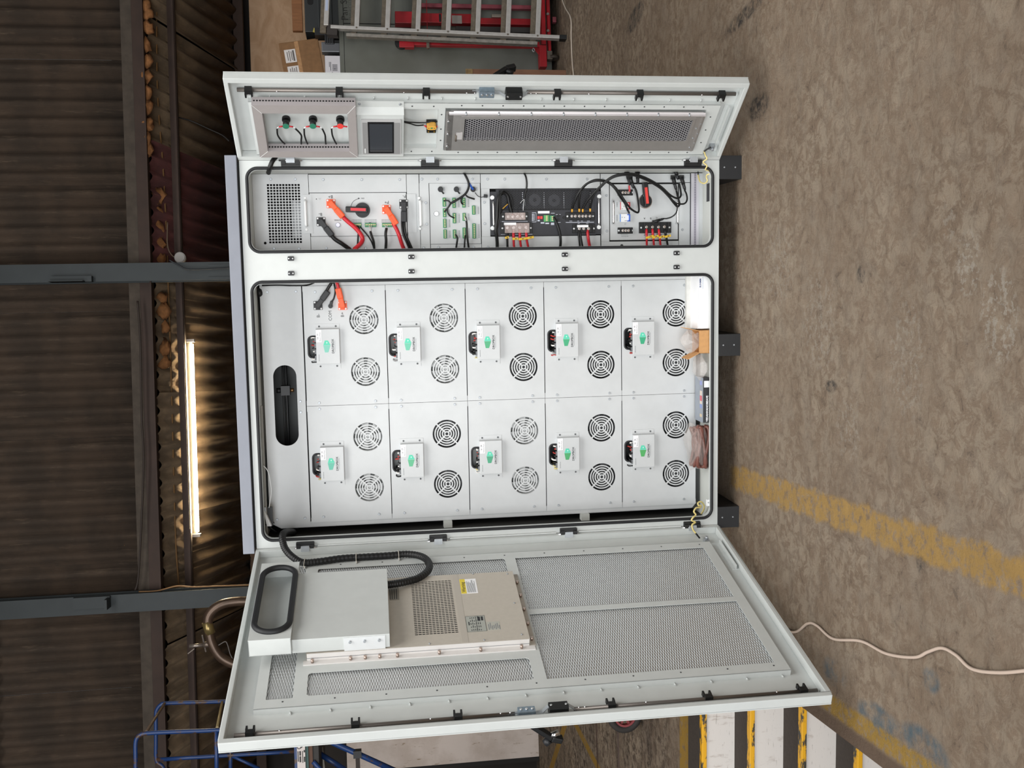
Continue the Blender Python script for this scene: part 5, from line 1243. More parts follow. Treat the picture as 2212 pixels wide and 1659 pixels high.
# espagnolette rods, guides, gearbox, swing handle
def rods(fr, d, x, s, clips, zt, zb, zl, zh, pins):
    m = MB().cyl((x, SKIN - .010, zt), (x, SKIN - .010, 1.125), .0075, seg=10); m.cyl((x, SKIN - .010, 1.055 - .12), (x, SKIN - .010, zb), .0075, seg=10)
    wpart(m, fr, 'lock_rod', M('#77716c', .4, .6), d)
    for z in clips:
        q = MB().box(x - .009, x + .009, SKIN - .024, SKIN, z - .0125, z + .0125)
        for k in (-1, 1): q.box(x - s * .010, x - s * .028, SKIN - .022, SKIN - .006, z + k * .011 - .003, z + k * .011 + .003)
        wpart(q, fr, 'rod_guide', BLK, d); wpart(MB().cyl((x - s * .010, SKIN - .012, z), (x - s * .022, SKIN - .012, z), .004, seg=8), fr, 'roller', WHT, d)
    q = MB().box(x - .016, x + .014, SKIN - .026, SKIN, zl - .028, zl + .028); wpart(q, fr, 'gearbox', M('#9fb0bf', .3, .8, .2, 80), d, bevel=.002)
    q = MB()
    for k in (-1, 0, 1): q.cyl((x, SKIN - .026, zl + k * .018), (x, SKIN - .029, zl + k * .018), .0045, seg=8)
    wpart(q, fr, 'gear_screw', CHROME, d)
    q = MB().box(x - .018, x + .016, SKIN - .034, SKIN, zh - .031, zh + .031); wpart(q, fr, 'latch_body', BLK, d, bevel=.002)
    q = MB()
    for k in (-1, 1): q.cyl((x, SKIN - .034, zh + k * .024), (x, SKIN - .036, zh + k * .024), .004, seg=8)
    wpart(q, fr, 'latch_screw', CHROME, d)
    q = MB().bar((x + .004, SKIN - .012, zl + .028), (x + .004, SKIN - .012, 1.14), .008, .003, (0, 1, 0)); wpart(q, fr, 'link_plate', ZINC, d); q = MB(); q.bar((x - .002, SKIN - .010, zl - .028), (x - .002, SKIN - .012, zl - .05), .014, .003, (0, 1, 0)); q.bar((x - .002, SKIN - .012, zl - .05), (x, SKIN - .032, zh + .032), .014, .003, (0, 1, 0)); wpart(q, fr, 'link_plate', ZINC, d); q = MB(); q.bar((x, SKIN - .03, zh - .032), (x, SKIN - .012, zh - .055), .014, .003, (0, 1, 0)); q.bar((x, SKIN - .012, zh - .055), (x, SKIN - .012, zh - .10), .010, .003, (0, 1, 0))
    wpart(q, fr, 'link_plate', ZINC, d)
    q = MB()
    for z in pins: q.cyl((x, SKIN - .02, z), (x, SKIN + .0, z), .0025, seg=6)
    wpart(q, fr, 'rod_pin', CHROME, d)
rods(RD, rdoor, .338, 1, [RD.at(x_, y_, .02)[2] for x_, y_ in ((536, 195), (733, 197), (921, 200), (1204, 202), (1383, 200), (1561, 200))], 1.985, .125, 1.086, .985, [1.845, 1.39, 1.16, 1.13, .92, .90, .70, .26])
lx = float(np.mean([LD.at(x_, y_, .02)[0] for x_, y_ in ((506, 1590), (1760, 1490))]))
rods(LD, ldoor, lx, -1, [LD.at(x_, y_, .02)[2] for x_, y_ in ((540, 1582), (768, 1560), (989, 1543), (1319, 1519), (1527, 1502), (1732, 1488))], 1.985, .12, 1.088, .986, [1.85, 1.39, 1.17, 1.14, .92, .90, .70, .26])
def swing_handle(fr, d, x, s, pts, dep):
    q = MB().prism(rrect(x - .02, x + .02, .968, 1.118, .006, 3), SKIN + .004, SKIN + .012); wpart(q, fr, 'handle_plate', BLK, d)
    a, b_ = (np.array([x, SKIN + .010, 1.098]), np.array([x, SKIN + .090, 1.005]))
    q = MB().bar(a, b_, .027, .016, (0, 1, 0)); q.bar(b_, b_ + np.array([0, .012, -.035]), .026, .020, (0, 1, 0)); h = wpart(q, fr, 'swing_handle', BLK, d, bevel=.004)
    u = (b_ - a) / np.linalg.norm(b_ - a); c = a + u * .115
    q = MB().cyl(c, c + np.array([0, -.012, -.026]) * 1.15, .011, .010, 14); wpart(q, fr, 'lock_barrel', CHROME if s < 0 else BLK, d)
    if s < 0: wpart(MB().cyl(c + np.array([0, .012, .0]), c + np.array([0, .026, .014]), .014, .013, 14), fr, 'lock_cap', BLK2, d)
swing_handle(RD, rdoor, .355, 1, None, 0); swing_handle(LD, ldoor, -1.075, -1, None, 0)
# stays, earth lugs and angle brackets
for fr, d, xa, xb, z in ((RD, rdoor, .085, .275, .128), (LD, ldoor, -.31, -.105, .118)):
    q = MB().box(xa, xb, SKIN - .003, SKIN, z - .02, z + .02); q.box(xa, xb, SKIN - .022, SKIN - .003, z + .002, z + .005); wpart(q, fr, 'stay_bracket', BODY, d)
for fr, d, x, z in ((RD, rdoor, .052, .138), (LD, ldoor, -.088, .172)):
    q = MB().box(x - .012, x + .012, SKIN - .016, SKIN, z - .010, z + .010); q.cyl((x, SKIN - .016, z), (x, SKIN - .028, z), .006, seg=8); wpart(q, fr, 'earth_lug', ZINC, d)

# ------------------------------------------------------------------ on the narrow door: trunking frame, buttons, touch panel, connector, filter
def rbb(pts, dep): return bb(RD, pts, dep)
TF = -.030
tr = rbb(((543, 227), (768, 233), (563, 338), (771, 340)), TF)
td = thing('cable_trunking', 'grey slotted trunking mitred into a rectangle around the push buttons', 'trunking', RD, ((tr[0] + tr[1]) / 2, FRM, tr[2]))
wd = .046; xa, xb, za, zb_ = tr[0], tr[1], tr[2], tr[3]
ins_ = rect(xa + .032, xb - .040, za + .030, zb_ - .032)
outp = rect(xa, xb, za, zb_)
def quadplate(poly): return MB().prism(poly, TF, TF + .0015)
names = [(0, 1), (1, 2), (2, 3), (3, 0)]
for i, j in names:
    poly = [outp[i], outp[j], ins_[j], ins_[i]]
    cx = sum(p[0] for p in poly) / 4; cz = sum(p[1] for p in poly) / 4
    poly = [(cx + (x - cx) * .996, cz + (z - cz) * .996) for x, z in poly]
    quadplate(poly).part('trunk_cover', TRUNK, td)
m = MB()
for P0, P1 in [(outp[i], outp[j]) for i, j in names] + [(ins_[i], ins_[j]) for i, j in names]:
    m.bar((P0[0], (TF + FRM) / 2, P0[1]), (P1[0], (TF + FRM) / 2, P1[1]), .0012, FRM - TF, (0, 1, 0))
m.part('trunk_wall', M('#a8a2a3', .55), td)
m = MB()
n_ = 34
for k in range(n_):
    z = za + .008 + (zb_ - za - .016) * k / (n_ - 1); m.cyl((xb, (TF + FRM) / 2 + .002, z), (xb + .0012, (TF + FRM) / 2 + .002, z), .0036, seg=8)
for k in range(29):
    z = ins_[0][1] + .006 + (ins_[2][1] - ins_[0][1] - .012) * k / 28; m.cyl((ins_[0][0] + .0007, (TF + FRM) / 2 + .002, z), (ins_[0][0] + .002, (TF + FRM) / 2 + .002, z), .0036, seg=8)
m.part('slot_row', DARK, td, kind='stuff')
m = MB()
for i in range(4): m.bar((outp[i][0], TF - .0004, outp[i][1]), (ins_[i][0], TF - .0004, ins_[i][1]), .0012, .0006, (0, 1, 0))
m.part('mitre_edge', WHT, td)
MB().prism(rect(xa + .02, xb - .02, za + .02, zb_ - .02), SKIN - .001, SKIN).part('back_plate', BODY, td)
for i, (bx_, by_, colr, nm) in enumerate(((618, 268, GRN2, 'green terminal cap, nearest the cabinet top'), (676, 268, GRN2, 'green terminal cap, middle of the three'), (735, 268, REDB, 'red terminal cap'))):
    q = RD.at(bx_, by_ - 8, .02); x, z = q[0], q[2]
    t = thing('push_button', 'black push button body with ' + nm, 'button', RD, (x, SKIN, z), 'push buttons on the narrow door')
    MB().cyl((x, SKIN, z), (x, SKIN - .012, z), .0155, seg=20).part('nut', BLK, t)
    MB().cyl((x, SKIN - .012, z), (x, SKIN - .040, z), .0115, seg=18).part('body', BLK, t)
    MB().cyl((x, SKIN - .040, z), (x, SKIN - .044, z), .0118, seg=20).part('terminal_cap', colr, t)
    MB().box(x - .0005, x + .0005, SKIN - .035, SKIN - .020, z - .003, z + .003).part('print', WHT, t)
    for s_ in (-1, 1):
        k = MB().cyl((x - .002, SKIN - .040, z + s_ * .010), (x - .003, SKIN - .042, z + s_ * .026), .0030, .0026, 8).part('crimp', RED, t)
        if i == 2 and s_ < 0:
            MB().tube([(x - .003, SKIN - .042, z - .026), (x - .005, SKIN - .040, z - .034)], .002, 6, 1).part('core', WHT, t); continue
        MB().tube([(x - .003, SKIN - .042, z + s_ * .026), (x - .010, SKIN - .043, z + s_ * .034)], .0019, 6, 1).part('core', WHT, t)
        bow = {(0, 1): .034, (0, -1): .052, (1, 1): .034, (1, -1): .042, (2, 1): .032}[(i, s_)]; end = {(0, 1): .015, (0, -1): .047, (1, 1): .028, (1, -1): .041, (2, 1): .020}[(i, s_)]
        MB().tube([(x - .010, SKIN - .043, z + s_ * .033), (x - .040, SKIN - .046, z + s_ * bow), (x - .075, SKIN - .040, z + s_ * (bow + end) / 2), (ins_[0][0] + .004, SKIN - .026, z + s_ * end)], .0033, 8, 6).part('lead', CABLE, t)
# touch panel
HF = -.014
hb = rbb(((773, 248), (872, 250), (773, 338), (872, 337)), HF)
hp = thing('touch_panel', 'grey framed touch panel with dark blank screen on a bent sheet bracket', 'display', RD, ((hb[0] + hb[1]) / 2, FRM, hb[2]))
htop = rbb(((773, 217), (872, 218)), FRM)
m = MB().prism(rect(hb[0], hb[1] - .0, hb[2], hb[3]), HF, HF + .002)
m.add([(hb[1], HF, hb[2]), (hb[1], HF, hb[3]), (htop[1] - .028, FRM - .001, hb[3]), (htop[1] - .028, FRM - .001, hb[2])], [(0, 1, 2, 3)])
m.box(htop[1] - .028, htop[1], FRM - .003, FRM, hb[2], hb[3]); m.box(hb[0], hb[1], HF, FRM, hb[2], hb[2] + .0015); m.box(hb[0], hb[1], HF, FRM, hb[3] - .0015, hb[3])
for z in (hb[2], hb[3]): m.prism([(0, 0), (.001, 0), (0, .001)], 0, .001) if False else m.add([(hb[1], HF, z), (htop[1] - .028, FRM, z), (hb[1], FRM, z)], [(0, 1, 2)])
m.part('bracket', BODY, hp)
for z in (hb[2] + .014, hb[3] - .014): inst('bolt', SC, hp, (htop[1] - .014, FRM - .003, z))
bz = rbb(((780, 259), (865, 261), (783, 334), (866, 333)), HF - .006)
MB().prism(rrect(*bz, .003, 2), HF - .006, HF).part('bezel', M('#b4b4b4', .45), hp)
MB().prism(rrect(bz[0] + .004, bz[1] - .014, bz[2] + .004, bz[3] - .004, .002, 2), HF - .0068, HF - .006).part('face', M('#8b8b8b', .5), hp)
sc_ = rbb(((794, 264), (850, 264), (797, 331), (851, 331)), HF - .007)
MB().prism(rect(*sc_), HF - .0074, HF - .0066).part('screen_border', M('#151518', .25), hp)
MB().prism(rect(sc_[0] + .018, sc_[1] - .010, sc_[2] + .006, sc_[3] - .006), HF - .0078, HF - .0073).part('screen', M('#3a3d42', .12), hp)
MB().box(sc_[0] + .012, sc_[0] + .0135, HF - .0078, HF - .0073, sc_[2] + .006, sc_[3] - .006).part('screen_line', M('#8e8f92', .4), hp)
m = MB()
for k in range(6): m.box(bz[0] + .009, bz[0] + .009 + .006 - .001 * (k % 2), HF - .0072, HF - .0068, bz[3] - .013, bz[3] - .0085) if False else m.box(bz[0] + .009 + .0042 * k, bz[0] + .0118 + .0042 * k, HF - .0072, HF - .0068, bz[3] - .0135, bz[3] - .008 - .0008 * (k % 2))
m.part('small_print', WHT, hp)
# connector between touch panel and filter
q = RD.at(932, 276, .01); x, z = q[0], q[2]
cn = thing('round_connector', 'black square connector with yellow insert beside the touch panel', 'connector', RD, (x, SKIN, z))
MB().box(x - .016, x + .022, SKIN - .006, SKIN, z - .019, z + .019).part('flange', BLK, cn)
MB().box(x - .024, x + .006, SKIN - .026, SKIN - .006, z - .018, z + .018).part('housing', BLK, cn, bevel=.002)
MB().prism(rrect(x - .004, x + .016, z - .018, z + .018, .008, 4), SKIN - .030, SKIN - .008).part('insert', M('#e0aa4c', .45), cn)
MB().box(x + .004, x + .009, SKIN - .032, SKIN - .03, z - .004, z + .004).part('key', M('#3d8a55', .5), cn)
m = MB()
for s_ in (-1, 1): m.cyl((x - .016, SKIN - .026, z + s_ * .011), (x - .016, SKIN - .028, z + s_ * .011), .003, seg=8); m.cyl((x + .006, SKIN - .030, z + s_ * .011), (x + .006, SKIN - .0315, z + s_ * .011), .002, seg=8)
m.part('rivet', M('#c89b3e', .3, .8), cn)
def rp(x_, y_, d): return RD.at(x_, y_, d)
cable('data_cable', [rp(872, 262, .0), rp(885, 264, .005), (x + .018, SKIN - .014, z + .040), (x + .026, SKIN - .020, z + .015), (x + .030, SKIN - .016, z - .006), (x + .020, SKIN - .012, z - .024), (x + .006, SKIN - .016, z - .027)], .0026, CABLE, 'black twin lead curling around the yellow connector', fr=RD)
cable('data_cable', [rp(872, 264, .0), rp(886, 267, .005), rp(900, 271, .005), (x + .008, SKIN - .016, z + .030)], .0026, CABLE, 'second black lead from the touch panel to the yellow connector', fr=RD)
for s_ in (-1, 1): MB().cyl((x + .006, SKIN - .016, z + s_ * .027), (x, SKIN - .018, z + s_ * .018), .0028, .0034, 8).solo('crimp', RED, RD, (x, SKIN - .018, z + s_ * .02), 'red crimp on the ' + ('upper' if s_ > 0 else 'lower') + ' side of the yellow connector', 'crimp')
# filter panel
fb = rbb(((966, 230), (1530, 226), (1503, 315), (985, 316)), FRM)
FX = (.052, .262, .215, 1.236)
ft = thing('filter_panel', 'aluminium air filter frame with dark honeycomb mesh in the narrow door', 'filter', RD, ((FX[0] + FX[1]) / 2, FRM, FX[2]))
mz = rbb(((1004, 258), (1496, 256), (1482, 300), (1001, 303)), .006)
mx0, mx1 = mz[0] + .004, mz[1] - .004
m = MB().plate(rect(FX[0], mx1 + .026, .222, 1.226), [rect(mx0, mx1, mz[2], mz[3])], .002, .006); m.box(FX[0], FX[0] + .002, .006, SKIN, .222, 1.226); m.part('filter_frame', ALU, ft)
m = MB().plate(rect(mx0 - .014, mx1 + .012, mz[2] - .010, mz[3] + .014), [rect(mx0, mx1, mz[2], mz[3])], .0, .002); m.part('inner_bead', ALU, ft)
MB().hexmesh(mx0, mx1, mz[2], mz[3], .0108, .84, .003, .005).part('honeycomb', M('#b9b7bb', .45, .4), ft, kind='stuff')
MB().box(mx0, mx1, .016, .020, mz[2], mz[3]).part('filter_mat', M('#1c1c22', .9), ft)
m = MB().prism([(mx1 + .026, .232), (FX[1] - .004, .232), (FX[1] - .004, 1.215), (mx1 + .026, 1.215)], .004, .008); m.part('slide_rail', ALU2, ft)
pts = [(FX[1] - .004, .004), (FX[1] - .014, -.006), (mx1 + .034, -.006), (mx1 + .028, .002)]
m = MB(); vs = []
for z in (.225, 1.222): vs += [(a, b2, z) for a, b2 in pts]
m.add(vs, [(i, i + 1, i + 5, i + 4) for i in range(3)]); m.add([(mx1 + .026, -.001, .225), (mx1 + .029, -.001, .225), (mx1 + .029, -.001, 1.222), (mx1 + .026, -.001, 1.222)], [(0, 1, 2, 3)]); m.part('rolled_edge', M('#dcd8da', .35, .4), ft)
for k in range(8):
    z = .29 + k * .124; MB().cyl((FX[1] - .008, .004, z), (FX[1] - .012, -.008, z), .004, seg=8).part('screw', ZINC, ft)
m = MB().box(FX[0], mx1 + .026, .0015, .004, .222, .250); m.box(FX[0], mx1 + .03, -.001, .0015, .228, .234); m.part('end_strip', ALU, ft)
for k in range(6): inst('screw', SCS, ft, (FX[0] + .02 + k * .026, .0015, .242 - .012 * (k % 2)))
m = MB().box(FX[0] + .002, FX[1] - .004, .002, .006, 1.205, 1.233); m.part('end_strip', ALU, ft)
for k in range(3): MB().cyl((.08 + k * .065, .002, 1.222), (.08 + k * .065, -.006, 1.222), .0055, seg=10).part('wing_bolt', CHROME, ft)
q = (.135, 1.178); MB().box(q[0] - .018, q[0] + .018, -.002, 0, q[1] - .012, q[1] + .012).part('latch', ALU2, ft); MB().cyl((q[0] - .028, 0, q[1] + .012), (q[0] + .004, 0, q[1] + .012), .004, seg=8).part('latch_hinge', DIRTY, ft)

# ------------------------------------------------------------------ on the wide door: air conditioner, duct hood, conduit
AF = -.022
ab = bb(LD, ((1113, 1233), (1138, 1380)), AF)
ax0, ax1, az0 = ab[0], LD.at(945, 1243, AF)[0], float(np.mean([ab[2], ab[3]])); az1 = 1.786
ac = thing('air_conditioner', 'warm grey cabinet air conditioner with black slotted grille on the wide door', 'air conditioner', LD, ((ax0 + ax1) / 2, FRM, az0))
m = MB().box(ax0, ax1, AF, AF + .002, az0, az1); m.box(ax1 - .002, ax1, AF, FRM, az0, az1); m.box(ax0, ax1, AF, FRM, az0, az0 + .002); m.box(ax0, ax1, AF, FRM, az1 - .002, az1)
gq = [LD.at(x_, y_, AF) for x_, y_ in ((888, 1258), (976, 1251), (895, 1373), (989, 1367))]
gx0, gx1 = (gq[2][0] + gq[3][0]) / 2, (gq[0][0] + gq[1][0]) / 2; gz1, gz0 = (gq[0][2] + gq[2][2]) / 2, (gq[1][2] + gq[3][2]) / 2
m = MB().plate(rect(ax0, ax1, az0, az1), [rect(gx0, gx1, gz0, gz1)], AF, AF + .002); m.box(ax1 - .002, ax1, AF + .002, FRM, az0, az1); m.box(ax0, ax1, AF + .002, FRM, az0, az0 + .002); m.box(ax0, ax1, AF + .002, FRM, az1 - .002, az1)
m.part('housing', ACM, ac)
m = MB().box(ax0, ax0 + .002, AF + .0003, FRM, az0, az1); m.part('side_sheet', ACB, ac)
m = MB().box(ax0 - .0006, ax0, AF + .019, AF + .0205, az0, az1); m.part('side_fold', INKG, ac)
MB().box(ax0 - .022, ax0, FRM - .004, FRM, az0 - .018, az1 + .01).part('mounting_flange', ACB, ac); MB().box(ax0, ax1 + .02, FRM - .004, FRM, az0 - .022, az0).part('mounting_flange', ACM, ac); MB().box(ax1, ax1 + .02, FRM - .004, FRM, az0 - .022, az1).part('mounting_flange', ACM, ac)
MB().grid(gx0, gx1, gz0, gz1, 31, 12, .60, .80, AF + .0001, AF + .0016).part('grille', ACM, ac)
MB().box(gx0 - .005, gx1 + .005, AF + .018, AF + .02, gz0 - .005, gz1 + .005).part('grille_back', M('#0d1420', .6), ac)
zf = LD.at(1000, 1310, AF)[2] + .012
MB().box(ax0 + .001, ax1 - .001, AF - .0006, AF, zf - .012, zf + .010).part('fold_line', M('#b8b1a6', .5), ac)
BOLT = MB().cyl((0, 0, 0), (0, -.012, 0), .0052, seg=8).mesh('bolt', M('#b9a79d', .3, .9))
for k in range(4): inst('bolt', BOLT, ac, (ax0 - .012, FRM - .004, az0 + .03 + k * (az1 - az0 - .05) / 5))
inst('bolt', BOLT, ac, (ax0 - .012, FRM - .004, az1 - .02))
for k in range(5): inst('bolt', BOLT, ac, (ax0 + .03 + k * .09, FRM - .004, az0 - .012))
for x_, y_ in ((916, 1249), (1022, 1240), (1096, 1240), (1111, 1303), (1127, 1371), (1046, 1383), (928, 1391)):
    q = LD.at(x_, y_, AF); inst('screw', SCS, ac, (q[0], AF, q[2]))
def lrect(xa, ya, xb, yb, xc, yc):
    a, b2, c = LD.at(xa, ya, AF), LD.at(xb, yb, AF), LD.at(xc, yc, AF)
    xs = [a[0], b2[0], c[0]]; zs_ = [a[2], b2[2], c[2]]
    return min(xs), max(xs), min(zs_), max(zs_)
q = lrect(993, 1252, 1027, 1250, 997, 1283); lx0, lx1, lz0, lz1 = q
MB().box(lx0, lx1, AF - .0006, AF, lz0, lz1).part('warning_label', WHT2, ac)
MB().box(lx0, lx1, AF - .0009, AF - .0006, lz1 - .020, lz1).part('yellow_band', M('#e6cf3d', .5), ac)
MB().text('Warning', lx0 + .010, AF - .0011, lz1 - .0165, .019, 0, bold=.01).part('lettering', INK, ac)
m = MB()
rnd = random.Random(3)
for k in range(9): m.box(lx0 + .006, lx1 - .008 - rnd.random() * .03, AF - .0009, AF - .0006, lz1 - .026 - k * .0036, lz1 - .0243 - k * .0036)
m.part('small_print', INKG, ac)
q = lrect(1006, 1332, 1046, 1331, 1010, 1366); lx0, lx1, lz0, lz1 = q
RATE = M('#a9aca4', .4)
MB().box(lx0, lx1, AF - .0006, AF, lz0, lz1).part('rating_plate', RATE, ac)
m = MB(); rnd = random.Random(4)
for a in (rect(lx0, lx0 + .001, lz0, lz1), rect(lx1 - .001, lx1, lz0, lz1), rect(lx0, lx1, lz0, lz0 + .001), rect(lx0, lx1, lz1 - .001, lz1), rect(lx0, lx1, lz0 + .032, lz0 + .033)): m.prism(a, AF - .0009, AF - .0006)
for k in range(6):
    for j_ in range(5): m.box(lx0 + .006 + j_ * (lx1 - lx0) / 5.2, lx0 + .006 + j_ * (lx1 - lx0) / 5.2 + rnd.uniform(.006, .014), AF - .0009, AF - .0006, lz1 - .018 - k * .0066, lz1 - .0155 - k * .0066)
m.box(lx1 - .03, lx1 - .006, AF - .0009, AF - .0006, lz0 + .006, lz0 + .014); m.box(lx1 - .03, lx1 - .006, AF - .0009, AF - .0006, lz0 + .017, lz0 + .026)
m.box(lx0 + .04, lx0 + .06, AF - .0009, AF - .0006, lz1 - .012, lz1 - .008); m.part('small_print', INK, ac)
q = lrect(1050, 1344, 1078, 1343, 1056, 1362); lx0, lx1, lz0, lz1 = q
MB().box(lx0, lx1, AF - .0005, AF, lz0, lz1).part('clear_label', M('#b5b5ab', .4), ac)
m = MB(); 
for k in range(7): m.box(lx0 + .004 + .006 * (k % 2), lx1 - .004 - rnd.random() * .02, AF - .0008, AF - .0005, lz1 - .008 - k * .0062, lz1 - .0055 - k * .0062)
m.part('small_print', INKG, ac)
q = lrect(841, 1267, 861, 1266, 842, 1297); MB().box(q[0], q[1], AF - .0006, AF, q[2], q[3]).part('data_plate', M('#8d887d', .5), ac)
m = MB()
for k in range(4): m.box(q[0] + .006, q[1] - .02, AF - .0009, AF - .0006, q[2] + .008 + k * .008, q[2] + .011 + k * .008)
m.part('small_print', INK, ac)
# duct hood
DF, HFc = -.078, -.098
dq = [LD.at(x_, y_, DF) for x_, y_ in ((627, 1380), (841, 1372), (837, 1228))]
dx0, dx1 = float(np.mean([dq[0][0], dq[1][0]])), dq[2][0]; dz0 = float(np.mean([dq[1][2], dq[2][2]])); dz1 = LD.at(627, 1384, HFc)[2]
hq = [LD.at(x_, y_, HFc) for x_, y_ in ((541, 1384), (560, 1218))]
hx0, hx1, hz1 = hq[0][0], hq[1][0], float(np.mean([hq[0][2], hq[1][2]]))
dh = thing('duct_hood', 'pale grey sheet metal duct hood with black rubber rimmed oval outlet', 'duct', LD, ((dx0 + dx1) / 2, FRM, dz0))
MB().box(dx0, dx1, DF, AF - .003, dz0, dz1).part('hood_plate', BODY, dh, bevel=.0015)
ovp = [LD.at(x_, y_, HFc) for x_, y_ in ((553, 1300), (637, 1297), (597, 1226), (590, 1370))]
ox_0, ox_1, oz_0, oz_1 = ovp[3][0], ovp[2][0], ovp[1][2], ovp[0][2]
ov = rrect(ox_0 + .008, ox_1 - .008, oz_0 + .008, oz_1 - .008, (oz_1 - oz_0) / 2 - .010, 10)
m = MB().plate(rect(hx0, hx1, dz1, hz1), [ov], HFc, HFc + .002)
HB = -.035
m.box(hx0, hx0 + .002, HFc + .002, HB, dz1, hz1); m.box(hx1 - .002, hx1, HFc + .002, HB, dz1, hz1); m.box(hx0, hx1, HFc + .002, HB, hz1 - .002, hz1); m.box(hx0, hx1, HFc + .002, HB, dz1, dz1 + .002); m.box(hx0, hx1, HB - .002, HB, dz1, hz1)
m.part('hood_head', BODY, dh)
MB().tube([(x, HFc - .004, z) for x, z in ov], .0105, 10, 1, closed=True).part('outlet_seal', RUB, dh)
bx0 = dx0
p1 = LD.at(742, 1390, DF)[2]; p2 = LD.at(832, 1378, DF)[2]
m = MB().box(dx0 - .0025, dx0, DF + .004, FRM - .001, p2, p1); m.box(dx0 - .022, dx0 - .0, FRM - .003, FRM - .0005, p2, p1)
m.part('side_bracket', M('#dfe2e3', .35, .15), dh)
for k in range(3):
    z = p2 + .02 + k * (p1 - p2 - .04) / 2; MB().cyl((dx0 - .0025, DF + .020, z), (dx0 - .008, DF + .020, z), .005, seg=8).part('bolt', ZINC, dh); inst('bolt', BOLT, dh, (dx0 - .013, FRM - .003, z))
for z in (hz1 - .03, dz1 + .02):
    MB().box((hx0 + hx1) / 2 - .02, (hx0 + hx1) / 2 + .02, HB, FRM - .0005, z - .008, z + .008).part('standoff', BODY, dh)
# corrugated conduit from the bay to the air conditioner
def cw(x_, y_, d): return CAB.w(CAB.at(x_, y_, d))
def lw(x_, y_, d): return LD.w(LD.at(x_, y_, d))
HOSE = [cw(634, 1150, .16), cw(624, 1149, .08), cw(613, 1152, -.01), cw(610, 1164, -.05), lw(616, 1185, -.035), lw(632, 1203, -.02), lw(655, 1215, -.005), lw(690, 1213, -.003), lw(740, 1206, -.003), lw(790, 1203, -.003), lw(840, 1200, -.003), lw(880, 1197, -.006), lw(910, 1202, -.012), lw(926, 1215, -.018), lw(925, 1232, -.026), lw(905, 1248, -.034), lw(875, 1257, -.040), lw(846, 1262, -.043), lw(826, 1264, -.046)]
hz = thing('corrugated_conduit', 'black ribbed conduit looping over the wide door to the air conditioner', 'conduit', W, tuple(HOSE[0]))
MB().tube(HOSE, .0132, 10, 22, rad=lambda i: 1.0 if (i // 2) % 2 else 1.09).part('hose', CABLE, hz)
pp = smooth_path(HOSE, 22)
for i in (int(6.1 * 22), int(8.6 * 22), int(10.5 * 22)):
    t_ = pp[i + 1] - pp[i - 1]; t_ /= np.linalg.norm(t_); u = np.cross(t_, [0, 0, 1.0]); u /= np.linalg.norm(u); v = np.cross(t_, u)
    MB().tube([pp[i] + .0155 * (math.cos(a) * u + math.sin(a) * v) for a in np.linspace(0, 2 * PI, 17)[:-1]], .0016, 6, 1, closed=True).part('cable_tie', M('#b9b4aa', .5), hz)
    LXd = LD.ey
    MB().bar(pp[i] + .006 * LXd - LD.ex * .016, pp[i] + LXd * .014 - LD.ex * .022, .012, .004).part('tie_base', M('#cfccc4', .5), hz)

# ------------------------------------------------------------------ behind the narrow door: locker, ladder, engine hoist, boxes
LY = 7.05
g = thing('steel_locker', 'grey green two door steel locker standing behind the ladder', 'locker', W, (2.5, LY + .25, 0))
def wy(x, y, Y): return W.at(x, y, Y)
lx0 = wy(735, 177, LY)[0] - .06; ltop = wy(735, 150, LY)[2]; lx1 = lx0 + 1.12
MB().box(lx0, lx1, LY + .02, LY + .48, .03, ltop).part('carcass', GREYSTEEL, g, bevel=.004)
dz0, dz1 = .10, wy(744, 100, LY)[2]; ds = wy(745, 162, LY)[0]; de = wy(745, 50, LY)[0]
m = MB().box(lx0, ds - .004, LY, LY + .02, .03, ltop); m.box(ds - .004, lx1, LY, LY + .02, dz1 + .004, ltop); m.box(ds - .004, lx1, LY, LY + .02, .03, dz0); m.part('face_frame', GREYSTEEL, g)
MB().box(ds, lx0 + .52, LY - .003, LY + .018, dz0 + .003, dz1).part('door', GREYSTEEL, g, bevel=.002)
d2 = MB().box(lx0 + .527, lx1 - .03, LY - .003, LY + .018, dz0 + .003, dz1).part('door', GREYSTEEL, g, bevel=.002)
MB().box(ds - .004, lx1 - .02, LY + .004, LY + .021, dz0, dz1 + .004).part('door_gap', DARK, g)
q = wy(783, 160, LY); MB().box(ds - .006, ds + .004, LY - .005, LY + .004, q[2] - .035, q[2] + .035).part('hinge', DARK, g)
q = wy(752, 44, LY - .004); MB().text('Pan Steer', q[0], LY - .0036, q[2], .085, .03).part('handwriting', M('#33332f', .7), d2) if False else MB().text('Pan Steer', q[0], LY - .0036, q[2], .075, .03).part('handwriting', M('#33332f', .7), g)
q = wy(762, 44, LY - .004); MB().text('bearings', q[0], LY - .0036, q[2], .065, .03).part('handwriting', M('#55564f', .7), g)
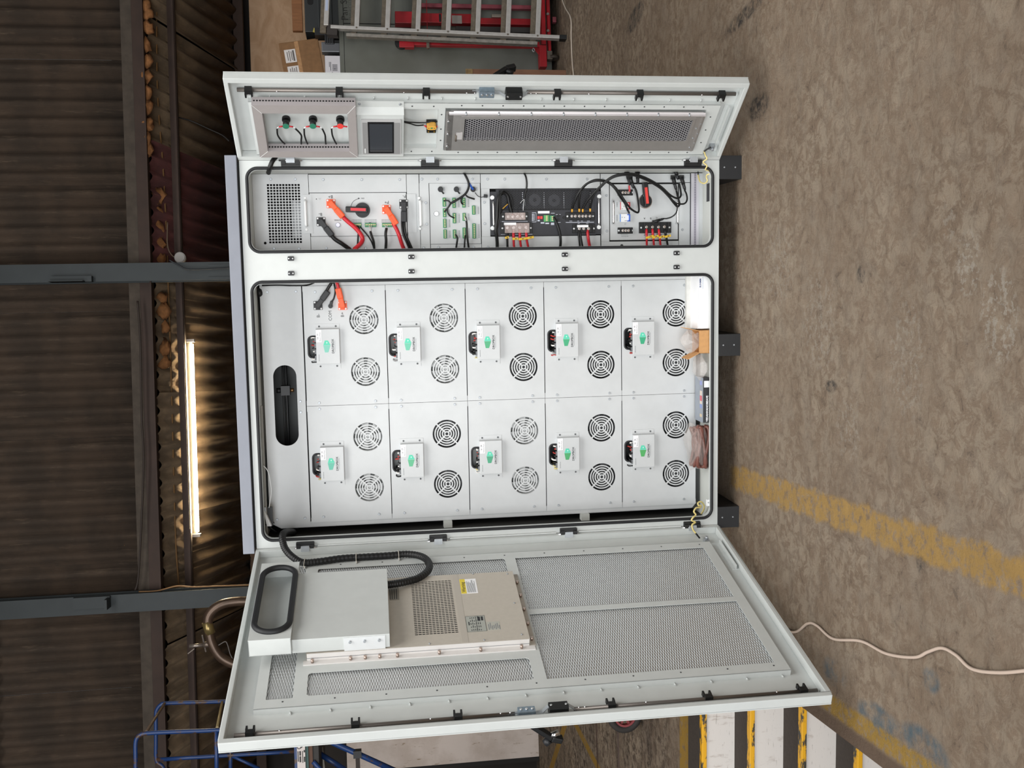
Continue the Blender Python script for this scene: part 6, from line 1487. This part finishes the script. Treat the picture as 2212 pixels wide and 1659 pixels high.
# top of the locker: cardboard box, white carton, power tool, crates
wl = wy(701, 120, LY + .02); wr = wy(735, 176, LY + .02)
t = thing('white_carton', 'small white carton with a barcode label on top of the locker', 'box', W, ((wl[0] + wr[0]) / 2, LY + .1, ltop))
MB().box(wr[0] - .06, wl[0], LY + .02, LY + .17, ltop, ltop + .118).part('body', M('#cfcdd2', .6), t, bevel=.002)
m = MB()
for k in range(6): m.box(wl[0] - .12 + k * .009, wl[0] - .12 + k * .009 + .005, LY + .0192, LY + .02, ltop + .022, ltop + .062)
m.box(wl[0] - .12, wl[0] - .05, LY + .0192, LY + .02, ltop + .072, ltop + .077); m.box(wl[0] - .09, wl[0] - .05, LY + .0192, LY + .02, ltop + .083, ltop + .087); m.box(wl[0] - .15, wl[0] - .13, LY + .0192, LY + .02, ltop + .06, ltop + .066); m.box(wl[0] - .11, wl[0] - .10, LY + .0192, LY + .02, ltop + .04, ltop + .044)
m.part('barcode', M('#5a5a60', .6), t)
BYY = LY + .22
cbp = [wy(601, 92, BYY), wy(687, 83, BYY), wy(702, 168, BYY), wy(618, 182, BYY)]
c0 = thing('cardboard_box', 'tilted taped cardboard parcel with two white labels on the locker', 'box', W, tuple(cbp[2]))
ctr = sum(cbp) / 4; ux = (cbp[0] + cbp[1] - cbp[2] - cbp[3]) / 2; uz = (cbp[0] + cbp[3] - cbp[1] - cbp[2]) / 2
hx = np.linalg.norm(ux) / 2; hz_ = np.linalg.norm(uz) / 2; ux /= np.linalg.norm(ux); uz = uz / np.linalg.norm(uz)
MB().obox(ctr + np.array([0, .11, 0]), ux, (0, 1, 0), uz, hx, .11, hz_).part('body', CARD, c0, bevel=.008)
TAPE = M('#b58a60', .15, 0, .25, 40)
MB().obox(ctr + np.array([0, -.0008, 0]) + uz * .02, ux, (0, 1, 0), uz, hx * .97, .0008, .016).part('tape', TAPE, c0)
MB().obox(ctr + np.array([0, -.0008, 0]) - ux * hx * .86, ux, (0, 1, 0), uz, .02, .0008, hz_ * .8).part('tape', TAPE, c0)
for k, (a, b2) in enumerate(((.30, .52), (-.52, .50))):
    o = ctr + ux * hx * a + uz * hz_ * b2 + np.array([0, -.0018, 0])
    MB().obox(o, ux, (0, 1, 0), uz, hx * .32, .0008, hz_ * .28).part('white_label', M('#d5d0cd', .6), c0)
    m = MB()
    for j in range(4): m.obox(o - uz * hz_ * (.16 - .10 * j) + np.array([0, -.001, 0]), ux, (0, 1, 0), uz, hx * (.26 - .05 * (j % 2)), .0003, .003 + .004 * (k == 0 and j == 0))
    m.part('label_print', M('#5f5b5a', .6), c0)
def crate(name, lab, cat, pa, pb, Y, dep, mat, z0=None, bevel=.006):
    a, b2 = wy(*pa, Y), wy(*pb, Y); x0, x1 = sorted((a[0], b2[0])); zb, zt = sorted((a[2], b2[2])); zb = zb if z0 is None else z0
    t = thing(name, lab, cat, W, ((x0 + x1) / 2, Y + dep / 2, zb)); MB().box(x0, x1, Y, Y + dep, zb, zt).part('body', mat, t, bevel=bevel); return t, (x0, x1, zb, zt)
BLKC = M('#1b1c1d', .55, 0, .2, 12)
t, r_ = crate('tool_case', 'large black moulded tool case standing on the locker', 'case', (656, -30), (722, 70), LY + .20, .2, M('#26292a', .5), ltop)
MB().prism(rrect(r_[0] + .22, r_[0] + .34, r_[3] - .07, r_[3] - .025, .018, 4), LY + .196, LY + .2).part('handle_hole', DARK, t)
for k in range(2): MB().box(r_[0] + .02, r_[1], LY + .19, LY + .2, ltop + .06 + .1 * k, ltop + .07 + .1 * k).part('rib', M('#2f3334', .5), t)
t, r_ = crate('power_tool', 'black ribbed power tool motor lying on top of the locker', 'tool', (701, 72), (722, 95), LY + .05, .12, M('#151618', .4), None)
for k in range(4): MB().box(r_[0], r_[1], LY + .046, LY + .05, r_[2] + .012 + k * .018, r_[2] + .018 + k * .018).part('cooling_rib', M('#3a3c3f', .4), t)
MB().box(r_[0] + .01, r_[1] - .05, LY + .06, LY + .15, ltop, r_[2]).part('foot', M('#101112', .5), t)
q = wy(688, 68, LY + .06); MB().obox(q, (.3, 0, 1), (0, 1, 0), (1, 0, -.3), .04, .004, .016).part('yellow_label', M('#a39545', .6), t); MB().box(q[0] - .03, q[0] + .03, LY + .055, LY + .15, ltop + .0, q[2] + .03).part('grip', M('#17181a', .5), t)
t, r_ = crate('grey_bracket', 'small grey metal bracket wedged beside the cardboard parcel', 'bracket', (694, 90), (708, 112), LY + .06, .08, M('#6d6f73', .4, .5), ltop)
t, r_ = crate('dark_crate', 'dark open crate under the cardboard parcel', 'crate', (700, 92), (736, 190), LY + .22, .25, M('#121110', .8), ltop)
# boards leaning against the rear wall
pb = [wy(540, 5, 9.15), wy(546, 190, 9.15), wy(650, 60, 9.15)]
t = thing('plywood_sheet', 'large sheet of pale plywood leaning on the back wall', 'board', W, ((pb[0][0] + pb[1][0]) / 2, 9.15, 0))
MB().box(pb[1][0] - .1, pb[0][0], 9.05, 9.068, 0, pb[0][2]).part('sheet', PLY, t)
m = MB()
for dx, dz in ((.10, .06), (.30, .05), (.70, .16), (.72, .05)): m.cyl((pb[0][0] - dx, 9.15, pb[0][2] - dz), (pb[0][0] - dx, 9.148, pb[0][2] - dz), .006, seg=8)
m.part('nail_head', M('#5a4636', .6), t)
for k, (ya, yb, xa, xb, mt, nm) in enumerate(((-60, 66, 632, 650, PLANK, 'broad brown plank'), (-60, 52, 660, 671, wood('pale_batten', '#8f7a5e', '#6e5d49', (8, 8, 1.2)), 'pale weathered batten'), (-60, 52, 727, 735, wood('batten_two', '#9a7342', '#7a5630', (8, 8, 1.2)), 'narrow yellowish batten'))):
    Y = (LY + .47) if k < 2 else LY + .30; a, b2 = wy(xa, yb, Y), wy(xb, ya, Y)
    zz = ltop if k == 2 else ltop
    MB().box(a[0], b2[0], Y, Y + .05, b2[2], a[2]).solo('timber_board', mt, W, ((a[0] + b2[0]) / 2, Y, b2[2]), nm + ' lying across the stack above the locker', 'board', bevel=.003)
MB().box(wy(655, 60, LY + .50)[0], 3.2, LY + .44, LY + .60, ltop, wy(672, 0, LY + .47)[2] - .0).solo('shelf_stack', M('#191513', .8), W, (2.8, LY + .5, ltop), 'dark stack of boards and boxes behind the tool case', 'stack')
# ladder
LF = fl(1224, 80); LT = wy(714, 57, 6.80)
lad = thing('extension_ladder', 'two section aluminium ladder leaning in front of the grey locker', 'ladder', W, tuple(LF))
ax = (LT - LF) / np.linalg.norm(LT - LF); sx = np.array([1.0, 0, 0]); sx = sx - ax * (sx @ ax); sx /= np.linalg.norm(sx); nn = np.cross(sx, ax)   # nn points to the locker
if nn[1] < 0: nn = -nn
Lr = np.linalg.norm(LT - LF)
LADA = M('#bdbab6', .4, .45, .12, 30, name='ladder_aluminium'); LADW = M('#8d8881', .6, .3, .3, 30, name='ladder_dull')
def stile(off, n0, t0, t1, mat):
    m = MB(); a, b2 = LF + ax * t0 + sx * off + nn * n0, LF + ax * t1 + sx * off + nn * n0
    m.obox((a + b2) / 2, sx, nn, ax, .0125, .030, (t1 - t0) / 2); return m.part('stile', mat, lad, bevel=.002)
stile(.0, .03, .05, Lr, LADA); stile(.42, .03, .05, Lr, LADA); stile(-.036, .088, .22, Lr - .11, LADW); stile(.456, .088, .22, Lr - .11, LADW)
for off in (0, .42): MB().obox(LF + ax * .02 + sx * off + nn * .03, sx, nn, ax, .016, .034, .035).part('rubber_foot', BLK, lad, bevel=.003)
def ladz(x):
    w = _ray(x, 40); n_ = np.cross(ax, sx); t_ = np.dot(LF - CAM, n_) / np.dot(w, n_); h = CAM + w * t_; return (h - LF) @ ax
for x in (704.5, 771, 837.5, 903.5, 969, 1033, 1098.5, 1163):
    t_ = ladz(x); c = LF + ax * t_ + sx * .21
    MB().obox(c + nn * .018, sx, nn, ax, .20, .015, .0185).part('rung', LADA, lad, bevel=.004)
    MB().cyl(LF + ax * t_ - nn * .001, LF + ax * t_ - nn * .004, .007, seg=8).part('rivet', DIRTY, lad)
    c = LF + ax * (t_ + .035) + sx * .21
    MB().obox(c + nn * .085, sx, nn, ax, .236, .015, .024).part('rung', M('#6d6355', .8, 0, .35, 30), lad, bevel=.004)
MB().obox(LF + ax * (Lr - .01) + nn * .05 - sx * .02, sx, nn, ax, .04, .04, .04).part('guide_bracket', M('#2b2420', .6), lad)
q = LF + ax * ladz(704.5) + sx * .17; m = MB().obox(q - nn * .0015 + nn * .003, sx, nn, ax, .05, .0006, .010); m.part('blue_sticker', M('#aab4cc', .5), lad)
# folded engine hoist
HY = 6.92
hst = thing('engine_hoist', 'red folding engine hoist folded upright behind the ladder', 'hoist', W, (2.4, HY, 0))
def hb_(name, xa, ya, xb, yb, mat, Y=HY, d=.06, bevel=.003):
    a, b2 = wy(xa, ya, Y), wy(xb, yb, Y); x0, x1 = sorted((a[0], b2[0])); z0, z1 = sorted((a[2], b2[2])); z0 = max(z0, .01)
    return MB().box(x0, x1, Y, Y + d, z0, z1).part(name, mat, hst, bevel=bevel)
hb_('leg', 893, 86, 1166, 101, HOIST, HY - .05, .055); hb_('leg', 893, 6, 1166, 20, HOIST2, HY + .02, .04)
hb_('leg_end', 862, 80, 895, 102, HOIST, HY - .052, .058)
q = wy(868, 90, HY - .03); MB().cyl((q[0], HY - .035, q[2]), (q[0], HY + .0, q[2]), .055, seg=18).part('castor_wheel', BLK, hst)
hb_('mast', 905, 36, 1162, 54, HOIST, HY, .06); hb_('mast_plate', 853, 24, 905, 50, HOIST, HY - .02, .10); hb_('boom', 905, 28, 1020, 50, HOIST, HY - .03, .05)
hb_('mast_dark_plate', 985, 56, 1150, 70, M('#3d3b3a', .7), HY + .01, .05)  # dark grey plate beside the mast
hb_('label', 976, 33, 998, 51, M('#a9a29c', .5), HY - .032, .003); hb_('label', 948, 30, 953, 47, BLK, HY - .034, .003)
hb_('pump_rod', 920, -20, 925, 104, M('#a81f2c', .4), HY - .07, .02); hb_('pin', 921, 83, 928, 104, DIRTY, HY - .07, .03)
hb_('ram', 1062, 30, 1086, 37, M('#a9a094', .4, .5), HY - .03, .03)
hb_('cross_beam', 1167, -40, 1180, 96, HOIST, HY - .02, .08); hb_('cross_beam', 1180.5, -40, 1191, 112, HOIST, HY - .05, .06); hb_('foot_block', 1165, 97, 1182, 144, HOIST, HY - .06, .08)
m = MB(); a = wy(1150, 101, HY - .03); b2 = wy(1167, 101, HY - .03); c = wy(1167, 122, HY - .03); m.prism([(a[0], a[2]), (b2[0], b2[2]), (c[0], c[2])], HY - .03, HY - .022); m.part('gusset', HOIST, hst)
for x, y in ((1182, 31), (1182.5, 67)):
    q = wy(x + 1, y, HY - .05); MB().cyl((q[0], HY - .05, q[2]), (q[0], HY - .062, q[2]), .011, seg=8).part('bolt', CHROME, hst)
q = wy(1199, 125, HY - .03); MB().cyl((q[0] - .012, HY - .03, .045), (q[0] + .012, HY - .03, .045), .044, seg=18).part('castor_wheel', M('#3a322b', .7), hst); MB().box(q[0] - .02, q[0] + .045, HY - .06, HY, .06, .10).part('castor_fork', DIRTY, hst)
for xx in (q[0] + .5,): MB().cyl((xx - .012, HY - .03, .045), (xx + .012, HY - .03, .045), .044, seg=18).part('castor_wheel', M('#3a322b', .7), hst)
hb_('tow_bar', 1194, 36, 1202, 48, HOIST2, HY - .04, .04)
m = MB().tube([wy(1152, 104, HY - .07), wy(1155, 108, HY - .07), wy(1153, 112, HY - .07), wy(1150, 108, HY - .07)], .004, 6, 4, closed=True); m.part('ring', ZINC, hst)
# wooden panel at the foot of the locker
WY = 6.62
a, b2 = wy(1021, 149, WY), wy(1207, 185, WY)
t = thing('wooden_box', 'red brown wooden box open at the front beside the locker foot', 'box', W, ((a[0] + b2[0]) / 2, WY, 0))
MB().box(b2[0] - .1, a[0], WY, WY + .018, .002, a[2]).part('front_board', REDWOOD, t)
MB().box(b2[0] - .1, a[0], WY + .018, WY + .25, a[2] - .0, a[2] + .018).part('top_board', REDWOOD, t)
MB().box(a[0] - .018, a[0], WY + .018, WY + .25, .002, a[2]).part('side_board', REDWOOD, t)
MB().box(a[0] - .10, a[0], WY - .003, WY, a[2] - .0, a[2] + .055).part('raw_edge', M('#8a7350', .9, 0, .4, 40), t)

# ------------------------------------------------------------------ behind the wide door: platform, panel, pipe, sack truck
YA, YB = 6.0, 6.7
sc = thing('mobile_platform', 'chipped blue tubular work platform with guard rails and labelled deck edge', 'platform', W, (-3.2, 6.3, 0))
def tb(name, pts, r=.0145, mat=BLUEP, n=6): return MB().tube(pts, r, 10, n).part(name, mat, sc)
def A_(x, y): return wy(x, y, YA)
def B_(x, y): return wy(x, y, YB)
zr = A_(292, 1640)[2]
tb('guard_rail', [A_(294, 1760), A_(293, 1640), A_(293, 1606), A_(297, 1593), A_(307, 1586), A_(330, 1583), A_(400, 1580), A_(470, 1577), A_(640, 1567), A_(690, 1564)])
tb('guard_rail', [B_(368, 1690), B_(352, 1657), B_(341, 1648), B_(337, 1636), B_(337, 1600), B_(337, 1546), B_(339, 1533), B_(347, 1523), B_(360, 1519), B_(430, 1517), B_(490, 1515), B_(690, 1508)])
tb('mid_rail', [A_(467, 1578), A_(468, 1640), A_(468, 1760)], n=1); tb('mid_rail', [B_(498, 1514), B_(498, 1640), B_(498, 1760)], .014, n=1)
tb('post', [B_(341, 1641), B_(420, 1636), B_(560, 1628), B_(690, 1620)], n=1)
tb('stay', [A_(316, 1581), B_(356, 1519)], .010, M('#5b4a3c', .6), 1); tb('stay', [A_(469, 1572), B_(480, 1516)], .010, M('#8a7a55', .6), 1)
tb('brace', [B_(499, 1632), B_(560, 1660)], .012, n=1)
dz_t, dz_b = A_(636, 1620)[2], A_(688, 1620)[2]; xr = A_(650, 1580)[0]
MB().box(-4.6, xr, YA - .02, YA + .01, A_(643, 1620)[2], dz_t).part('deck_edge', BLUEP, sc)
lb = MB().box(A_(650, 1650)[0] - .15, A_(650, 1600)[0], YA - .022, YA - .018, A_(659.5, 1620)[2], A_(642, 1620)[2]).part('label', M('#cfc5c0', .5), sc)
m = MB(); x0l = A_(650, 1604)[0]; zc = A_(650, 1620)[2]
for k, (dz, w0, w1, h) in enumerate(((.018, .05, .12, .006), (.004, .05, .08, .011), (.004, .085, .125, .011), (-.012, .05, .13, .005), (-.024, .045, .06, .009), (-.024, .09, .125, .009))): m.box(x0l - w1, x0l - w0, YA - .024, YA - .022, zc + dz - h / 2, zc + dz + h / 2)
m.ring(x0l - .022, zc + .010, .010, .014, YA - .024, YA - .022, 16); m.prism([(x0l - .012, zc + .0), (x0l - .032, zc + .0), (x0l - .022, zc - .016)], YA - .024, YA - .022)
m.part('label_print', M('#33302f', .6), sc)
MB().box(-4.6, xr, YA - .01, YA + .01, A_(666, 1620)[2], A_(659.5, 1620)[2]).part('toe_strip', M('#35524f', .6), sc)
MB().box(-4.6, xr, YA, YB, A_(675, 1620)[2], A_(666, 1620)[2]).part('deck_board', M('#5d4437', .8, 0, .3, 10), sc)
MB().box(-4.6, xr, YA + .01, YB, dz_b, A_(675, 1620)[2]).part('deck_beam', M('#3a3836', .8, 0, .3, 10), sc)
tb('leg', [np.array([xr - .03, YA + .05, dz_b]), np.array([xr - .03, YA + .05, .0])], n=1); tb('leg', [np.array([xr - .03, YB - .02, dz_b]), np.array([xr - .03, YB - .02, .0])], n=1)
tb('brace', [wy(690, 1586, YA + .1), wy(703, 1597, YA + .1), wy(772, 1628, YA + .1), wy(860, 1668, YA + .1)], .020, n=1); tb('brace', [wy(690, 1628, YA + .3), wy(745, 1662, YA + .3)], .020, n=1)
tb('brace', [A_(676, 1645), A_(700, 1670)], .016, n=1)
q = wy(772, 1628, YA + .08); MB().box(q[0] - .03, q[0] + .02, YA + .07, YA + .12, q[2] - .028, q[2] + .028).part('clip', BLK, sc)
e_ = wy(773, 1690, YA + .08); MB().box(e_[0], q[0], YA + .085, YA + .09, q[2] - .016, q[2] + .014).part('strap', M('#2b221c', .7), sc)
MB().bar(wy(694, 1614, YA + .4), wy(699, 1659, YA + .4), .02, .02).part('aluminium_strip', M('#b5afa4', .5), sc)
# white board
wa, wb_ = wy(748, 1600, 9.1), wy(1168, 1600, 9.1)
t = thing('white_board', 'tall stained white painted board leaning on the back wall', 'board', W, ((-4.0), 9.1, 0))
def wb_mat():
    t2 = NT('stained_white_paint'); n = t2.noise(1.7, 5, .6); n2 = t2.noise(14, 5, .7, stretch=(2.5, 1, .5)); n3 = t2.noise(60, 4, .7)
    c = t2.mix(t2.ramp(n, .4, .6), lin('#cdc1b9'), lin('#b9aba1')); c = t2.mix(t2.math('MULTIPLY', t2.ramp(n2, .60, .66), t2.ramp(n, .35, .55)), c, lin('#8d7a62')); c = t2.mix(t2.math('MULTIPLY', t2.ramp(n3, .7, .74), .5), c, lin('#4b443e')); return t2.fin(c, .7)
xl_, xr_ = wy(1000, 1648, 9.1)[0], wy(1000, 1520, 9.1)[0]
MB().box(xl_, xr_, 9.1, 9.13, .003, wa[2]).part('panel', wb_mat(), t, bevel=.004)
MB().box(xl_ - .05, xl_, 9.11, 9.14, .003, wa[2]).part('edge_strip', M('#1d1a18', .8), t)
t = thing('dark_post', 'dark weathered timber post beside the white board top', 'post', W, (xr_ + .1, 9.15, 0)); MB().box(xr_, xr_ + .35, 9.16, 9.2, 0, 2.2).part('post', M('#3a322b', .9, 0, .3, 8), t)
# bent steel pipe over the wide door
YP = 6.4
def p_(x, y): return wy(x, y, YP)
pp_ = thing('steel_pipe', 'worn brown steel pipe bent into an arch behind the wide door', 'pipe', W, (p_(560, 1296)[0], YP, 0))
x1_ = p_(540, 1297)
MB().tube([np.array([x1_[0] + .01, YP, .0]), np.array([x1_[0], YP, 1.5]), p_(560, 1297), p_(515, 1299), p_(484, 1304), p_(463, 1315), p_(451, 1330), p_(449, 1346), p_(452, 1362), p_(457, 1385), p_(468, 1408), p_(485, 1425), p_(520, 1440), p_(560, 1450)], .034, 14, 6).part('pipe', M('#5c4a3d', .35, .5, .35, 9), pp_)
MB().cyl(p_(446.5, 1343), p_(455, 1369), .0365, seg=16).part('collar', M('#8f7d52', .3, .7), pp_)
MB().cyl(p_(440, 1393), p_(456, 1391), .020, seg=10).part('valve', M('#6e6258', .4, .6), pp_); MB().cyl(p_(409, 1396), p_(440, 1393), .013, seg=10).part('nozzle', M('#8a8078', .35, .7), pp_)
MB().bar(p_(406, 1412), p_(420, 1401), .010, .006).part('lever', M('#6e6258', .5), pp_); MB().bar(p_(437, 1372), p_(445, 1408), .012, .01).part('clamp', M('#40342b', .6), pp_)
MB().tube([p_(463, 1400), p_(475, 1392), p_(487, 1386), p_(492, 1394), p_(497, 1412), p_(503, 1424)], .004, 6).part('wire', M('#55504d', .6), pp_)
# sack truck: only its wheel shows
wc = wy(1349, 1545, 4.95)
st = thing('sack_truck', 'sack truck with black tyre and red spoked wheel behind the wide door', 'trolley', W, (wc[0] + .1, 4.95, 0))
R = wc[2] - .002
wc[2] = R + .002
def wheel(y):
    x, z = wc[0], wc[2]
    m = MB(); pts = [(x + (R - .022) * math.cos(a), y + .02, z + (R - .022) * math.sin(a)) for a in np.linspace(0, 2 * PI, 33)[:-1]]
    t_ = MB().tube(pts, .0225, 10, 1, closed=True).part('tyre', M('#2c2826', .8), st)
    m = MB().ring(x, z, R - .052, R - .040, y + .002, y + .036, 28); m.cyl((x, y + .002, z), (x, y + .036, z), .022, seg=14)
    for k in range(7):
        a = 2 * PI * k / 7; m.bar((x + .015 * math.cos(a), y + .018, z + .015 * math.sin(a)), (x + (R - .045) * math.cos(a), y + .018, z + (R - .045) * math.sin(a)), .014, .010, (0, 1, 0))
    m.part('rim', M('#7d2f33', .5), st)
    MB().cyl((x, y - .006, z), (x, y + .004, z), .010, seg=10).part('hub_cap', CHROME, st)
wheel(4.93); wheel(5.33)
MB().cyl((wc[0], 4.96, wc[2]), (wc[0], 5.34, wc[2]), .008, seg=8).part('axle', DIRTY, st)
m = MB()
for y in (5.0, 5.28): m.cyl((wc[0], y, wc[2] + .0), (wc[0] + .16, y, .02), .012, seg=8); m.cyl((wc[0] + .16, y, .02), (wc[0] + .24, y, .95), .012, seg=8)
m.cyl((wc[0] + .24, 5.0, .95), (wc[0] + .24, 5.28, .95), .012, seg=8); m.cyl((wc[0] + .20, 5.0, .5), (wc[0] + .20, 5.28, .5), .012, seg=8); m.box(wc[0] + .16, wc[0] + .34, 5.0, 5.28, .002, .010)
m.part('frame', M('#6a2c2e', .5), st)
